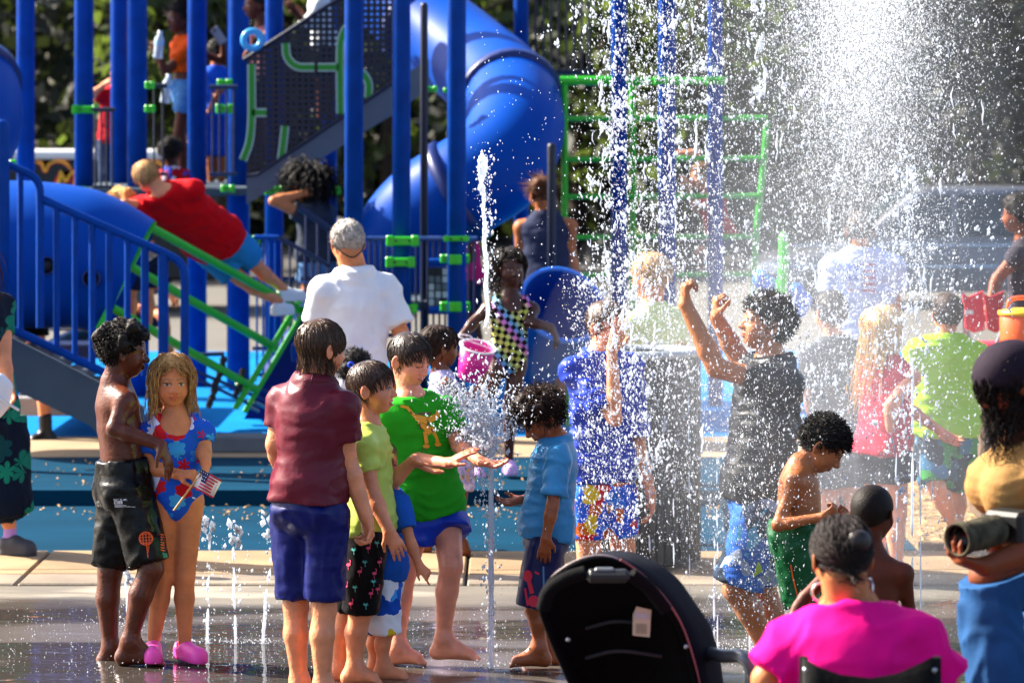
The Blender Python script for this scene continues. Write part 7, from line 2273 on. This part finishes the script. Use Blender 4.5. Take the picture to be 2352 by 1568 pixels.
for k in range(6):
    m2 = MB(); m2.prism([P(1460, 1432 + k * 4, ST, -.053), P(1486, 1433 + k * 4, ST, -.053), P(1486, 1434.3 + k * 4, ST, -.053), P(1460, 1433.3 + k * 4, ST, -.053)], (0, .001, 0)); o = m2.build('text_line', mat('ink', '#50504c')); o.parent = lb_
m2 = MB(); m2.prism([P(1458, 1405, ST, -.053), P(1492, 1408, ST, -.053), P(1491, 1422, ST, -.053), P(1457, 1420, ST, -.053)], (0, .001, 0)); o = m2.build('label_panel', mat('label_silver', '#a8acac', rough=.5)); o.parent = lb_
for (x, y) in ((1305, 1468), (1576, 1484)):
    m2 = MB(); m2.lathe([(0, .004), (.005, .003), (.007, 0)], 10, P(x, y, ST, -.075), R=[[1, 0, 0], [0, 0, -1], [0, 1, 0]]); child(m2, 'rivet', STEEL, strl)
hb = catmull([P(1632, 1500, ST, .1), P(1665, 1506, ST, .0), P(1702, 1506, ST, -.08), P(1722, 1526, ST, -.1), P(1726, 1570, ST, -.08), P(1700, 1660, ST, .0)], 6)
mb = MB(); mb.tube(hb, .021, 14); child(mb, 'push_bar', mat('bar_grey', '#5a6068', rough=.3, metal=.6), strl)
for (xa, ya, xb, yb, dd) in ((1345, 1640, 1420, 1940, .3), (1606, 1650, 1540, 1940, .3), (1420, 1700, 1640, 1945, .1), (1560, 1700, 1330, 1945, .1)):
    mb = MB(); mb.tube([P(xa, ya, ST, .0), P(xb, yb, ST, dd)], .012, 8); child(mb, 'frame_tube', STEEL, strl)
for (x, dd) in ((1330, .1), (1640, .1), (1420, .3), (1540, .3)):
    c = P(x, 265 + 2.3 * ST, ST); c = np.array([c[0], F / ST + dd, .1])
    mb = MB(); mb.lathe([(0, -.02), (.07, -.02), (.09, -.012), (.09, .012), (.07, .02), (0, .02)], 20, c, R=[[0, 0, 1], [1, 0, 0], [0, 1, 0]]); child(mb, 'wheel', mat('tyre', '#101012'), strl)
# ------------------------------------------------------------------ water
WAT = mat('water_white', '#d6dce6', rough=.15, spec=.5, ior=1.33)
n_, L_, b_ = nodes_of(WAT)
tr = n_.new('ShaderNodeBsdfTranslucent'); tr.inputs['Color'].default_value = (.8, .84, .9, 1)
ms = n_.new('ShaderNodeMixShader'); ms.inputs[0].default_value = .58
L_.new(b_.outputs[0], ms.inputs[1]); L_.new(tr.outputs[0], ms.inputs[2]); L_.new(ms.outputs[0], n_['Material Output'].inputs['Surface'])
OCT_V = np.array([[1, 0, 0], [0, 1, 0], [-1, 0, 0], [0, -1, 0], [0, 0, 1], [0, 0, -1.0]])
OCT_F = np.array([[0, 1, 4], [1, 2, 4], [2, 3, 4], [3, 0, 4], [1, 0, 5], [2, 1, 5], [3, 2, 5], [0, 3, 5]])


def drops(C, r, stretch, dirs=None):
    """numpy verts/faces of smooth little drops"""
    n = len(C)
    if dirs is None: dirs = np.tile([0, 0, 1.0], (n, 1))
    a = np.cross(dirs, np.array([.3, .9, .2])); a /= np.linalg.norm(a, axis=1)[:, None] + 1e-9
    b = np.cross(dirs, a)
    V = C[:, None] + r[:, None, None] * (OCT_V[None, :, 0:1] * a[:, None] + OCT_V[None, :, 1:2] * b[:, None] + OCT_V[None, :, 2:3] * dirs[:, None] * stretch[:, None, None])
    Fc = OCT_F[None] + (np.arange(n) * 6)[:, None, None]
    return V.reshape(-1, 3), Fc.reshape(-1, 3)


def spray(px, py, s, r, stretch, jitter=.15, seed=0):
    g = np.random.default_rng(seed)
    y = F / s; k = F / y
    C = np.stack([(px - CX) / k, y, H - (py - HZ) / k], 1)
    d = np.stack([g.normal(0, jitter, len(px)), g.normal(0, jitter, len(px)), np.ones(len(px))], 1); d /= np.linalg.norm(d, axis=1)[:, None]
    return drops(C, r, stretch, d)


def join(parts):
    n = 0; VV, FF = [], []
    for V, Fc in parts:
        VV.append(V); FF.append(Fc + n); n += len(V)
    return np.concatenate(VV), np.concatenate(FF)


g = np.random.default_rng(21)


def field(n, xs, ys, ss, rmin, rmax, powr, st, seed):
    """xs, ys: sampling functions"""
    gg = np.random.default_rng(seed)
    x, y = xs(gg, n), ys(gg, n)
    s = gg.uniform(*ss, n)
    z = H - (y - HZ) / s
    ok = (z > .01)
    x, y, s = x[ok], y[ok], s[ok]
    r = rmin + (rmax - rmin) * gg.random(len(x)) ** powr
    return spray(x, y, s, r, gg.uniform(*st, len(x)), .18, seed)


TET_V = np.array([[1, 0, -.4], [-.5, .87, -.4], [-.5, -.87, -.4], [0, 0, 1.0]])
TET_F = np.array([[0, 2, 1], [0, 1, 3], [1, 2, 3], [2, 0, 3]])


def tiny(V_F_args, seed):
    """the finest drops as four-sided grains"""
    x, y, s, r, st = V_F_args
    k = s
    C = np.stack([(x - CX) / k, F / s, H - (y - HZ) / k], 1)
    gg = np.random.default_rng(seed); an = gg.random(len(x)) * 6.28
    ca, sa = np.cos(an), np.sin(an)
    T = TET_V[None] * np.ones((len(x), 1, 1))
    Tx = T[:, :, 0] * ca[:, None] - T[:, :, 1] * sa[:, None]; Ty = T[:, :, 0] * sa[:, None] + T[:, :, 1] * ca[:, None]
    V = C[:, None] + r[:, None, None] * np.stack([Tx, Ty, T[:, :, 2] * st[:, None]], -1)
    Fc = TET_F[None] + (np.arange(len(x)) * 4)[:, None, None]
    return V.reshape(-1, 3), Fc.reshape(-1, 3)


def Nn(m, sd, lo=-1e9, hi=1e9):
    def f(q, n):
        x = q.normal(m, sd, n); bad = (x < lo) | (x > hi)
        x[bad] = q.normal(m, sd * .5, bad.sum())
        return x
    return f


U = lambda a, b: (lambda q, n: q.uniform(a, b, n))


def mist(n, xs, ys, ss, rmin, rmax, seed):
    gg = np.random.default_rng(seed)
    x, y, s = xs(gg, n), ys(gg, n), gg.uniform(*ss, n)
    ok = H - (y - HZ) / s > .01
    x, y, s = x[ok], y[ok], s[ok]
    return tiny((x, y, s, rmin + (rmax - rmin) * gg.random(len(x)) ** 2, gg.uniform(1, 2.6, len(x))), seed)


def clots(columns):
    """torn lumps of water: little crowds of drops strung down each falling column"""
    out = []
    for cx_, sx, y0, y1, n, sd in columns:
        gg = np.random.default_rng(sd)
        for k in range(n):
            x0, yy = gg.normal(cx_, sx), gg.uniform(y0, y1)
            m = gg.integers(3, 16); sp = gg.uniform(2, 7)
            x = x0 + gg.normal(0, sp, m); y = yy + gg.normal(0, sp * gg.uniform(1, 2.6), m)
            s = np.full(m, gg.uniform(485, 560)) * gg.uniform(.997, 1.003, m)
            ok = H - (y - HZ) / s > .02
            if ok.sum() < 2: continue
            x, y, s = x[ok], y[ok], s[ok]
            out.append(spray(x, y, s, .0016 + gg.uniform(.003, .0085) * gg.random(len(x)) ** 1.5, gg.uniform(1, 2.2, len(x)), .3, sd * 1000 + k))
    return out


MIST = WAT.copy(); MIST.name = 'water_mist'
n_, L_, b_ = nodes_of(MIST)
src = n_['Material Output'].inputs['Surface'].links[0].from_socket
tb = n_.new('ShaderNodeBsdfTransparent'); m3 = n_.new('ShaderNodeMixShader'); m3.inputs[0].default_value = .42
L_.new(src, m3.inputs[1]); L_.new(tb.outputs[0], m3.inputs[2]); L_.new(m3.outputs[0], n_['Material Output'].inputs['Surface'])
parts = []
# fine veil of the high plume, thinning outwards and downwards
parts.append(mist(24000, Nn(1985, 85), lambda q, n: np.abs(q.normal(0, 260, n)) - 40, (430, 560), .0012, .0036, 1))
parts.append(mist(18000, Nn(2005, 175), lambda q, n: np.abs(q.normal(0, 480, n)) - 40, (430, 560), .0012, .0034, 2))
parts.append(mist(13000, Nn(1800, 230, 1300, 2400), lambda q, n: q.uniform(-40, 1250, n), (440, 565), .0011, .0030, 3))
parts.append(mist(9000, Nn(1520, 90, 1310, 1800), lambda q, n: q.uniform(-40, 1150, n), (470, 560), .0010, .0028, 4))
parts.append(mist(6000, U(1560, 2340), lambda q, n: q.uniform(1180, 1540, n), (480, 566), .0010, .0026, 5))
parts.append(mist(3000, Nn(1750, 70, 1600, 1900), lambda q, n: q.uniform(600, 1400, n), (556, 585), .0011, .0030, 6))
parts.append(mist(3500, Nn(1400, 60, 1290, 1520), lambda q, n: q.uniform(640, 1280, n), (510, 540), .0011, .0032, 7))
V, Fc = join(parts)
tag(link('fountain_mist', mesh_from('fountain_mist', V, Fc), MIST), kind='stuff')
# the air full of the finest water: closed clouds of thin mist
VM = bpy.data.materials.new('mist_air'); VM.use_nodes = True; MATS['mist_air'] = VM
vn = VM.node_tree.nodes; vn.remove(vn['Principled BSDF'])
pv = vn.new('ShaderNodeVolumePrincipled'); pv.inputs['Color'].default_value = (.84, .91, 1, 1); pv.inputs['Density'].default_value = .032; pv.inputs['Anisotropy'].default_value = .35
VM.node_tree.links.new(pv.outputs[0], vn['Material Output'].inputs['Volume'])
VM2 = VM.copy(); VM2.name = 'mist_air_dense'; VM2.node_tree.nodes['Principled Volume'].inputs['Density'].default_value = .045
VM3 = VM.copy(); VM3.name = 'mist_air_front'; VM3.node_tree.nodes['Principled Volume'].inputs['Density'].default_value = .05
for (px_, py_, s_, rx, ry, rz, mm) in ((1985, 40, 505, .30, .30, .95, VM2), (1975, 480, 495, .78, .65, 1.75, VM), (1740, 900, 500, .85, .55, .85, VM), (2060, 1100, 470, .62, .5, .62, VM), (1745, 960, 562, .42, .22, .80, VM3), (2010, 1350, 525, .75, .45, .30, VM)):
    a_ = np.linspace(-math.pi / 2, math.pi / 2, 18)
    c_ = P(px_, py_, s_)
    for k_ in (1.25, .95, .68, .42):          # nested, so that the cloud thins out towards its rim
        Vv = np.array([[math.cos(t) * math.cos(u) * rx, math.cos(t) * math.sin(u) * ry, math.sin(t) * rz] for t in a_[1:-1] for u in np.linspace(0, 2 * math.pi, 28, endpoint=False)] + [[0, 0, -rz], [0, 0, rz]]) * k_ + c_
        Vv[:, 2] = np.maximum(Vv[:, 2], .03 + .004 * k_)
        m_ = len(a_) - 2
        Fc_ = [(j * 28 + i, j * 28 + (i + 1) % 28, (j + 1) * 28 + (i + 1) % 28, (j + 1) * 28 + i) for j in range(m_ - 1) for i in range(28)]
        Fc_ += [(28 * m_, (i + 1) % 28, i) for i in range(28)] + [(28 * m_ + 1, (m_ - 1) * 28 + i, (m_ - 1) * 28 + (i + 1) % 28) for i in range(28)]
        mb = MB(); mb.add(Vv, Fc_, True)
        tag(mb.build('mist_cloud', mm), kind='stuff')
parts = []
parts.append(field(4200, Nn(1990, 120), lambda q, n: q.uniform(-40, 1000, n), (450, 560), .0016, .0055, 2.8, (1.1, 2.6), 1))
parts.append(field(5200, Nn(1800, 230, 1310, 2352), lambda q, n: q.uniform(-40, 1250, n), (450, 565), .0016, .0055, 2.8, (1.1, 3.0), 3))
parts.append(field(3600, Nn(1500, 95, 1310, 1800), lambda q, n: q.uniform(-40, 1100, n), (475, 560), .0016, .0065, 2.6, (1.1, 2.8), 4))
parts.append(field(420, U(1060, 1330), lambda q, n: q.uniform(60, 1250, n), (500, 560), .0012, .0034, 2.0, (1.2, 2.4), 19))
parts.append(field(700, Nn(1745, 65, 1600, 1900), lambda q, n: q.uniform(600, 1450, n), (556, 585), .0014, .0048, 2.6, (1.2, 3.4), 61))
parts.append(field(900, Nn(1400, 60, 1290, 1520), lambda q, n: q.uniform(640, 1280, n), (510, 545), .0014, .0055, 2.6, (1.2, 3.4), 62))
parts += clots(((1395, 22, -40, 760, 70, 6), (1440, 20, 150, 900, 60, 66), (1470, 26, 420, 1180, 60, 7), (1530, 22, -40, 620, 34, 8), (1610, 30, -40, 500, 26, 9), (1742, 12, -40, 240, 34, 10), (1690, 50, 0, 1150, 36, 11), (1840, 60, 0, 1150, 60, 12), (1950, 80, 0, 1100, 60, 13),
                (2088, 18, 330, 720, 60, 14), (2090, 30, 560, 1150, 60, 24), (2150, 90, 0, 900, 36, 15), (1350, 26, 560, 1150, 20, 16), (1800, 40, 800, 1400, 30, 18), (1500, 130, -40, 300, 50, 22)))
V, Fc = join(parts)
# torn ropes and sheets of water in the falling columns
gg = np.random.default_rng(77); RV, RF, nv = [], [], 0
for cx_, sx, y0, y1, n in ((1395, 26, -20, 800, 22), (1445, 26, 150, 950, 18), (1480, 40, 500, 1150, 14), (1560, 60, -20, 500, 12), (1742, 10, -30, 230, 7), (1700, 60, 300, 1150, 10), (1850, 60, 100, 1150, 16), (1960, 90, 0, 1000, 16), (2090, 18, 330, 800, 14), (2090, 30, 700, 1150, 12), (2170, 70, 100, 800, 8)):
    for k in range(n):
        L = gg.uniform(18, 70); m = 7; x0, yy = gg.normal(cx_, sx), gg.uniform(y0, y1); s_ = gg.uniform(490, 560)
        xx = x0 + np.cumsum(gg.normal(0, 2.2, m)); ys = yy + np.linspace(0, L, m)
        rr = np.abs(np.sin(np.linspace(.25, 2.9, m))) * gg.uniform(1.0, 3.6) * gg.uniform(.5, 1.3, m) / s_
        if H - (ys.max() - HZ) / s_ < .05: continue
        mb = MB(); mb.tube([P(x, y, s_) for x, y in zip(xx, ys)], rr, 6, cap=False, r2=gg.uniform(.35, 1))
        q = np.concatenate(mb.V); f = np.array(mb.F)
        RV.append(q); RF += [(a0 + nv, b0 + nv, c0 + nv, d0 + nv) for a0, b0, c0, d0 in f]; nv += len(q)
tag(link('falling_water', mesh_from('falling_water', np.concatenate(RV), np.array(RF)), WAT), kind='stuff')
tag(link('fountain_spray', mesh_from('fountain_spray', V, Fc), WAT), kind='stuff')


def jet(x, y0, y1, s, w, label, wob=3.0, seed=0, nd=60, top=None, cone=26, gap=0.0, mist=0, lean=0.0):
    """a column of water from nozzle (x, y0) up to y1: rope like stream, clots, drops"""
    gg = np.random.default_rng(seed + 100)
    o = tag(empty('water_jet', G(x, s)), label, 'water jet', 'splash pad jets')
    m = 46
    t = np.linspace(0, 1, m)
    yy = y0 + (y1 - y0) * t
    xx = x + lean * t + np.cumsum(gg.normal(0, wob * .25, m)) * t + wob * np.sin(t * 19 + seed) * t * .6
    rr = w / 2 / s * (.8 + .3 * gg.random(m)) * (1 - .25 * t)
    tear = gg.random(m) < gap * t
    segs, cur = [], []
    for i in range(m):
        if tear[i] and i > 4:
            if len(cur) > 2: segs.append(cur)
            cur = []
        else: cur.append(i)
    if len(cur) > 2: segs.append(cur)
    mb = MB()
    for sg in segs:
        q = np.array([P(xx[i], yy[i], s) for i in sg]); r_ = rr[sg].copy()
        r_[-1] *= .3; r_[-2] *= .8
        if sg[0] > 0: r_[0] *= .3
        mb.tube(q, r_, 8)
    child(mb, 'stream', WAT, o)['kind'] = 'stuff'
    k = nd
    ti = gg.random(k) ** .7
    px_ = np.interp(ti, t, xx) + gg.normal(0, 1, k) * (cone * (.25 + .75 * ti)); py_ = np.interp(ti, t, yy) + gg.normal(0, 8, k)
    p = [spray(px_, py_, np.full(k, s) * gg.uniform(.985, 1.015, k), .0015 + .0055 * gg.random(k) ** 2.5, gg.uniform(1, 2.6, k), .3, seed)]
    if top:
        q = 16
        p.append(spray(x + lean + gg.normal(0, top, q), y1 + gg.uniform(-10, 50, q), np.full(q, s), .006 + .011 * gg.random(q), gg.uniform(1, 1.8, q), .4, seed + 1))
    # splash ring at the nozzle
    q = 90
    p.append(spray(x + gg.normal(0, 34, q), y0 - np.abs(gg.normal(0, 9, q)) - 1, s * gg.uniform(.985, 1.015, q), .001 + .003 * gg.random(q) ** 2, gg.uniform(1, 2, q), .5, seed + 2))
    V, Fc = join(p)
    d_ = link('drops', mesh_from('drops', V, Fc), WAT, o); d_.location = -Vector(o.location); d_['kind'] = 'stuff'
    return o


jet(1128, 1534, 1040, 552, 15, 'tall white jet in front of the curly haired boy', wob=.5, seed=1, nd=420, cone=20)
jet(476, 1478, 1195, 527, 7, 'leftmost of three small jets beside the girl with the flag', wob=4, seed=2, nd=80, top=8, gap=.35)
jet(541, 1478, 1205, 527, 7, 'middle of three small jets beside the girl with the flag', wob=5, seed=3, nd=80, top=9, gap=.4)
jet(604, 1478, 1180, 527, 8, 'small jet just left of the maroon shirt boy', wob=5, seed=4, nd=100, top=11, gap=.35, lean=14)
jet(292, 1440, 1292, 510, 9, 'small jet seen between the legs of the boy in black shorts', wob=5, seed=5, nd=60, top=9)
for i, (x, y0, y1, s, w) in enumerate(((1492, 1410, 1080, 505, 4.5), (1548, 1440, 1060, 510, 4), (1584, 1440, 900, 510, 3.5), (1640, 1490, 1120, 532, 5), (1648, 1500, 1000, 536, 3.5), (1722, 1500, 1130, 536, 4.5), (1738, 1480, 760, 528, 3.5), (1770, 1500, 1250, 536, 4), (1836, 1520, 1180, 545, 5), (1862, 1500, 850, 536, 3.5), (2060, 1470, 900, 522, 4), (2095, 1470, 500, 522, 7), (2115, 1450, 840, 515, 4), (1400, 1400, 1120, 495, 4), (1436, 1400, 1060, 495, 3.5))):
    names = ['just right of the blue shirt boy', 'before the middle of the trash can', 'before the right of the trash can', 'left of the dark haired boy', 'close left of the dark haired boy', 'in front of the shorts of the dark haired boy', 'in front of the chest of the dark haired boy', 'by the knee of the dark haired boy', 'along the back of the boy in green shorts', 'beside the shoulder of the boy in green shorts',
             'left below the neon shirt boy', 'tallest, rising beside the blond girl', 'between the blond girl and neon shirt boy', 'before the legs of the blue shirt boy', 'along the arm of the blue shirt boy']
    jet(x, y0, y1, s, w, 'thin white jet ' + names[i], wob=1.6, seed=20 + i, nd=46, cone=12, gap=.5)

# burst where the boy in green hits the jet, and the high thrown plume
gg = np.random.default_rng(9)
n = 2600
a = gg.uniform(math.radians(-165), math.radians(-20), n); rad = np.abs(gg.normal(0, 75, n)) + 4
px_ = 1112 + rad * np.cos(a) * 1.0; py_ = 1035 + rad * np.sin(a) * 1.35
p = [spray(px_, py_, gg.uniform(545, 558, n), .0011 + .0042 * gg.random(n) ** 2.4, gg.uniform(1, 3.5, n), .5, 31)]
n = 900; t = gg.random(n)
p.append(spray(1110 - 105 * t + gg.normal(0, 14, n), 960 - 120 * t + gg.normal(0, 14, n) + 40 * t * t, gg.uniform(545, 558, n), .0011 + .003 * gg.random(n) ** 2, gg.uniform(1.5, 4, n), .7, 32))
n = 900
p.append(spray(1110 + gg.normal(0, 26, n), 990 + gg.normal(0, 55, n), gg.uniform(546, 556, n), .0020 + .007 * gg.random(n) ** 2.4, gg.uniform(1, 2.6, n), .4, 33))
V, Fc = join(p)
tag(link('splash_burst', mesh_from('splash_burst', V, Fc), WAT), kind='stuff')
pl = tag(empty('water_plume', P(1115, 560, 552)), 'thrown rope of white water hanging in the air left of the running girl', 'water plume')
path = catmull([(1107, 352, 0), (1109, 378, 0), (1107, 402, 0), (1106, 430, 0), (1112, 452, 0), (1110, 480, 0), (1114, 520, 0), (1112, 560, 0), (1118, 610, 0), (1116, 660, 0), (1121, 715, 0), (1114, 752, 0)], 6)
rr = np.interp(np.linspace(0, 1, len(path)), [0, .05, .12, .2, .24, .28, .32, .4, .6, .8, .95, 1], [3, 11, 13, 9, 4.5, 9, 6, 4.5, 5.5, 5.5, 5, 1.5]) * gg.uniform(.75, 1.2, len(path))
mb = MB(); mb.tube([P(x, y, 552) for x, y, _ in path], rr / 552, 10); child(mb, 'stream', WAT, pl)
n = 420; i = gg.integers(0, len(path), n)
V, Fc = spray(path[i, 0] + gg.normal(0, 12, n) + 6, path[i, 1] + gg.normal(0, 12, n), gg.uniform(546, 558, n), .0012 + .0055 * gg.random(n) ** 3, gg.uniform(1, 2.2, n), .4, 41)
d_ = link('drops', mesh_from('drops', V, Fc), WAT, pl); d_.location = -Vector(pl.location); d_['kind'] = 'stuff'
# drops leaping off the wet floor
n = 2600
x = gg.uniform(0, 2352, n); s = gg.uniform(495, 560, n); z = np.abs(gg.normal(0, .018, n))
V, Fc = spray(x, HZ + (H - z) * s, s, .0008 + .0022 * gg.random(n) ** 2, gg.uniform(1, 2, n), .5, 51)
tag(link('floor_splash', mesh_from('floor_splash', V, Fc), WAT), kind='stuff')
